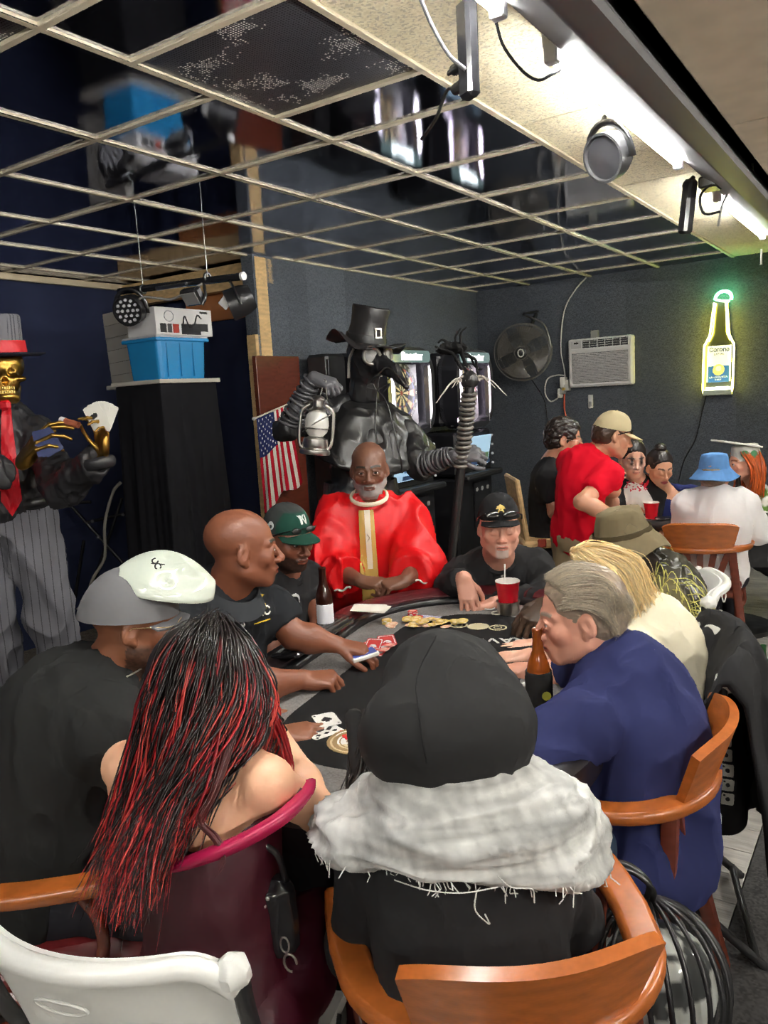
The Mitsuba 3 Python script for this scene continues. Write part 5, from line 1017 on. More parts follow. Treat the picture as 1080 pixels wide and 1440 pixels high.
for i in range(2): chip('yellow_chip', V(-0.001, 2.879, 0.762)+V(.01*i, .015*i, .003*i), PNK, 'pale chip leaning at the small yellow stack', 'pale chips at the small stack', (8, 0))
for i in range(5): chip('red_chip', V(0.089, 3.017, 0.762)+V(.0015*(i % 3), 0, .0036*i), RDC, 'red poker chip in the stack behind the yellow heap', 'red chips in the stack')
for i in range(4): chip('red_chip', V(0.065, 2.981, 0.762)+V(.045*(i % 2), .03*(i // 2)-.03, 0), RDC, 'red poker chip lying at the foot of the red stack', 'loose red chips')
for i, c0 in enumerate([V(-0.037, 2.689, 0.766), V(-0.007, 2.629, 0.768), V(-0.027, 2.580, 0.770)]): chip('red_chip', c0, lin(214, 120, 110), 'pink-red poker chip lying among the red-backed cards', 'chips among the red-backed cards', (5, 4))
for i in range(2):
    solo('paper_sheet', xf(extr(Polygon(rrect(.10, .13, .02, 2)), .0008), rotz(72+9*i) @ rotx(2), V(-0.068, 2.942, 0.818)+V(-.012*i, .006*i, .003*i)), lin(228, 224, 212), 'm_matte', ('upper', 'lower')[1-i]+' white paper sheet lying on the dark red rail', 'paper', None, False)
th = np.linspace(0, 2*math.pi, 41)[:-1]
for i, (c0, c_) in enumerate([(V(0.397, 3.048, 0.764), lin(210, 210, 206)), (V(0.417, 2.971, 0.764), lin(214, 212, 200))]):
    solo('ring', tube(c0+np.stack([.021*np.cos(th), .021*np.sin(th), 0*th], 1), .003, 6, True), c_, 'm_plastic', ('white plastic ring by the hanging hand', 'white plastic ring nearest the metal cup')[i], 'ring')
pn = thing('marker_pen', 'white marker pen with a black cap lying on the felt by the beer bottle', 'pen'); c0, d0 = V(0.354, 2.180, 0.772), unit(V(.9, .25, 0))
put('barrel', cyl(c0-d0*.035, c0+d0*.05, .0062), lin(226, 224, 218), 'm_plastic', 40, pn); put('pen_cap', cyl(c0-d0*.075, c0-d0*.033, .0068), (.012, .012, .012), 'm_plastic', 40, pn)
# red cup with a straw in a steel cup holder
def solo_cup(pos, label, straw=False, s=1.0):
    k = thing('plastic_cup', label, 'cup'); pos = np.asarray(pos, float)
    pf = [(.0005, .002), (.031, .002), (.032, 0), (.034, .0), (.0375, .05), (.038, .052), (.0395, .075), (.040, .077), (.0455, .114), (.047, .115), (.0475, .118), (.046, .1205), (.044, .119), (.0385, .076), (.036, .05), (.0325, .004), (.0005, .004)]
    m = lathe(pf, 40); v = np.asarray(m.vertices); inn = (np.hypot(v[:, 0], v[:, 1]) < np.interp(v[:, 2], [0, .05, .0755, .114, .12], [.0331, .0367, .0388, .0447, .0452])) & (v[:, 2] > .003)
    put('body', xf(m, None, pos, s), np.where((inn | (v[:, 2] > .1155))[:, None], lin(238, 232, 226), lin(206, 22, 40)), 'm_plastic', True, k)
    if straw: put('straw', cyl(pos+V(-.012, .0, .03), pos+V(-.006, .012, .185), .0032, 10), lin(236, 234, 228), 'm_plastic', 40, k, 'white straw')
CP = V(0.461, 2.980, 0.787); cz = TP(2.62, -.83+.43)
hd_ = solo('cup_holder', xf(lathe([(.0005, 0), (.041, 0), (.0425, .004), (.043, .045), (.046, .047), (.046, .05), (.041, .05), (.0405, .006), (.0005, .004)], 36), None, V(0.461, 2.968, 0.762)), lin(196, 190, 182), 'm_metal', 'small steel cup holder standing under the red cup with the straw', 'cup holder', smooth=40)
solo_cup(V(0.461, 2.968, 0.762)+V(0, 0, .008), 'red plastic cup with a white straw standing in a steel holder on the poker table', True, 1.02)
# bottles
def beer_bottle(pos, label, glass, koozie=False, lab=None, s=1.0, group=None):
    k = thing('beer_bottle', label, 'bottle', group); pos = np.asarray(pos, float)
    pf = [(.0005, .004), (.026, 0), (.030, .003), (.0305, .01), (.0305, .118), (.029, .132), (.022, .155), (.0155, .172), (.0135, .20), (.0128, .222), (.0145, .223), (.0148, .231), (.0128, .233), (.0105, .232), (.0095, .2), (.0005, .19)]
    put('glass', xf(lathe(pf, 36), None, pos, s), glass, 'm_gloss', 40, k)
    if koozie: put('koozie', xf(lathe([(.0005, -.002), (.034, -.002), (.0355, .0), (.0365, .10), (.034, .118), (.0318, .118), (.0312, .0)], 32), None, pos, s), (.012, .012, .012), 'm_cloth', 40, k, 'black foam sleeve')
    if lab is not None:
        put('bottle_label', xf(lathe([(.0306, .03), (.0309, .031), (.0309, .10), (.0306, .101)], 36), None, pos, s), lab, 'm_matte', 40, k, 'paper label')
    return k
k = beer_bottle(V(0.385, 2.002, 0.762), 'amber beer bottle in a black sleeve before the man in the navy T-shirt', lin(122, 58, 18), True)
put('printed_patch', xf(extr(Point(0, 0).buffer(.012, 12), .001), frame((0, 0, 1), (0, -1, 0)) @ np.eye(3), V(0.385, 2.002, 0.762)+V(.012, -.0375, .06)), lin(150, 150, 60), 'm_matte', False, k)
beer_bottle(V(-0.234, 2.764, 0.797), 'dark brown beer bottle with a white label beside the man in the green cap', lin(40, 16, 10), False, lin(222, 222, 226))
beer_bottle(V(1.931, 3.933, 0.000), 'green beer bottle with a white label standing on the grey plank floor', lin(16, 62, 24), False, lin(206, 210, 190))
# chip tray in front of the dealer
ct_ = thing('chip_tray', 'black chip tray on the rail in front of the dealer', 'chip tray'); Q = TM
tc = TP(2.30, -.83-.46, .815)
put('tray', xf(bx(.11, .42, .018, (0, 0, 0), .006), Q @ roty(-8), tc), (.01, .01, .011), 'm_gloss', 35, ct_)
for i in range(4): put('groove', xf(tube([(-.036+.024*i, -.19, .010), (-.036+.024*i, .19, .010)], .006, 8), Q @ roty(-8), tc), (.03, .03, .032), 'm_gloss', True, ct_)
# ---------------------------------------------------------------- bags and jacket
hb = thing('handbag', 'small black patent handbag with a hanging tag and a chrome clip under the table edge', 'handbag'); B0 = V(-0.244, 1.270, 0.732); Q = rotz(-20)
put('body', xf(relax(trimesh.Trimesh(*[np.asarray(a_) for a_ in ((lambda m: (np.asarray(m.vertices)+nz(np.asarray(m.vertices), 25, 2)[:, None]*.01-.005, m.faces))(bx(.105, .06, .15, (0, 0, 0), .02).subdivide().subdivide().subdivide()))], process=False), 4), Q, B0), (.008, .008, .009), 'm_gloss', True, hb)
put('strap', xf(tube(smoothp([(-.04, 0, .07), (-.03, -.005, .12), (.0, -.005, .135), (.03, -.005, .12), (.04, 0, .07)], 6), .006, 8), Q, B0), (.008, .008, .009), 'm_gloss', True, hb)
put('tag', xf(bx(.036, .002, .024, (-.03, -.045, .0), 0), Q, B0), lin(160, 142, 112), 'm_matte', 35, hb, 'tan paper tag')
put('clip', xf(cat([tube([(.05+.008*math.cos(t), -.04, -.02+.014*math.sin(t)) for t in th], .0018, 6, True), tube([(.058+.012*math.cos(t), -.04, -.052+.016*math.sin(t)) for t in th[:32]], .0022, 6)]), Q, B0), lin(214, 212, 206), 'm_metal', True, hb, 'chrome clip')
for i in range(3): put('stud', xf(trimesh.creation.icosphere(1, .004), Q, B0+Q @ V(.02-.008*i, -.032, .055-.016*i)), lin(220, 220, 220), 'm_metal', True, hb)
cb = thing('cage_bag', 'round black cage-ribbed bag with pale contents on the floor beside a captain chair', 'bag'); C0 = V(0.493, 1.420, 0.434); rr_ = .135; ax_ = frame(unit(V(.35, -.62, .3)), (0, 0, 1))
C0[2] = max(C0[2], .16)
for i in range(22):
    a_ = i/22*2*math.pi; t_ = np.linspace(.16, math.pi-.08, 22)
    put('rib', tube(C0+np.stack([rr_*np.sin(t_)*math.cos(a_), rr_*np.sin(t_)*math.sin(a_), rr_*1.12*np.cos(t_)], 1) @ rotx(-24).T, .0055, 6), (.008, .008, .009), 'm_plastic', True, cb)
fill_ = trimesh.creation.icosphere(4, .112); v = np.asarray(fill_.vertices); v = v*(1+.10*(nz(v, 18, 3)-.5))[:, None]
put('contents', trimesh.Trimesh(v @ rotx(-24).T+C0, fill_.faces, process=False), np.where((nz(v, 16, 9) > .5)[:, None], lin(176, 178, 172), lin(56, 58, 58)), 'm_gloss', True, cb, 'crumpled pale contents seen between the ribs')
put('green_trinket', xf(bx(.055, .03, .022, (0, 0, 0), .008), rotz(25) @ rotx(20), C0+V(.03, -.10, -.045)), lin(110, 200, 140), 'm_gloss', 35, cb, 'bright green object between the ribs')
hp_ = [C0+rotx(-24) @ V(0, 0, .15), C0+V(-.01, .02, .20), C0+V(-.05, .03, .235), C0+V(-.11, .03, .24), C0+V(-.15, .05, .20)]
put('handle', tube(smoothp(hp_, 8), .0065, 8), (.008, .008, .008), 'm_leather', True, cb, 'braided black handle'); put('handle', tube(smoothp([p_+V(.004, -.014, -.006) for p_ in hp_], 8), .0055, 8), (.008, .008, .008), 'm_leather', True, cb)
put('lobster_clip', tube(C0+rotx(-24) @ V(-.03, -.04, .135)+np.stack([.010*np.cos(th), -.008+0*th, .017*np.sin(th)], 1), .003, 6, True), lin(214, 208, 190), 'm_metal', True, cb, 'small metal clip')
jk = thing('jacket', 'black hoodie with card prints down one sleeve, hung over the white folding chair', 'jacket')
JQ, JP = rotz(74), V(.735, 2.25, 0)
def jf(u, v):
    s_ = (u-.5)*2; t_ = (v-.24)/.76; out = t_ > 0; f_ = .020*np.sin(u*19+2.0*v)*(.15+v)+.010*np.sin(u*41+1)*v
    yb = -.285+.09*s_*s_; x = s_*(.285-.06*np.clip(t_, 0, 1)); top = .895-.05*np.clip((np.abs(s_)-.7)/.3, 0, 1)**2
    d = np.abs(t_); rr_ = .035; y = np.where(out, yb-rr_*np.minimum(1, d*9)-f_-.10*np.clip(t_, 0, 1)**1.5, yb+rr_*np.minimum(1, d*6)+.05*np.clip(-t_/.3, 0, 1)); z = np.where(out, top-.66*np.clip(t_, 0, 1)**1.1-.05*np.sin(u*4+.6)*np.clip(t_, 0, 1), top-.22*np.clip(-t_/.316, 0, 1))
    q = np.stack([x, y, z], -1) @ JQ.T+JP; return [q[..., 0], q[..., 1], q[..., 2]]
jm = grid(jf, 90, 70, .012); jm = fold(jm, .006, 9, 41, (1, 1, .3)); put('cloth', jm, (.013, .013, .014), 'm_cloth', True, jk)
jt = relax(jm, 2)
sl = Field(); sl.chain([V(0.995, 2.360, 0.802), V(0.985, 2.260, 0.645), V(0.975, 2.200, 0.470), V(0.962, 2.160, 0.334)], [.055, .064, .06, .052], .03); slm = fold(relax(sl.mesh(.008), 2), .008, 10, 43, (1, 1, .3)); put('sleeve', slm, (.013, .013, .014), 'm_cloth', True, jk)
for i in range(6):
    c0 = V(0.966, 2.200, 0.604)*(1-i/5)+V(0.949, 2.140, 0.408)*i/5; n_ = unit(V(-.25, -1, .3)); 
    put('card_print', decal(slm, Polygon(rrect(.034, .034, .1, 3)), c0, n_, (0.1, 0, 1), .002, .012), lin(190, 188, 178), 'm_matte', False, jk, 'white card print')
    put('card_print_pip', decal(slm, Point(.0, .0).buffer(.006, 8).union(Point(-.010, .010).buffer(.003, 6)), c0, n_, (.1, 0, 1), .0032, .01), (.02, .02, .02), 'm_matte', False, jk)
put('tag', decal(jm, sbox(-.022, -.008, .022, .008), V(1.023, 2.400, 0.827), (.3, -.5, 1), (0, 1, .2), .003, .02), lin(190, 190, 186), 'm_matte', False, jk, 'pale neck tag')
# ---------------------------------------------------------------- the second table and what stands on it
t2 = thing('second_table', 'second black-edged card table at the back right with people around it', 'table'); c2 = V(2.2, 4.98, 0)
def rr2(a_, b_): t_ = np.linspace(0, 2*math.pi, 49)[:-1]; return Polygon(np.stack([a_*np.cos(t_), b_*np.sin(t_)], 1))
Q2 = rotz(-16)
put('top', xf(extr(rr2(.86, .46), .03), Q2, c2+V(0, 0, .735)), (.05, .048, .046), 'm_plastic', 35, t2, 'dark felt top')
t_ = np.linspace(0, 2*math.pi, 65)[:-1]; put('rim', xf(tube(np.stack([.88*np.cos(t_), .48*np.sin(t_), 0*t_], 1), .035, 10, True), Q2, c2+V(0, 0, .755)), (.012, .012, .013), 'm_leather', True, t2, 'padded black rim')
put('apron', xf(extr(rr2(.84, .44).difference(rr2(.81, .41)), .24), Q2, c2+V(0, 0, .50)), (.010, .010, .011), 'm_plastic', 35, t2, 'black apron')
put('pedestal', xf(lathe([(.001, 0), (.28, 0), (.28, .03), (.06, .06), (.05, .7), (.2, .735), (.001, .735)], 24), None, c2), (.01, .01, .01), 'm_plastic', 40, t2)
solo_cup(V(1.644, 4.780, 0.768), 'red plastic cup on the second table in front of the black printed shirt')
pc_ = V(2.184, 4.750, 0.772); solo('pink_cup', xf(lathe([(.0005, 0), (.034, 0), (.044, .10), (.042, .10), (.033, .004), (.0005, .004)], 28), None, pc_), lin(206, 60, 110), 'm_plastic', 'pink cup beside the white-shirted back on the second table', 'cup', smooth=40)
beer_bottle(V(2.234, 4.900, 0.792)-V(0, 0, .02), 'dark bottle behind the pink cup on the second table', lin(20, 16, 14))
for i, (q_, a_) in enumerate([(V(1.736, 4.720, 0.794), 10), (V(1.718, 4.720, 0.734), 40), (V(1.683, 4.720, 0.727), 70), (V(2.292, 4.720, 0.700), 10)]):
    q_[2] = .795
    if i in (0, ): solo('phone', xf(bx(.16, .08, .010, (0, 0, 0), .004), rotz(a_), q_), (.012, .012, .014), 'm_gloss', 'black phone lying on the second table by the woman in the tank top', 'phone')
    else: solo('playing_card', xf(extr(Polygon(rrect(.09, .063, .1, 3)), .001), rotz(a_), q_), lin(222, 214, 206), 'm_plastic', ('pale card on the second table, nearest the red cup', 'pale card on the second table at the white-shirted elbow', 'pale card at the right end of the second table')[i-1], 'playing card', smooth=False)
ph = solo('phone', xf(bx(.13, .012, .075, (0, 0, 0), .005), rotz(20) @ roty(-14), V(1.305, 4.580, 1.052)), lin(120, 88, 66), 'm_plastic', 'brown phone held up beside the man in the red polo', 'phone')
bs_ = thing('bar_stool', 'tan wooden high-backed chair under the man in the black shirt', 'chair'); s0 = V(1.055, 4.880, 0.618); s0[2] = 0
for x in (-.2, .2):
    for y in (-.2, .2): put('leg', bx(.04, .04, .66, s0+V(x, y, .33), .006), None, 'm_pine', 35, bs_)
put('seat', bx(.46, .46, .05, s0+V(0, 0, .685), .015), None, 'm_pine', 35, bs_); put('side_panel', xf(bx(.03, .42, .42, (0, 0, 0), .01), roty(-8), s0+V(-.22, 0, .88)), None, 'm_pine', 35, bs_, 'tan wooden back panel')
put('red_trim', bx(.05, .012, .05, s0+V(-.12, -.25, .70), .004), lin(150, 60, 46), 'm_plastic', 35, bs_)

# ---------------------------------------------------------------- on the far wall
def R3(*a_, r=0.0): return rb(*a_, r)
WHT = lin(222, 221, 214)
ac = thing('air_conditioner', 'white window air conditioner set in the far wall', 'air conditioner'); a0, b0, b1, z0, z1 = 7.13, 2.075, 2.665, 1.605, 2.042
put('case', R3(a0, 7.22, b0, b1, z0, z1, r=.012), WHT, 'm_plastic', 35, ac); put('recess', R3(a0-.003, a0, b0+.03, b1-.03, z0+.035, z0+.315), lin(96, 96, 94), 'm_plastic', 35, ac)
for i in range(19): put('louvre', xf(bx(.012, b1-b0-.06, .007, (0, 0, 0), .002), M3 @ roty(25), AB(a0-.004, (b0+b1)/2, z0+.045+.0147*i)), WHT*.95, 'm_plastic', 35, ac)
put('front_frame', cat([R3(a0-.008, a0, b0+.012, b0+.035, z0+.02, z0+.33, r=.003), R3(a0-.008, a0, b1-.035, b1-.012, z0+.02, z0+.33, r=.003), R3(a0-.008, a0, b0+.012, b1-.012, z0+.32, z0+.335, r=.003), R3(a0-.008, a0, b0+.012, b1-.012, z0+.015, z0+.033, r=.003)]), WHT, 'm_plastic', 35, ac)
put('outlet', R3(a0-.002, a0, b0+.03, b1-.14, z1-.085, z1-.018), (.03, .03, .03), 'm_plastic', 35, ac, 'dark air outlet')
for i in range(6): put('outlet_vane', R3(a0-.008, a0, b0+.03+.07*i, b0+.036+.07*i, z1-.085, z1-.018, r=.001), WHT, 'm_plastic', 35, ac)
for i in range(3): put('outlet_vane', R3(a0-.007, a0, b0+.03, b1-.14, z1-.070+.02*i, z1-.066+.02*i, r=.001), WHT, 'm_plastic', 35, ac)
put('control_panel', R3(a0-.003, a0, b1-.125, b1-.03, z1-.085, z1-.018, r=.001), lin(200, 200, 194), 'm_plastic', 35, ac); put('display', R3(a0-.005, a0, b1-.10, b1-.06, z1-.045, z1-.03), (.02, .02, .02), 'm_gloss', 35, ac)
put('bracket', R3(7.19, 7.22, 2.40, 2.47, z1, z1+.07, r=.002), lin(150, 150, 140), 'm_plastic', 35, ac, 'grey bracket above the unit')
fn = thing('wall_fan', 'round black metal fan hung in the corner of the far wall', 'fan'); FCn = AB(6.92, 3.03, 1.955); FR = frame(unit(-AX*.93-BX*.25+V(0, 0, -.10)), (0, 0, 1)); fr_ = .262
fl_ = lambda m: xf(m, FR, FCn)                                 # local: y towards the room
rings = [tube(np.stack([r_*np.cos(th), np.full_like(th, y_), r_*np.sin(th)], 1), w_, 6, True) for r_, y_, w_ in ((fr_, 0, .006), (fr_, -.10, .005), (fr_*.97, .035, .003), (fr_*.75, .055, .002), (fr_*.5, .062, .002), (.06, .065, .003), (fr_*.7, -.14, .003))]
put('guard_rings', fl_(cat(rings)), lin(104, 102, 98), 'm_plastic', True, fn, 'wire guard')
for i in range(64):
    a_ = i/64*2*math.pi; put('guard_wire', fl_(tube([(.05*math.cos(a_), .065, .05*math.sin(a_)), (fr_*.6*math.cos(a_+.05), .060, fr_*.6*math.sin(a_+.05)), (fr_*.97*math.cos(a_+.1), .035, fr_*.97*math.sin(a_+.1)), (fr_*math.cos(a_+.1), 0, fr_*math.sin(a_+.1))], .0011, 4)), lin(120, 118, 112), 'm_plastic', True, fn)
for i in range(4):
    a_ = math.radians(90*i+20)
    def bl_(u, v, a_=a_): r_ = .05+.19*u; w_ = (v-.5)*(.35+.9*u); return [r_*np.cos(a_+w_), -.02+.05*(v-.5), r_*np.sin(a_+w_)]
    put('blade', fl_(grid(bl_, 10, 8, .003)), lin(88, 84, 78), 'm_plastic', True, fn)
put('hub', fl_(cat([xf(lathe([(.001, .0), (.05, .0), (.052, .008), (.04, .014), (.001, .016)], 24), rotx(-90), (0, .06, 0))])), lin(40, 40, 40), 'm_plastic', 40, fn); put('hub_badge', fl_(tube(np.stack([.026*np.cos(th), np.full_like(th, .078), .034*np.sin(th)], 1), .006, 6, True)), lin(206, 204, 198), 'm_plastic', True, fn, 'pale ring on the hub')
put('motor', fl_(xf(lathe([(.001, 0), (.07, 0), (.075, .02), (.06, .16), (.001, .17)], 20), rotx(90), (0, -.02, 0))), (.02, .02, .02), 'm_plastic', 40, fn); put('yoke', tube(smoothp([FCn+FR @ V(-.27, -.03, .02), FCn+FR @ V(-.2, -.05, .24), FCn+FR @ V(-.02, -.08, .34), AB(7.2, 2.98, 2.34)], 6), .011, 8), lin(128, 126, 122), 'm_metal', True, fn, 'metal yoke')
put('bracket', cyl(AB(7.22, 3.0, 2.32), FCn+FR @ V(0, -.15, .1), .016), (.02, .02, .02), 'm_plastic', 40, fn)
solo('fan_cord', tube(smoothp([AB(6.98, 2.98, 1.72), AB(7.18, 2.93, 1.5), AB(7.2, 2.90, 1.25), AB(7.2, 2.80, 1.10), AB(7.2, 2.7, 1.05)], 8), .004, 6), (.012, .012, .012), 'm_plastic', 'thin black cord hanging from the wall fan', 'cord')
# cables and plugs beside the air conditioner
solo('white_cable', tube(smoothp([AB(7.2, 2.50, 2.59), AB(7.2, 2.60, 2.50), AB(7.2, 2.70, 2.36), AB(7.2, 2.745, 2.18), AB(7.2, 2.76, 1.95), AB(7.2, 2.735, 1.80), AB(7.19, 2.72, 1.70)], 8), .007, 8), lin(190, 188, 182), 'm_plastic', 'white cable running down the far wall from the ceiling to the plugs', 'cable', smooth=True)
solo('white_cable', tube(smoothp([AB(7.2, 2.72, 1.72), AB(7.2, 2.80, 1.73), AB(7.2, 2.90, 1.70), AB(7.2, 2.93, 1.58), AB(7.2, 2.88, 1.49), AB(7.2, 2.80, 1.52), AB(7.2, 2.755, 1.62)], 8), .007, 8), lin(216, 214, 206), 'm_plastic', 'white cable loop hanging left of the plugs', 'cable', smooth=True)
solo('orange_cable', tube(smoothp([AB(7.2, 2.735, 1.55), AB(7.2, 2.74, 1.42), AB(7.2, 2.725, 1.30), AB(7.2, 2.73, 1.0), AB(7.2, 2.73, .5)], 8), .008, 8), lin(206, 90, 60), 'm_plastic', 'orange cable hanging below the plugs on the far wall', 'cable', smooth=True)
pgs = thing('plug_adapter', 'cluster of white plugs and an adapter beside the air conditioner', 'plug')
for i, (b_, z_, w_, h_, c_) in enumerate([(2.735, 1.66, .05, .10, 225), (2.70, 1.61, .05, .06, 200), (2.745, 1.575, .045, .05, 170), (2.69, 1.66, .03, .05, 214), (2.77, 1.56, .03, .09, 226)]): put('plug', R3(7.14, 7.22, b_-w_/2, b_+w_/2, z_-h_/2, z_+h_/2, r=.008), lin(c_, c_-2, c_-14), 'm_plastic', 35, pgs)
put('yellow_plug', R3(7.13, 7.18, 2.705, 2.735, 1.585, 1.61, r=.005), lin(206, 176, 90), 'm_plastic', 35, pgs)
sw = thing('remote_holder', 'white remote control mounted on the far wall below the air conditioner', 'remote control'); put('body', R3(7.195, 7.22, 2.465, 2.51, 1.405, 1.53, r=.006), WHT, 'm_plastic', 35, sw); put('buttons', R3(7.192, 7.197, 2.475, 2.50, 1.42, 1.47, r=.002), lin(150, 150, 146), 'm_plastic', 35, sw)
# neon bottle sign: a clear backing with glowing tubes and a printed label
ns = thing('neon_sign', 'neon beer bottle sign glowing yellow with a green lime on the far wall', 'neon sign')
SO = AB(7.17, 1.368, 1.50); SX, SZ = unit(-BX), unit(V(0, 0, 1)+(-BX)*.03); SM = np.stack([SX, -AX, SZ], 1)      # local: x right, y to the room, z up
sx_ = lambda m: xf(m, SM, SO)
half = [(-.105, .0), (-.116, .03), (-.116, .36), (-.108, .40), (-.078, .465), (-.072, .50), (-.058, .64), (-.05, .70), (-.050, .735)]
out_ = half+[(-x, z) for x, z in half[::-1]]
bkp = extr(Polygon(out_).buffer(.006), .012); put('backing', sx_(xf(bkp, rotx(90), (0, .006, 0))), (.03, .035, .035), 'm_gloss', 35, ns, 'dark bottle-shaped backing')
put('base_box', sx_(bx(.235, .055, .05, (0, .03, .0), .01)), lin(190, 200, 180), 'm_plastic', 35, ns, 'pale box at the foot')
p3 = lambda pts, y=.045: np.array([(x, y, z) for x, z in pts])
yl = [smoothp(p3([(-.100, .02)]+half[1:]), 6), smoothp(p3([(-x, z) for x, z in [(-.100, .02)]+half[1:]]), 6)]
for q in yl: put('yellow_tube', sx_(tube(q, .0085, 8)), lin(255, 240, 120), 'm_plastic', True, ns, 'glowing yellow tube', emitter=emit(V(1.0, .88, .12)*4.5))
for s_ in (-1, 1): put('yellow_tube', sx_(tube(smoothp(p3([(s_*.036, .73), (s_*.042, .66), (s_*.052, .52), (s_*.056, .48), (s_*.082, .42)], .03), 6), .0045, 8)), lin(255, 240, 120), 'm_plastic', True, ns, 'thin yellow tube', emitter=emit(V(1.0, .85, .05)*3.5))
put('base_tube', sx_(cyl((-.09, .05, .035), (.09, .05, .035), .009, 10)), lin(255, 250, 220), 'm_plastic', True, ns, 'pale glowing tube along the foot', emitter=emit(V(1, .97, .6)*5))
lime = [(.04*math.cos(t)*1.55+.022, .765+.055*math.sin(t)) for t in np.linspace(-.35, math.pi+.15, 16)]
put('green_tube', sx_(tube(p3(lime), .0135, 8)), lin(120, 255, 170), 'm_plastic', True, ns, 'glowing green lime tube', emitter=emit(V(.08, 1.0, .32)*5)); put('green_tube', sx_(tube(p3([(-.035, .758), (.0, .748), (.03, .742), (.07, .735)]), .009, 8)), lin(220, 255, 230), 'm_plastic', True, ns, 'pale tube across the bottle mouth', emitter=emit(V(.75, 1.0, .8)*5))
put('label_panel', sx_(bx(.19, .004, .30, (0, .018, .235), .001)), lin(238, 238, 214), 'm_plastic', 35, ns, 'backlit white label', emitter=emit(V(1, .98, .78)*.10))
put('blue_panel', sx_(bx(.168, .004, .135, (0, .023, .150), .001)), lin(40, 84, 128), 'm_plastic', 35, ns, 'blue label panel', emitter=emit(V(.02, .07, .16)*.25))
tx = lambda s_, h_, x, z, y, sq=1.0: sx_(xf(xf(words(s_, h_, True, .002, sq), rotx(90)), None, (x, y, z)))
put('lettering', tx('Corona', .036, 0, .335, .0245, .95), lin(60, 74, 104), 'm_matte', False, ns, 'dark blue letters'); put('lettering', tx('EXTRA', .016, 0, .306, .0245, 1.1), lin(90, 96, 100), 'm_matte', False, ns)
put('sun_disc', sx_(xf(extr(Point(0, 0).buffer(.046, 24), .003), rotx(90), (0, .0275, .185))), lin(232, 206, 90), 'm_plastic', False, ns, 'yellow disc on the label', emitter=emit(V(1, .78, .2)*.12)); put('sun_core', sx_(xf(extr(Point(0, 0).buffer(.022, 20), .003), rotx(90), (0, .030, .195))), lin(248, 232, 160), 'm_plastic', False, ns, emitter=emit(V(1, .9, .5)*.15))
put('lettering', tx('LA CERVEZA', .014, 0, .118, .0275, 1.25), lin(226, 232, 232), 'm_matte', False, ns, 'small white letters'); put('lettering', tx('BEER', .011, 0, .098, .0275, 1.4), lin(226, 232, 232), 'm_matte', False, ns)
solo('sign_cord', tube(smoothp([AB(7.2, 1.47, 1.48), AB(7.2, 1.50, 1.35), AB(7.2, 1.56, 1.10), AB(7.2, 1.66, .9), AB(7.2, 1.72, .6)], 8), .005, 6), (.01, .01, .01), 'm_plastic', 'black cord running down from the neon sign', 'cord', smooth=True)
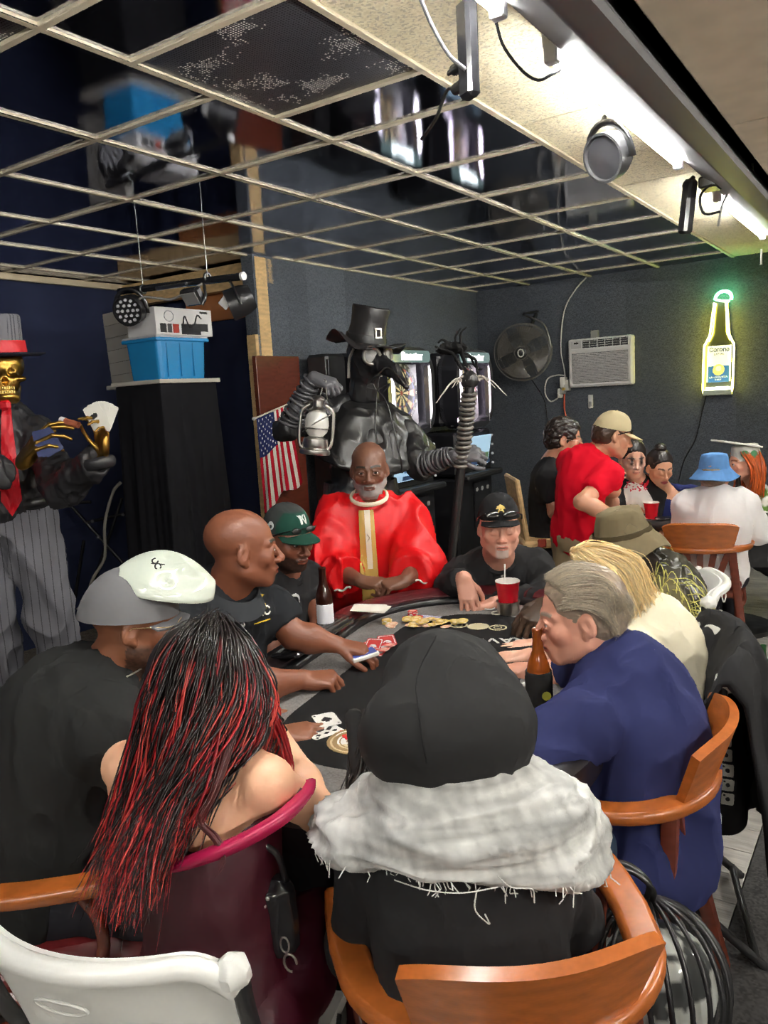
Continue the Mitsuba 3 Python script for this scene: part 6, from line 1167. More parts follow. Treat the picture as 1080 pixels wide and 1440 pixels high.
# ---------------------------------------------------------------- dart machines
def dart_machine(a0, label, tint):
    k = thing('dart_machine', label, 'dart machine', 'dart machines along the carpeted wall'); w = .65; f = 3.05; W = lambda m: xf(m, np.stack([AX, -BX, V(0, 0, 1)], 1), AB(a0, f, 0))   # local: x along the wall, y to the room, z up
    blk = (.010, .010, .012)
    put('lower_cabinet', W(bx(w, .50, .92, (w/2, -.27, .46), .02)), blk, 'm_plastic', 35, k, 'black lower cabinet'); put('control_shelf', W(bx(w, .14, .05, (w/2, .02, .93), .015)), (.02, .02, .022), 'm_plastic', 35, k)
    put('monitor_housing', W(bx(w, .40, .36, (w/2, -.22, 1.12), .02)), blk, 'm_plastic', 35, k)
    scr = W(xf(bx(w-.14, .012, .27, (0, 0, 0), .004), rotx(-10), (w/2, -.005, 1.12))); put('screen', scr, lin(150, 180, 206), 'm_plastic', 35, k, 'lit pale blue screen', emitter=emit(V(.42, .62, .78)*.10))
    for i, (x, z, ww, hh) in enumerate([(.13, 1.19, .05, .08), (.2, 1.09, .12, .05), (.38, 1.07, .16, .07), (.36, 1.2, .2, .03), (.15, 1.03, .4, .03)]): put('screen_graphic', W(xf(bx(ww, .004, hh, (0, 0, 0)), rotx(-10), (x+ww/2-.02, .004-(z-1.12)*.17, z))), lin(*[(230, 232, 230), (90, 130, 170), (120, 150, 120), (235, 240, 240), (70, 96, 140)][i]), 'm_plastic', 35, k)
    hd_ = Polygon(rrect(w, .64, .3, 8)); hdo = hd_.buffer(0); hdi = hd_.buffer(-.045)
    put('head_shell', W(xf(extr(hdo.difference(hdi), .17), rotx(90), (w/2, .0+.02, 1.645))), (.022, .022, .026), 'm_gloss', 40, k, 'rounded black head shell'); put('head_back', W(xf(extr(hdo, .03), rotx(90), (w/2, -.12, 1.645))), lin(60, 60, 64), 'm_plastic', 40, k)
    put('head_box', W(bx(w-.06, .34, .60, (w/2, -.32, 1.65), .03)), blk, 'm_plastic', 35, k)
    mq = xf(extr(Polygon(rrect(w-.13, .085, .4, 6)), .02), rotx(90), (w/2, .03, 1.90)); put('marquee', W(mq), lin(22, 26, 26), 'm_gloss', 40, k, 'marquee panel', emitter=emit(np.array([.10, .15, .14])*.25))
    put('marquee_lettering', W(xf(xf(words('Rooster', .055, True, .006, 1.05), rotx(90)), None, (w/2, .036, 1.873))), lin(240, 244, 240), 'm_plastic', False, k, 'glowing white letters', emitter=emit(V(.9, 1, .95)*.8))
    for x in (.055, w-.055): put('light_tube', W(cat([bx(.055, .03, .45, (x, .0, 1.60), .014)])), lin(240, 232, 240), 'm_plastic', 40, k, 'glowing white side light', emitter=emit(np.asarray(tint)*(3.2 if x > .3 else 1.4)))
    [put('side_trim', W(bx(.012, .04, .47, (x, .005, 1.60), .004)), lin(150, 150, 154), 'm_metal', 35, k) for x in (.092, w-.092)]
    C0 = V(w/2, -.075, 1.64)
    put('board_panel', W(bx(w-.18, .02, .50, (w/2, -.095, 1.60))), lin(120, 120, 120), 'm_plastic', 35, k, 'grey board surround')
    def ring(r0, r1, i0, cols, y, nm):
        for par in (0, 1):
            ms = []
            for s_ in range(20):
                if s_ % 2 != par: continue
                t_ = np.radians(np.linspace(18*s_-9+.4, 18*s_+9-.4, 5)); pg = Polygon(np.vstack([np.stack([r1*np.cos(t_), r1*np.sin(t_)], 1), np.stack([r0*np.cos(t_[::-1]), r0*np.sin(t_[::-1])], 1)])); ms.append(extr(pg, .008))
            labels[put(nm, W(xf(cat(ms), rotx(90), C0+V(0, y, 0))), cols[par], 'm_plastic', 35, k)] = {'kind': 'stuff'}
    CR, BK_, RD_, BL_ = lin(214, 196, 150), (.02, .02, .02), lin(150, 60, 50), lin(60, 70, 120)
    put('board_disc', W(xf(extr(Point(0, 0).buffer(.222, 40), .01), rotx(90), C0+V(0, -.002, 0))), (.012, .012, .012), 'm_plastic', 35, k, 'black dartboard disc')
    ring(.168, .180, 0, (RD_, BL_), .0, 'double_ring'); ring(.108, .166, 0, (CR, BK_), .0, 'outer_segments'); ring(.095, .106, 0, (RD_, BL_), .0, 'triple_ring'); ring(.02, .093, 0, (CR, BK_), .0, 'inner_segments')
    put('bullseye', W(xf(extr(Point(0, 0).buffer(.017, 16), .010), rotx(90), C0)), RD_, 'm_plastic', 35, k)
    for s_ in range(20): put('number', W(xf(xf(words(str([6, 13, 4, 18, 1, 20, 5, 12, 9, 14, 11, 8, 16, 7, 19, 3, 17, 2, 15, 10][s_]), .018, True, .002), rotx(90)), None, C0+V(.201*math.cos(math.radians(18*s_)), .002, .201*math.sin(math.radians(18*s_))-.009))), lin(220, 216, 200), 'm_matte', False, k)
    put('coin_door', W(bx(.26, .02, .42, (w*.62, -.012, .66), .015)), (.016, .016, .018), 'm_gloss', 35, k, 'black coin door')
    for x, z in ((.30, .80), (.40, .80), (.50, .80), (.35, .62), (.47, .62), (.35, .52), (.47, .52)): put('coin_slot', W(bx(.035, .012, .06 if z < .7 else .035, (x, .004, z), .006)), lin(70, 70, 72) if z < .7 else lin(160, 160, 160), 'm_plastic', 35, k)
    for z in (1.00, 1.08, 1.16, 1.24): put('button', W(xf(trimesh.creation.icosphere(1, .012), None, (w-.03, .005, z))), lin(200, 200, 206), 'm_plastic', True, k)
    return k
dart_machine(4.62, 'electronic dart machine right behind the plague doctor figure', (1.0, .93, 1.0))
dart_machine(5.63, 'electronic dart machine nearer the corner, behind the staff', (1.0, .84, 1.0))
# ---------------------------------------------------------------- brown door panel, flag, speaker box
dp = thing('wood_panel', 'tall dark brown wood-grain panel leaning on the carpeted wall behind the flag', 'panel'); put('board', R3(3.90, 4.34, 3.575, 3.61, 0, 1.935, r=.003), None, 'm_wood_dark', 35, dp)
bk_ = thing('black_case', 'black flat case behind the plague doctor hat', 'case'); put('shell', R3(4.38, 4.60, 3.36, 3.55, 0, 1.94, r=.02), (.012, .012, .013), 'm_plastic', 35, bk_); put('edge', R3(4.38, 4.40, 3.35, 3.37, .1, 1.9, r=.004), (.03, .03, .032), 'm_metal', 35, bk_)
fg = thing('flag', 'small United States flag hanging from a stick beside the brown panel', 'flag'); F0, F1 = AB(3.80, 3.52, 1.535), AB(4.09, 3.50, 1.608)
put('stick', tube([F0-(F1-F0)*.06, F1+(F1-F0)*.12], .006, 8), lin(214, 206, 190), 'm_plastic', 40, fg, 'pale stick'); put('finial', xf(trimesh.creation.icosphere(2, .012), None, F0-(F1-F0)*.08), lin(220, 216, 206), 'm_plastic', True, fg)
def flg(u, v):
    x = F0[0]+(F1[0]-F0[0])*u*1.0+.05*v*u+.03*v*(u > 2)+.035*np.clip(u-.62, 0, 1)*v; s_ = np.sin(u*14+v*2.0)*.024*(.3+v)+np.where(u > .66, .03, 0)*v
    y = F0[1]+(F1[1]-F0[1])*u+s_; z = F0[2]+(F1[2]-F0[2])*u-v*(.62-.10*u+.03*np.sin(u*9)); return [x, y, z]
nu, nv = 131, 150; fm = grid(flg, nu, nv); u, v = np.meshgrid(np.linspace(0, 1, nu), np.linspace(0, 1, nv), indexing='ij'); u, v = u.ravel(), v.ravel()
fc_ = np.where((np.floor(u*12.999).astype(int) % 2 == 0)[:, None], lin(176, 30, 48), lin(226, 218, 208)); can = (u < .539) & (v < .42)
su, sv = u/.539*9, v/.42*11; star = (np.abs(su-np.round(su)) < .22) & (np.abs(sv-np.round(sv)) < .24) & ((np.round(su)+np.round(sv)) % 2 == 0) & (np.round(su) > 0) & (np.round(su) < 9) & (np.round(sv) > 0) & (np.round(sv) < 11)
fc_ = np.where(can[:, None], np.where(star[:, None], lin(226, 224, 220), lin(34, 42, 82)), fc_); put('cloth', fm, fc_, 'm_cloth', True, fg, 'star-spangled striped cloth')
# ---------------------------------------------------------------- draped cabinet with the boxes on top
cbn = thing('draped_cabinet', 'tall storage cabinet draped in black cloth in the corner by the navy curtain', 'cabinet'); ca, cb_ = 3.115, 3.606
put('shelf_top', R3(ca-.02, ca+.46, cb_-.02, cb_+.42, 1.772, 1.796, r=.003), lin(190, 184, 172), 'm_matte', 35, cbn, 'pale board on top')
def drape(u, v):
    s_ = u*4; i_ = np.clip(np.floor(s_), 0, 3); t_ = s_-i_; ca1, cb1 = ca+.44, cb_+.40
    a_ = np.choose(i_.astype(int), [ca+(ca1-ca)*(1-t_)*0, ca+(ca1-ca)*t_, ca1+0*t_, ca1-(ca1-ca)*t_]); b_ = np.choose(i_.astype(int), [cb1-(cb1-cb_)*t_, cb_+0*t_, cb_+(cb1-cb_)*t_, cb1+0*t_])
    f_ = (1-v)*.028*np.sin(s_*17+np.sin(s_*5)*2)+.01*np.sin(s_*41)*(1-v); ux, uy = a_-(ca+ca1)/2, b_-(cb_+cb1)/2; n_ = np.sqrt(ux*ux+uy*uy); a_ = a_+ux/n_*(f_+.03*(1-v)); b_ = b_+uy/n_*(f_+.03*(1-v))
    return [AX[0]*a_+BX[0]*b_, AX[1]*a_+BX[1]*b_, 1.775*v+0*u]
put('black_cloth', grid(drape, 220, 14, .006), (.009, .009, .011), 'm_cloth', True, cbn, 'black cloth hanging to the floor')
bn = thing('storage_bin', 'bright blue plastic storage bin on top of the draped cabinet', 'storage bin'); BLU = lin(36, 134, 190)
def tap(a0, a1, b0, b1, z0, z1, k_, r_=.02):
    m = bx(1, 1, 1, (0, 0, .5)); pts = []
    for z, s_ in ((z0, 1-k_), (z1, 1.0)):
        for p_ in rrect((a1-a0)*s_, (b1-b0)*s_, .12, 5): pts.append(AB((a0+a1)/2+p_[0], (b0+b1)/2+p_[1], z))
    return trimesh.convex.convex_hull(np.array(pts))
put('tub', tap(ca+.005, ca+.39, cb_+.0, cb_+.29, 1.797, 2.025, .08), BLU, 'm_plastic', 35, bn); put('rim', R3(ca-.008, ca+.403, cb_-.012, cb_+.302, 2.015, 2.035, r=.005), BLU*1.05, 'm_plastic', 35, bn, 'blue rim'); put('lid', R3(ca-.004, ca+.399, cb_-.008, cb_+.298, 2.033, 2.048, r=.006), lin(180, 184, 188), 'm_plastic', 35, bn, 'pale lid')
for i in range(3): put('moulding', tap(ca+.07+.10*i, ca+.075+.10*i, cb_-.002, cb_+.02, 1.81, 2.01, .0), BLU*.9, 'm_plastic', 35, bn)
wb = thing('carton', 'white printed carton lying on the blue storage bin', 'box'); put('box', R3(ca-.0, ca+.44, cb_-.01, cb_+.24, 2.048, 2.205, r=.003), lin(216, 214, 212), 'm_matte', 35, wb)
fx = lambda a_, z_, w_, h_, c_, y_=.012: put('print', R3(a_, a_+w_, cb_-y_, cb_-.009, z_, z_+h_), c_, 'm_matte', 35, wb)
fx(ca+.03, 2.062, .045, .05, (.03, .03, .03)); fx(ca+.085, 2.062, .03, .05, (.05, .05, .05)); fx(ca+.125, 2.062, .045, .05, lin(160, 60, 50)); fx(ca+.19, 2.055, .15, .06, (.02, .02, .022)); fx(ca+.28, 2.075, .12, .045, (.03, .03, .03)); fx(ca+.345, 2.18, .06, .012, (.03, .03, .03))
put('print_ring', tube([AB(ca+.10+.035*math.cos(t), cb_-.011, 2.155+.03*math.sin(t)) for t in th], .002, 6, True), lin(120, 120, 122), 'm_matte', True, wb); put('print_curve', tube(smoothp([AB(ca+.20, cb_-.012, 2.10), AB(ca+.22, cb_-.012, 2.16), AB(ca+.25, cb_-.012, 2.10), AB(ca+.29, cb_-.012, 2.11), AB(ca+.32, cb_-.012, 2.17), AB(ca+.35, cb_-.012, 2.15)], 5), .004, 6), (.02, .02, .02), 'm_matte', True, wb)
fp = thing('foam_panel', 'grey-white foam panel standing behind the blue bin', 'panel'); put('sheet', xf(bx(.05, .36, .47, (0, 0, .235), .006), M3 @ roty(0) @ rotx(-3), AB(3.40, 4.20, 1.797)), lin(176, 172, 162), 'm_matte', 35, fp)
for i in range(5): put('groove', xf(bx(.004, .36, .004, (-.026, 0, .07+.08*i), 0), M3 @ rotx(-3), AB(3.40, 4.20, 1.797)), lin(130, 126, 118), 'm_matte', 35, fp)
put('ledge', R3(3.36, 3.44, 4.0, 4.42, 1.77, 1.796, r=.003), lin(180, 176, 166), 'm_matte', 35, fp)
# ---------------------------------------------------------------- lighting bar with stage lamps
LK = .782
def LB(a, b, z): return AB(a*LK, b*LK, CAM_H+(z-CAM_H)*LK)
br = thing('lighting_bar', 'black pipe with stage lamps slung under the ceiling beside the alcove', 'lighting bar'); put('pipe', cyl(LB(3.9, 4.86, 2.495), LB(3.9, 3.63, 2.445), .019), (.012, .012, .013), 'm_plastic', 40, br); put('end_cap', cyl(LB(3.9, 3.64, 2.446), LB(3.9, 3.62, 2.445), .021), lin(200, 200, 196), 'm_plastic', 40, br)
for b_ in (4.6, 3.95): put('hanger', tube([LB(3.9, b_, 2.48), AB(3.9*LK, b_*LK, 2.595)], .003, 6), lin(150, 150, 146), 'm_metal', 40, br); put('clamp', tube([LB(3.9+.027*math.cos(t), b_, 2.48+.027*math.sin(t)) for t in th], .007, 6, True), lin(120, 120, 118), 'm_metal', True, br)
put('conduit', cyl(LB(3.87, 4.42, 2.46), LB(3.87, 4.12, 2.455), .012), lin(150, 150, 146), 'm_metal', 40, br, 'grey tube lashed to the pipe'); put('cable', tube(smoothp([LB(3.88, 4.72, 2.36), LB(3.88, 4.60, 2.42), LB(3.88, 4.45, 2.40), LB(3.88, 4.3, 2.375), LB(3.88, 4.15, 2.40), LB(3.88, 3.98, 2.44)], 6), .007, 8), lin(170, 166, 156), 'm_plastic', True, br, 'pale cable')
def par(pos, d, r, label, lens, leds=0, depth=.12, group='hanging stage lamps', body=(.012, .012, .013), hook=None):
    k = thing('stage_lamp', label, 'stage lamp', group); Q = frame(d); g = lambda m: xf(m, Q, pos)
    put('can', g(xf(lathe([(.001, -depth), (r*.75, -depth), (r*.95, -depth*.6), (r, 0), (r*1.0, .012), (r*.9, .012), (r*.88, .0), (.001, -.002)], 28), rotx(-90))), body, 'm_plastic', 40, k)
    if leds:
        pts = [(0, 0)]+[(r*.38*math.cos(t), r*.38*math.sin(t)) for t in np.linspace(0, 6.28, 7)[:-1]]+[(r*.70*math.cos(t), r*.70*math.sin(t)) for t in np.linspace(0, 6.28, 13)[:-1]]
        for x, z in pts: put('led', g(xf(lathe([(.001, 0), (r*.11, 0), (r*.09, .01), (.001, .012)], 8), rotx(-90), (x, .0, z))), lin(206, 206, 210), 'm_gloss', 40, k)
    else: put('lens', g(xf(lathe([(.001, .004), (r*.86, .0), (r*.86, -.004), (.001, -.004)], 24), rotx(-90))), lens, 'm_gloss', 40, k)
    t_ = np.linspace(-.25, math.pi+.25, 15); put('yoke', g(tube(np.stack([r*1.12*np.cos(t_), np.full_like(t_, -depth*.4), r*1.3*np.sin(t_)], 1), .006, 6, flat=2)), lin(120, 120, 120) if group else body, 'm_metal', True, k)
    if hook is not None: put('hook', tube([np.asarray(pos)+Q @ V(0, -depth*.4, r*1.3), hook], .008, 8), (.03, .03, .03), 'm_metal', True, k)
    return k
par(LB(3.82, 4.69, 2.335), -AX*.8-V(0, 0, .25)-BX*.35, .085, 'round black LED stage lamp with rows of lenses, left on the lighting bar', None, 1, hook=LB(3.9, 4.69, 2.48))
par(LB(3.86, 3.72, 2.27), -AX*.55-V(0, 0, .3)+BX*.6, .08, 'dark stage lamp with a tilted pale plate at the right end of the lighting bar', (.03, .03, .035), 0, hook=LB(3.9, 3.76, 2.44))
fl2 = thing('flood_lamp', 'small black flood lamp with a pale lens, middle of the lighting bar', 'stage lamp', 'hanging stage lamps'); Q = M3 @ rotz(0) @ roty(-35); put('housing', xf(bx(.05, .13, .09, (0, 0, 0), .01), Q, LB(3.86, 4.06, 2.365)), (.015, .015, .016), 'm_plastic', 35, fl2); put('lens', xf(bx(.006, .105, .068, (-.026, 0, 0), .002), Q, LB(3.86, 4.06, 2.365)), lin(150, 150, 146), 'm_gloss', 35, fl2, 'pale lens'); put('bracket', tube([LB(3.9, 3.99, 2.46), LB(3.88, 3.96, 2.36), LB(3.86, 3.98, 2.30)], .008, 6), lin(120, 120, 122), 'm_metal', True, fl2)
put('tilted_plate', xf(bx(.006, .055, .055, (0, 0, 0), .002), M3 @ rotz(20) @ rotx(45), LB(3.79, 3.70, 2.28)), lin(206, 206, 200), 'm_plastic', 35, fl2, 'pale square plate')
# ---------------------------------------------------------------- on the beam: power strip, lamps, cables
ps = thing('power_strip', 'black power strip hanging from the ceiling by the nearest tube, with two plugs', 'power strip'); Q = M3 @ rotz(-25)
P0 = V(0.256, 1.950, 2.401); put('body', xf(bx(.05, .035, .21, (0, 0, 0), .008), M3 @ rotz(62), P0), (.014, .014, .016), 'm_gloss', 35, ps)
put('logo', xf(xf(words('CHI', .020, True, .001), np.stack([V(0, 0, 1), V(0, 0, 0), V(0, 0, 0)], 1)+0 if 0 else frame((0, 0, 1), (0, -1, 0))), M3 @ rotz(62) @ roty(0), P0+M3 @ rotz(62) @ V(0, -.019, .05)), lin(150, 150, 150), 'm_matte', False, ps) if 0 else None
for dz in (-.022, -.066):
    c0 = P0+M3 @ rotz(62) @ V(.025, 0, dz); dx = M3 @ rotz(62) @ V(1, 0, 0); put('plug', cyl(c0, c0+dx*.035, .013, 12), (.012, .012, .012), 'm_plastic', 40, ps, 'black plug'); put('lead', tube(smoothp([c0+dx*.03, c0+dx*.07+V(0, 0, .01), c0+dx*.12+V(0, .02, -.03), c0+dx*.19+V(0, .05, -.05)] if dz < -.03 else [c0+dx*.03, c0+dx*.06, c0+dx*.04+V(0, .02, .012), c0+V(0, .03, 0)], 6), .0042, 8), (.012, .012, .012), 'm_plastic', True, ps)
put('tie', tube(smoothp([P0+M3 @ rotz(62) @ V(-.005, -.020, .0), P0+M3 @ rotz(62) @ V(-.005, -.022, -.05)], 4), .003, 6), lin(170, 170, 166), 'm_plastic', True, ps, 'pale cable tie')
solo('power_cable', tube(smoothp([V(0.135, 1.850, 2.496), V(0.167, 1.900, 2.445), V(0.206, 1.920, 2.384), V(0.246, 1.930, 2.351)], 8), .005, 8), lin(96, 96, 98), 'm_plastic', 'grey cable coming down to the power strip from the top edge', 'cable', smooth=True)
solo('lamp_cable', tube(smoothp([V(0.329, 2.000, 2.488), V(0.352, 2.030, 2.437), V(0.410, 2.100, 2.404), V(0.455, 2.130, 2.392), V(0.494, 2.160, 2.414), V(0.532, 2.200, 2.441)], 8), .0036, 8), lin(50, 50, 50), 'm_plastic', 'thin dark cable looping between the two nearest tubes', 'cable', smooth=True)
par(V(0.785, 2.700, 2.350), V(-.80, -.5, -.35), .078, 'grey round stage lamp hanging below the tube on the beam', (.05, .05, .055), 0, .075, 'lamps hung from the beam', (.06, .06, .062), V(0.802, 2.750, 2.490))
bl2 = thing('bar_lamp', 'narrow black lamp bar hanging from the beam between the two far tubes', 'stage lamp', 'lamps hung from the beam'); put('housing', xf(bx(.055, .05, .22, (0, 0, 0), .012), rotz(30) @ rotx(8), V(1.370, 3.500, 2.347)), (.012, .012, .013), 'm_gloss', 35, bl2); put('bracket', tube([V(1.355, 3.500, 2.432), V(1.414, 3.550, 2.477)], .01, 8), (.012, .012, .013), 'm_plastic', True, bl2)
bxk = thing('junction_box', 'small black box fixed under the beam above the narrow lamp bar', 'junction box'); put('box', xf(bx(.11, .08, .05, (0, 0, 0), .008), M3, V(1.488, 3.550, 2.449)), (.012, .012, .013), 'm_plastic', 35, bxk); put('lead', tube(smoothp([V(1.485, 3.500, 2.445), V(1.425, 3.500, 2.391), V(1.440, 3.500, 2.317), V(1.550, 3.600, 2.339)], 6), .005, 6), (.014, .014, .014), 'm_plastic', True, bxk)
solo('twisted_wire', tube(smoothp([V(1.739, 3.700, 2.559), V(1.730, 3.700, 2.514), V(1.650, 3.700, 2.467), V(1.549, 3.650, 2.472), V(1.625, 3.700, 2.444), V(1.603, 3.700, 2.383), V(1.587, 3.700, 2.298)], 6), .005, 6), lin(150, 148, 140), 'm_plastic', 'pale twisted wire dangling from the beam by the farthest tube', 'wire', smooth=True)
solo('hanging_string', tube([V(2.026, 4.200, 2.264), V(2.024, 4.200, 2.186)], .005, 6), lin(170, 170, 160), 'm_plastic', 'short pale pull cord under the farthest tube', 'cord')
# dark stands and a pale cable against the navy wall
ms_ = thing('music_stand', 'black folding stand against the navy fabric wall', 'stand'); b0 = V(-2.115, 5.600, 0.218); b0[2] = 0
for a_, c_ in ((V(-2.257, 5.600, 1.008), V(-1.877, 5.600, 0.496)), (V(-1.864, 5.600, 1.016), V(-2.162, 5.600, 0.354)), (V(-2.282, 5.600, 1.009), V(-2.090, 5.600, 0.998)), (V(-2.147, 5.600, 0.852), V(-1.855, 5.600, 0.902)), (V(-2.162, 5.600, 0.354), b0), (V(-1.877, 5.600, 0.496), b0+V(.25, .1, 0)), (V(-2.172, 5.600, 0.723), b0+V(-.25, 0, 0))): put('tube', cyl(a_, c_, .012, 10), (.008, .008, .009), 'm_plastic', 40, ms_)
for q in (V(-2.084, 5.570, 0.863), V(-2.057, 5.570, 0.743), V(-1.862, 5.570, 0.896)): put('rivet', xf(trimesh.creation.icosphere(1, .012), None, q), lin(150, 150, 150), 'm_metal', True, ms_)
solo('pale_cable', tube(smoothp([V(-1.829, 5.500, 1.137), V(-1.885, 5.500, 1.080), V(-1.952, 5.500, 0.922), V(-1.980, 5.500, 0.807), V(-1.991, 5.500, 0.654), V(-2.015, 5.500, 0.578), V(-2.104, 5.500, 0.454), V(-2.146, 5.400, 0.300), V(-2.655, 6.324, 0.010), V(-2.711, 5.968, 0.010), V(-2.730, 5.523, 0.010)], 6), .011, 8), lin(176, 170, 158), 'm_plastic', 'pale cable hanging down the navy wall to the carpet', 'cable', smooth=True)

# ---------------------------------------------------------------- plague doctor figure with lantern and staff
BLKL = lin(92, 92, 95); ST = lin(84, 84, 86)
H = person('life-size plague doctor figure in black leather with a beaked mask and buckled hat', BLKL, V(-0.130, 4.350, 0.811), V(-0.082, 4.320, 1.582), V(-0.040, 4.250, 1.824), (.62, -.78, -.12), (-.95, -.3, 0), s=1.08, res=1.5, nohead=True, armr=.9, cat_='costumed figure', name='plague_doctor', sh={'L': V(0.148, 4.300, 1.408), 'R': V(-0.348, 4.250, 1.579)},
    arms={'R': (V(-0.472, 4.100, 1.486), V(-0.317, 4.050, 1.742), (.75, -.3, -.35), (-.2, -.4, 1), 'curl', 1.1), 'L': (V(0.209, 4.150, 1.250), V(0.378, 4.000, 1.307), (1, -.2, .05), (-.1, -.8, .5), 'grip', 1.15)},
    shirt=dict(name='coat', label='black leather coat sleeves and chest', sleeve={'L': 1.1, 'R': 1.05}, col=(.012, .012, .013), mat='m_leather', fold=.012, sg=.022, g=.02, seed=51))
k = H['k']; o_, R_ = H['o'], H['R']; Lh = lambda *q: at_head(H, *q)
# coat skirts to the floor
def skirt(u, v):
    t_ = u*2*math.pi; r_ = .19+.16*(1-v)+.03*np.sin(t_*9+np.sin(t_*3))*(1-v*.8); c0 = V(-0.123, 4.370, 0.807); return [c0[0]+r_*np.cos(t_)*1.05, c0[1]+r_*np.sin(t_)*.85, .02+v*1.15]
put('skirt', grid(skirt, 140, 16, .006), (.010, .010, .011), 'm_leather', True, k, 'black coat skirts')
F = Field(); F.ell(Lh(0, -.01, .02), V(.088, .108, .125)*1.08, R_, .02).cone(Lh(0, .07, -.01), Lh(0, .20, -.045), .055, .034, .03).cone(Lh(0, .20, -.045), Lh(0, .30, -.115), .034, .010, .02).cone(Lh(0, -.02, -.08), H['o']*.2+V(-0.082, 4.320, 1.582)*.8, .07, .085, .04)
mm = fold(relax(F.mesh(.006), 2), .003, 22, 3); put('mask', mm, (.010, .010, .011), 'm_leather', True, k, 'black leather beaked mask')
for q in (-1, 1):
    c0 = Lh(q*.045, .085, .02); d_ = R_ @ unit(V(q*.45, 1, .05)); Q = frame(d_); put('goggle_rim', xf(tube(np.stack([.043*np.cos(th), 0*th+.012, .043*np.sin(th)], 1), .010, 8, True), Q, c0), lin(170, 168, 162), 'm_metal', True, k, 'metal goggle rim'); put('goggle_lens', xf(lathe([(.001, .020), (.025, .015), (.040, 0), (.040, -.03), (.001, -.03)], 20), Q @ rotx(-90), c0), lin(176, 176, 172), 'm_gloss', 40, k, 'pale round lens')
put('beak_trim', cat([tube(smoothp([Lh(.045, .10, -.10), Lh(.046, .15, -.06), Lh(.036, .21, -.03), Lh(.012, .30, -.10)], 6), .004, 6), tube(smoothp([Lh(-.045, .10, -.10), Lh(-.046, .15, -.06), Lh(-.036, .21, -.03), Lh(-.012, .30, -.10)], 6), .004, 6), tube(smoothp([Lh(-.02, .22, -.075), Lh(0, .24, -.12), Lh(.02, .22, -.075)], 4), .005, 6)]), lin(150, 148, 140), 'm_metal', True, k, 'pale trim on the beak')
put('side_strap', cat([tube(smoothp([Lh(q*.095, .02, .06), Lh(q*.104, -.01, .0), Lh(q*.10, -.02, -.09)], 5), .012, 6, flat=.3) for q in (-1, 1)]), lin(120, 118, 112), 'm_leather', True, k, 'grey side strap')
prof = [(.001, .175), (.088, .180), (.094, .172), (.090, .09), (.100, .012), (.106, .004), (.15, .004), (.195, .012), (.197, .008), (.15, -.002), (.1, -.004), (.085, .09), (.001, .165)]
hk, hm = bucket_hat(H, prof, (.016, .015, .015), 'black leather hat with a square buckle', tilt=-6, lift=.045, amp=.005, wave=.024, seed=2, mat='m_leather', roll=-6)
put('hat_band', head_mesh(H, xf(lathe([(.101, .012), (.1035, .014), (.098, .05), (.095, .05)], 40), rotx(-6), (0, -.018, .074), V(.95, 1.09, 1))), (.010, .010, .010), 'm_leather', True, k)
bc = Lh(.012, .085, .125); Q = frame(R_ @ unit(V(.1, 1, .08)), R_[:, 2]); bp_ = sbox(-.020, -.027, .020, .027).difference(sbox(-.012, -.018, .012, .018)); put('buckle', xf(xf(extr(bp_, .006), rotx(90), (0, .018, 0)), Q, bc), lin(190, 186, 176), 'm_metal', 35, k, 'silver square buckle')
# shoulder cape
nkp = V(-0.072, 4.300, 1.612)
def cape(u, v):
    t_ = u*2*math.pi; fx_ = np.cos(t_); fy_ = np.sin(t_); e = v**.8; rx_, ry_ = .085+.275*e, .085+.16*e; dz = -.02-.08*v-.22*v**1.7-.07*np.maximum(0, fy_)*v*v+.075*np.abs(fx_)*v*v; w_ = .018*np.sin(t_*7+1)*v
    X = H['TF'][:, 0]; Y = H['TF'][:, 1]; return [nkp[i]+X[i]*fx_*(rx_+w_)+Y[i]*fy_*(ry_+w_)+(0, 0, 1)[i]*dz for i in range(3)]
cm_ = fold(grid(cape, 120, 40, .006), .012, 8, 61, (1, 1, .6)); put('cape', cm_, (.011, .011, .011), 'm_leather', True, k, 'shiny black leather shoulder cape')
cf = lambda pts: tube(smoothp(pts, 6), .0045, 6)
fr0 = V(0.000, 4.120, 1.660); put('tie_cord', cat([cf([fr0, V(-0.018, 4.050, 1.473), V(-0.011, 4.050, 1.290)]), cf([fr0, V(0.050, 4.060, 1.577), V(0.097, 4.020, 1.322), V(0.107, 4.050, 1.227)]), cf([fr0, V(-0.054, 4.120, 1.674), V(-0.020, 4.120, 1.690), fr0, V(0.068, 4.100, 1.685), V(0.028, 4.100, 1.643)])]), (.02, .02, .02), 'm_leather', True, k, 'black tie cords')
for q, A_, B_ in (('R', V(-0.472, 4.100, 1.486), V(-0.317, 4.050, 1.742)), ('L', V(0.209, 4.150, 1.250), V(0.378, 4.000, 1.307))):
    d_ = unit(B_-A_); Q = frame(d_, (0, 0, 1) if abs(d_[2]) < .8 else (1, 0, 0)); n_ = 10
    for i in range(n_):
        t_ = .12+.80*i/(n_-1); c0 = A_*(1-t_)+B_*t_; r_ = .064-.022*t_; put('bandage_ring', tube(c0+np.outer(np.cos(th[::2]), Q[:, 0])*r_+np.outer(np.sin(th[::2]), Q[:, 2])*r_+np.outer(.010*np.sin(th[::2]+i), d_), .009, 6, True), lin(58, 58, 60) if i % 2 else lin(92, 92, 94), 'm_leather', True, k)
solo_s = thing('staff', 'tall black wrapped staff with bone claws on top beside the plague doctor figure', 'staff')
S0, S1 = V(0.467, 3.980, 1.660), V(0.268, 4.020, 0.312); S0d = unit(S0-S1); S1 = S1-S0d*(S1[2]-.01)/S0d[2]
put('pole', tube([S1, S1*.5+S0*.5, S0], [.020, .022, .026], 10), (.012, .012, .012), 'm_plastic', True, solo_s)
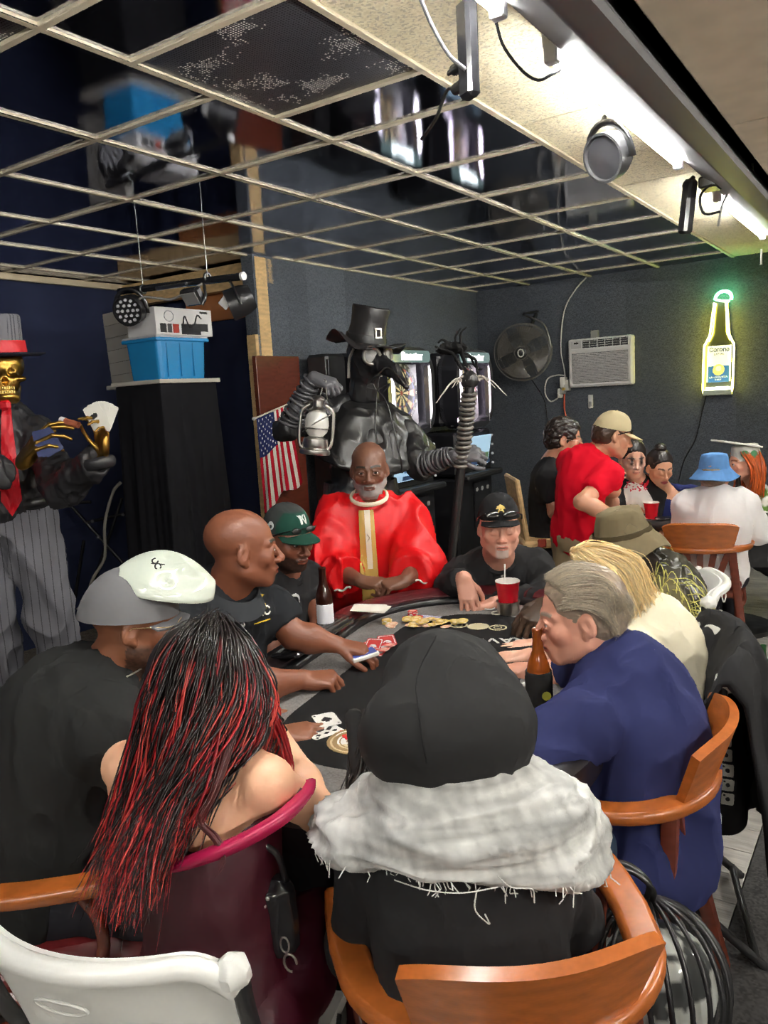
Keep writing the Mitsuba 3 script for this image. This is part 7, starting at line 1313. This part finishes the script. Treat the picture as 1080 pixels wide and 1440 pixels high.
for i in range(16): c0 = S0-S0d*(.05+.024*i); put('wrap', tube(c0+np.stack([.033*np.cos(th[::3]), .033*np.sin(th[::3]), .006*np.sin(th[::3])], 1), .010, 6, True), lin(112, 108, 100) if i % 2 else lin(70, 68, 64), 'm_leather', True, solo_s)
rg = np.random.default_rng(21)
put('skull_knob', xf(fold(trimesh.creation.icosphere(3, .045), .006, 30, 3), None, S0+V(0, 0, .02), V(1, 1, .9)), (.02, .02, .02), 'm_leather', True, solo_s)
for i in range(13):
    a_ = math.pi*(.05+.9*i/12)+(0 if i % 2 else .1); d_ = V(math.cos(a_), -.35, .15+.35*math.sin(a_)-.25*abs(math.cos(a_))); l_ = .09+.09*abs(math.cos(a_)); put('bone_claw', tube(smoothp([S0, S0+d_*l_*.5+V(0, 0, .02), S0+d_*l_+V(0, 0, -.02-.05*abs(math.cos(a_)))], 6), np.linspace(.0055, .002, 13), 6), lin(186, 182, 170), 'm_plastic', True, solo_s, 'pale bone claw')
for i, q in enumerate([[V(0.428, 3.960, 1.731), V(0.383, 3.960, 1.814), V(0.334, 3.960, 1.834), V(0.300, 3.960, 1.853)], [V(0.449, 3.980, 1.748), V(0.434, 3.980, 1.819), V(0.431, 3.980, 1.906), V(0.461, 3.980, 1.939)], [V(0.452, 4.000, 1.760), V(0.420, 4.000, 1.838), V(0.404, 4.000, 1.891), V(0.434, 4.000, 1.935)], [V(0.438, 4.020, 1.803), V(0.502, 4.020, 1.782), V(0.513, 4.020, 1.711), V(0.548, 4.020, 1.677)], [V(0.423, 4.040, 1.823), V(0.476, 4.040, 1.802), V(0.503, 4.040, 1.748), V(0.538, 4.040, 1.728)], [V(0.406, 4.060, 1.790), V(0.457, 4.060, 1.733), V(0.503, 4.060, 1.702), V(0.524, 4.060, 1.672)], [V(0.431, 4.080, 1.835), V(0.375, 4.080, 1.874), V(0.347, 4.080, 1.890), V(0.324, 4.080, 1.877)]]): put('twig', tube(smoothp(q, 5), np.linspace(.010, .004, 16), 6), (.010, .010, .010), 'm_cloth', True, solo_s)
put('feather_tuft', xf(fold(trimesh.creation.icosphere(4, .05), .02, 30, 9), None, V(0.381, 4.000, 1.841), V(1.1, .8, .45)), (.009, .009, .009), 'm_cloth', True, solo_s, 'black tuft')
ln = thing('lantern', 'silver hurricane lantern with a white globe hanging from the plague doctor figure hand', 'lantern'); L0 = V(-0.325, 3.920, 1.382); tl = roty(8); s_ = 1.18
g = lambda m: xf(m, tl, L0, s_); SIL = lin(214, 212, 206)
put('base', g(lathe([(.001, -.02), (.062, -.02), (.066, -.012), (.064, .0), (.050, .008), (.055, .02), (.052, .045), (.035, .052), (.001, .055)], 32)), SIL, 'm_metal', 40, ln, 'silver fuel base'); put('globe', g(lathe([(.03, .055), (.046, .075), (.052, .105), (.046, .14), (.034, .158), (.001, .16)], 32)), lin(214, 212, 204), 'm_gloss', 40, ln, 'white globe')
put('chimney', g(lathe([(.036, .158), (.042, .165), (.03, .172), (.022, .18), (.022, .205), (.03, .208), (.026, .218), (.012, .226), (.001, .227)], 28)), SIL, 'm_metal', 40, ln)
for q in (-1, 1): put('side_tube', g(tube(smoothp([(q*.05, 0, .0), (q*.068, 0, .03), (q*.07, 0, .12), (q*.062, 0, .165), (q*.03, 0, .19)], 6), .007, 8)), SIL, 'm_metal', True, ln)
put('wire_guard', g(cat([tube([(-.056, -.02, .07), (.0, -.058, .115), (.056, -.02, .15)], .0022, 6), tube(np.stack([.056*np.cos(th), .056*np.sin(th), 0*th+.09], 1), .002, 6, True)])), SIL*.5, 'm_metal', True, ln); put('bail', tube(smoothp([L0+tl @ V(-.06, 0, .19)*s_, V(-0.294, 3.980, 1.633), V(-0.257, 4.000, 1.726), V(-0.250, 3.960, 1.631), L0+tl @ V(.06, 0, .19)*s_], 8), .0032, 6), SIL*.6, 'm_metal', True, ln, 'wire handle')
# ---------------------------------------------------------------- skeleton gambler figure
scene['m_pinstripe'] = pr(.9, proc(lambda p, n, uv: mix((.115, .115, .128), (.03, .03, .034), (1-smoothstep(.05, .09, dr.abs((p.x*.93+p.y*.37)*30-dr.floor((p.x*.93+p.y*.37)*30)-.5)))*.7)*(.8+.4*dfbm(p.x*9, p.y*9, p.z*5, 2))), .2)
G = lin(186, 146, 72); GD = 3.6
H = person('life-size golden skeleton figure in black shirt, red tie and striped trousers', G, V(-1.746, 3.600, 1.198), V(-1.694, 3.580, 1.635), V(-1.634, 3.520, 1.810), (.45, -.9, .0), (-.92, -.4, 0), s=1.12, nohead=True, cat_='costumed figure', name='skeleton_figure', sh={'L': V(-1.567, 3.600, 1.540), 'R': V(-1.892, 3.540, 1.530)}, armr=.9,
    arms={'L': (V(-1.365, 3.350, 1.310), V(-1.117, 3.180, 1.454), (.05, -.1, 1), (.4, .9, .0), 'hold'), 'R': (V(-1.843, 3.350, 1.332), V(-1.442, 3.100, 1.437), (.9, -.2, .45), (-.3, -.5, .8), 'hold')},
    shirt=dict(name='shirt', label='black satin shirt', sleeve=1.84, col=(.014, .014, .016), mat='m_satin', seed=71, fold=.012, sg=.02, g=.01, wide=1.15))
k = H['k']; Lh = lambda *q: at_head(H, *q); R_ = H['R']
def gold_hand(w, d, n, side, pose, s_=1.12):
    F = Field(); hand_field(F, w, d, n, side, pose, s_, .004, .62); return F.mesh(.0035)
scene.pop(k+'__body', None)
F = Field(); F.ell(Lh(0, -.018, .042), V(.080, .098, .082)*1.12, R_, .02).ell(Lh(0, .05, -.025), V(.055, .045, .055)*1.12, R_, .02).ell(Lh(0, .055, -.085), V(.042, .045, .028)*1.12, R_, .012).cone(Lh(.045, -.005, -.05), Lh(.03, .06, -.095), .016, .016, .02).cone(Lh(-.045, -.005, -.05), Lh(-.03, .06, -.095), .016, .016, .02)
for q in (-1, 1): F.ell(Lh(q*.032, .10, .008), V(.024, .035, .022)*1.12, R_, .006, -1).ell(Lh(q*.055, .065, -.018), V(.022, .02, .012)*1.12, R_, .008).ell(Lh(q*.062, .07, -.06), V(.016, .05, .022)*1.12, R_, .008, -1)
F.ell(Lh(0, .105, -.028), V(.012, .03, .018)*1.12, R_, .005, -1).cone(Lh(0, -.02, -.06), V(-1.706, 3.600, 1.613), .035, .04, .02)
put('skull', F.mesh(.004), G, 'm_metal', True, k, 'golden skull')
for r_, z_ in ((-.052, 1), (-.068, -1)):
    for i in range(8): x = -.028+.008*i; put('tooth', xf(bx(.0072, .007, .014, (0, 0, 0), .002), R_, Lh(x, .098-abs(x)**2*14, r_), 1.1), lin(214, 190, 120), 'm_metal', 35, k)
HL_, HR_ = (V(-1.117, 3.180, 1.454), (.05, -.1, 1), (.4, .9, .0), 'L', 'hold'), (V(-1.424, 3.100, 1.444), (.75, -.15, .66), (-.5, -.6, .6), 'R', 'relax')
put('hand', gold_hand(*HL_), G, 'm_metal', True, k, 'golden bony hand'); put('hand', gold_hand(*HR_, 1.45), G, 'm_metal', True, k, 'golden bony hand')
A_ = V(-1.148, 3.200, 1.420); put('cuff', tube(np.stack([A_[0]+.055*np.cos(th), A_[1]+.05*np.sin(th), A_[2]+.008*np.cos(th)], 1), .016, 8, True, flat=1.6), (.016, .016, .018), 'm_satin', True, k, 'turned-back black cuff')
put('forearm_bone', cat([tube([A_, V(-1.112, 3.180, 1.477)], .014, 8), tube([A_+V(.018, 0, 0), V(-1.103, 3.180, 1.482)], .011, 8)]), G, 'm_metal', True, k)
tp_ = [V(-1.614, 3.440, 1.673), V(-1.574, 3.400, 1.526), V(-1.562, 3.380, 1.404), V(-1.577, 3.400, 1.279), V(-1.583, 3.420, 1.227)]
put('tie', sweep(smoothp(tp_, 6), rrect(.055, .010, .4, 3)*V(1, 1)) if 0 else decal(H['shirt'], Polygon([(-.018, .0), (.018, 0), (.042, -.40), (.0, -.47), (-.042, -.40)]), V(-1.610, 3.450, 1.664), (.35, -1, .0), (.06, 0, 1), .014, .03, .012), lin(196, 26, 38), 'm_satin', False, k, 'shiny red tie'); put('tie_knot', xf(bx(.05, .03, .045, (0, 0, 0), .012), None, V(-1.602, 3.430, 1.679)), lin(190, 24, 36), 'm_satin', 35, k)
def pin(v, o): q = (v-o['o']) @ R_; return np.where((np.abs(((q[:, 0]*32) % 1)-.5) < .06)[:, None], lin(44, 44, 48), lin(98, 98, 104))*(.85+.3*nz(v, 20, 2))[:, None]
F = Field(); h0 = V(-1.747, 3.600, 1.191)
F.ell(h0-V(0, 0, .03), V(.20, .15, .14), None, .05)
for kn, an, hx in ((V(-1.570, 3.550, 0.745), V(-1.607, 3.650, 0.258), .1), (V(-1.814, 3.500, 0.756), V(-1.876, 3.600, 0.205), -.09)): F.cone(h0+V(hx, 0, -.06), kn, .115, .095, .05).cone(kn, an, .095, .085, .03, 'b')
tm_ = fold(relax(F.mesh(.012), 2), .022, 7, 81, (1, 1, .5)); put('trousers', tm_, None, 'm_pinstripe', True, k, 'grey pinstriped trousers')
for an in (V(-1.607, 3.650, 0.258), V(-1.876, 3.600, 0.205)): F = Field(); F.cone(V(an[0], an[1], .05), V(an[0]+.05, an[1]-.18, .045), .055, .045, .03); F.plane((an[0], an[1], .006), (0, 0, -1), .003); put('shoe', F.mesh(.012), (.012, .012, .012), 'm_gloss', True, k)
put('belt', tube(np.stack([h0[0]+.195*np.cos(th), h0[1]+.145*np.sin(th), h0[2]+.045+0*th], 1), .02, 8, True, flat=1.4), (.014, .014, .015), 'm_leather', True, k, 'black belt'); put('buckle', bx(.06, .012, .05, h0+V(-.02, -.165, .045), .008), lin(120, 118, 112), 'm_metal', 35, k)
fp_ = [(.001, .15), (.085, .152), (.093, .145), (.09, .05), (.098, .006), (.104, .0), (.15, -.004), (.175, .004), (.176, .0), (.15, -.01), (.095, -.006), (.084, .05), (.001, .142)]
hk, hm = bucket_hat(H, fp_, lin(96, 96, 102), 'grey pinstriped hat with a red band', tilt=-4, lift=.055, amp=.002, paint=lambda v: np.where((np.hypot(v[:, 0], v[:, 1]) > .1)[:, None], lin(40, 42, 52), np.where((np.abs(((np.arctan2(v[:, 1], v[:, 0])*7) % 1)-.5) < .1)[:, None], lin(70, 70, 76), lin(112, 112, 116))))
put('hat_band', head_mesh(H, xf(lathe([(.099, .004), (.103, .006), (.0985, .05), (.094, .05)], 40), rotx(-4), (0, -.018, .085), V(.95, 1.09, 1))), lin(206, 40, 46), 'm_satin', True, k, 'red hat band')
cc = V(-1.091, 3.160, 1.601)
for i in range(5):
    a_ = -26+13*i; Q = frame(unit(V(-.15, -1, .08))) @ roty(a_); m = xf(extr(Polygon(rrect(.072, .105, .1, 3)), .0012), rotx(90)); ck = thing('playing_card', 'white playing card in the fan held up by the golden skeleton hand', 'playing card', 'cards fanned in the skeleton hand')
    put('card', xf(xf(m, None, (0, .002*i+.02, .045)), Q, cc-V(0, 0, .035)), lin(226, 224, 212), 'm_plastic', False, ck); 
    if i > 2: put('pip', xf(xf(xf(extr(Point(0, 0).buffer(.010, 8), .001), rotx(90)), None, (.012, .002*i+.0222, .05)), Q, cc-V(0, 0, .035)), (.03, .03, .03), 'm_plastic', False, ck)
c2_ = V(-1.297, 3.060, 1.523)
for i in range(3):
    ck = thing('playing_card', 'dark-backed playing card held low in the skeleton\'s other golden hand', 'playing card', 'dark cards in the lower skeleton hand'); put('card', xf(xf(extr(Polygon(rrect(.072, .105, .1, 3)), .0012), rotx(90)), frame(unit(V(.1, -1, .3))) @ roty(12+8*i), c2_+V(.008*i, .003*i-.0, 0)), lin(40, 48, 84), 'm_plastic', False, ck)
cg = thing('cigar', 'stubby cigar with a pale ash tip held in the skeleton\'s golden fingers', 'cigar'); hf_ = Field(); ct_ = hand_field(hf_, HR_[0], HR_[1], HR_[2], 'R', 'relax', 1.45, .004, .62); ct_ = ct_[0]
put('roll', cyl(ct_+V(-.012, 0, .008), ct_+V(.045, -.01, -.01), .014), lin(150, 84, 60), 'm_matte', 40, cg); put('ash', cyl(ct_+V(-.030, .003, .014), ct_+V(-.011, 0, .008), .0145), lin(206, 200, 198), 'm_matte', 40, cg, 'pale ash tip')
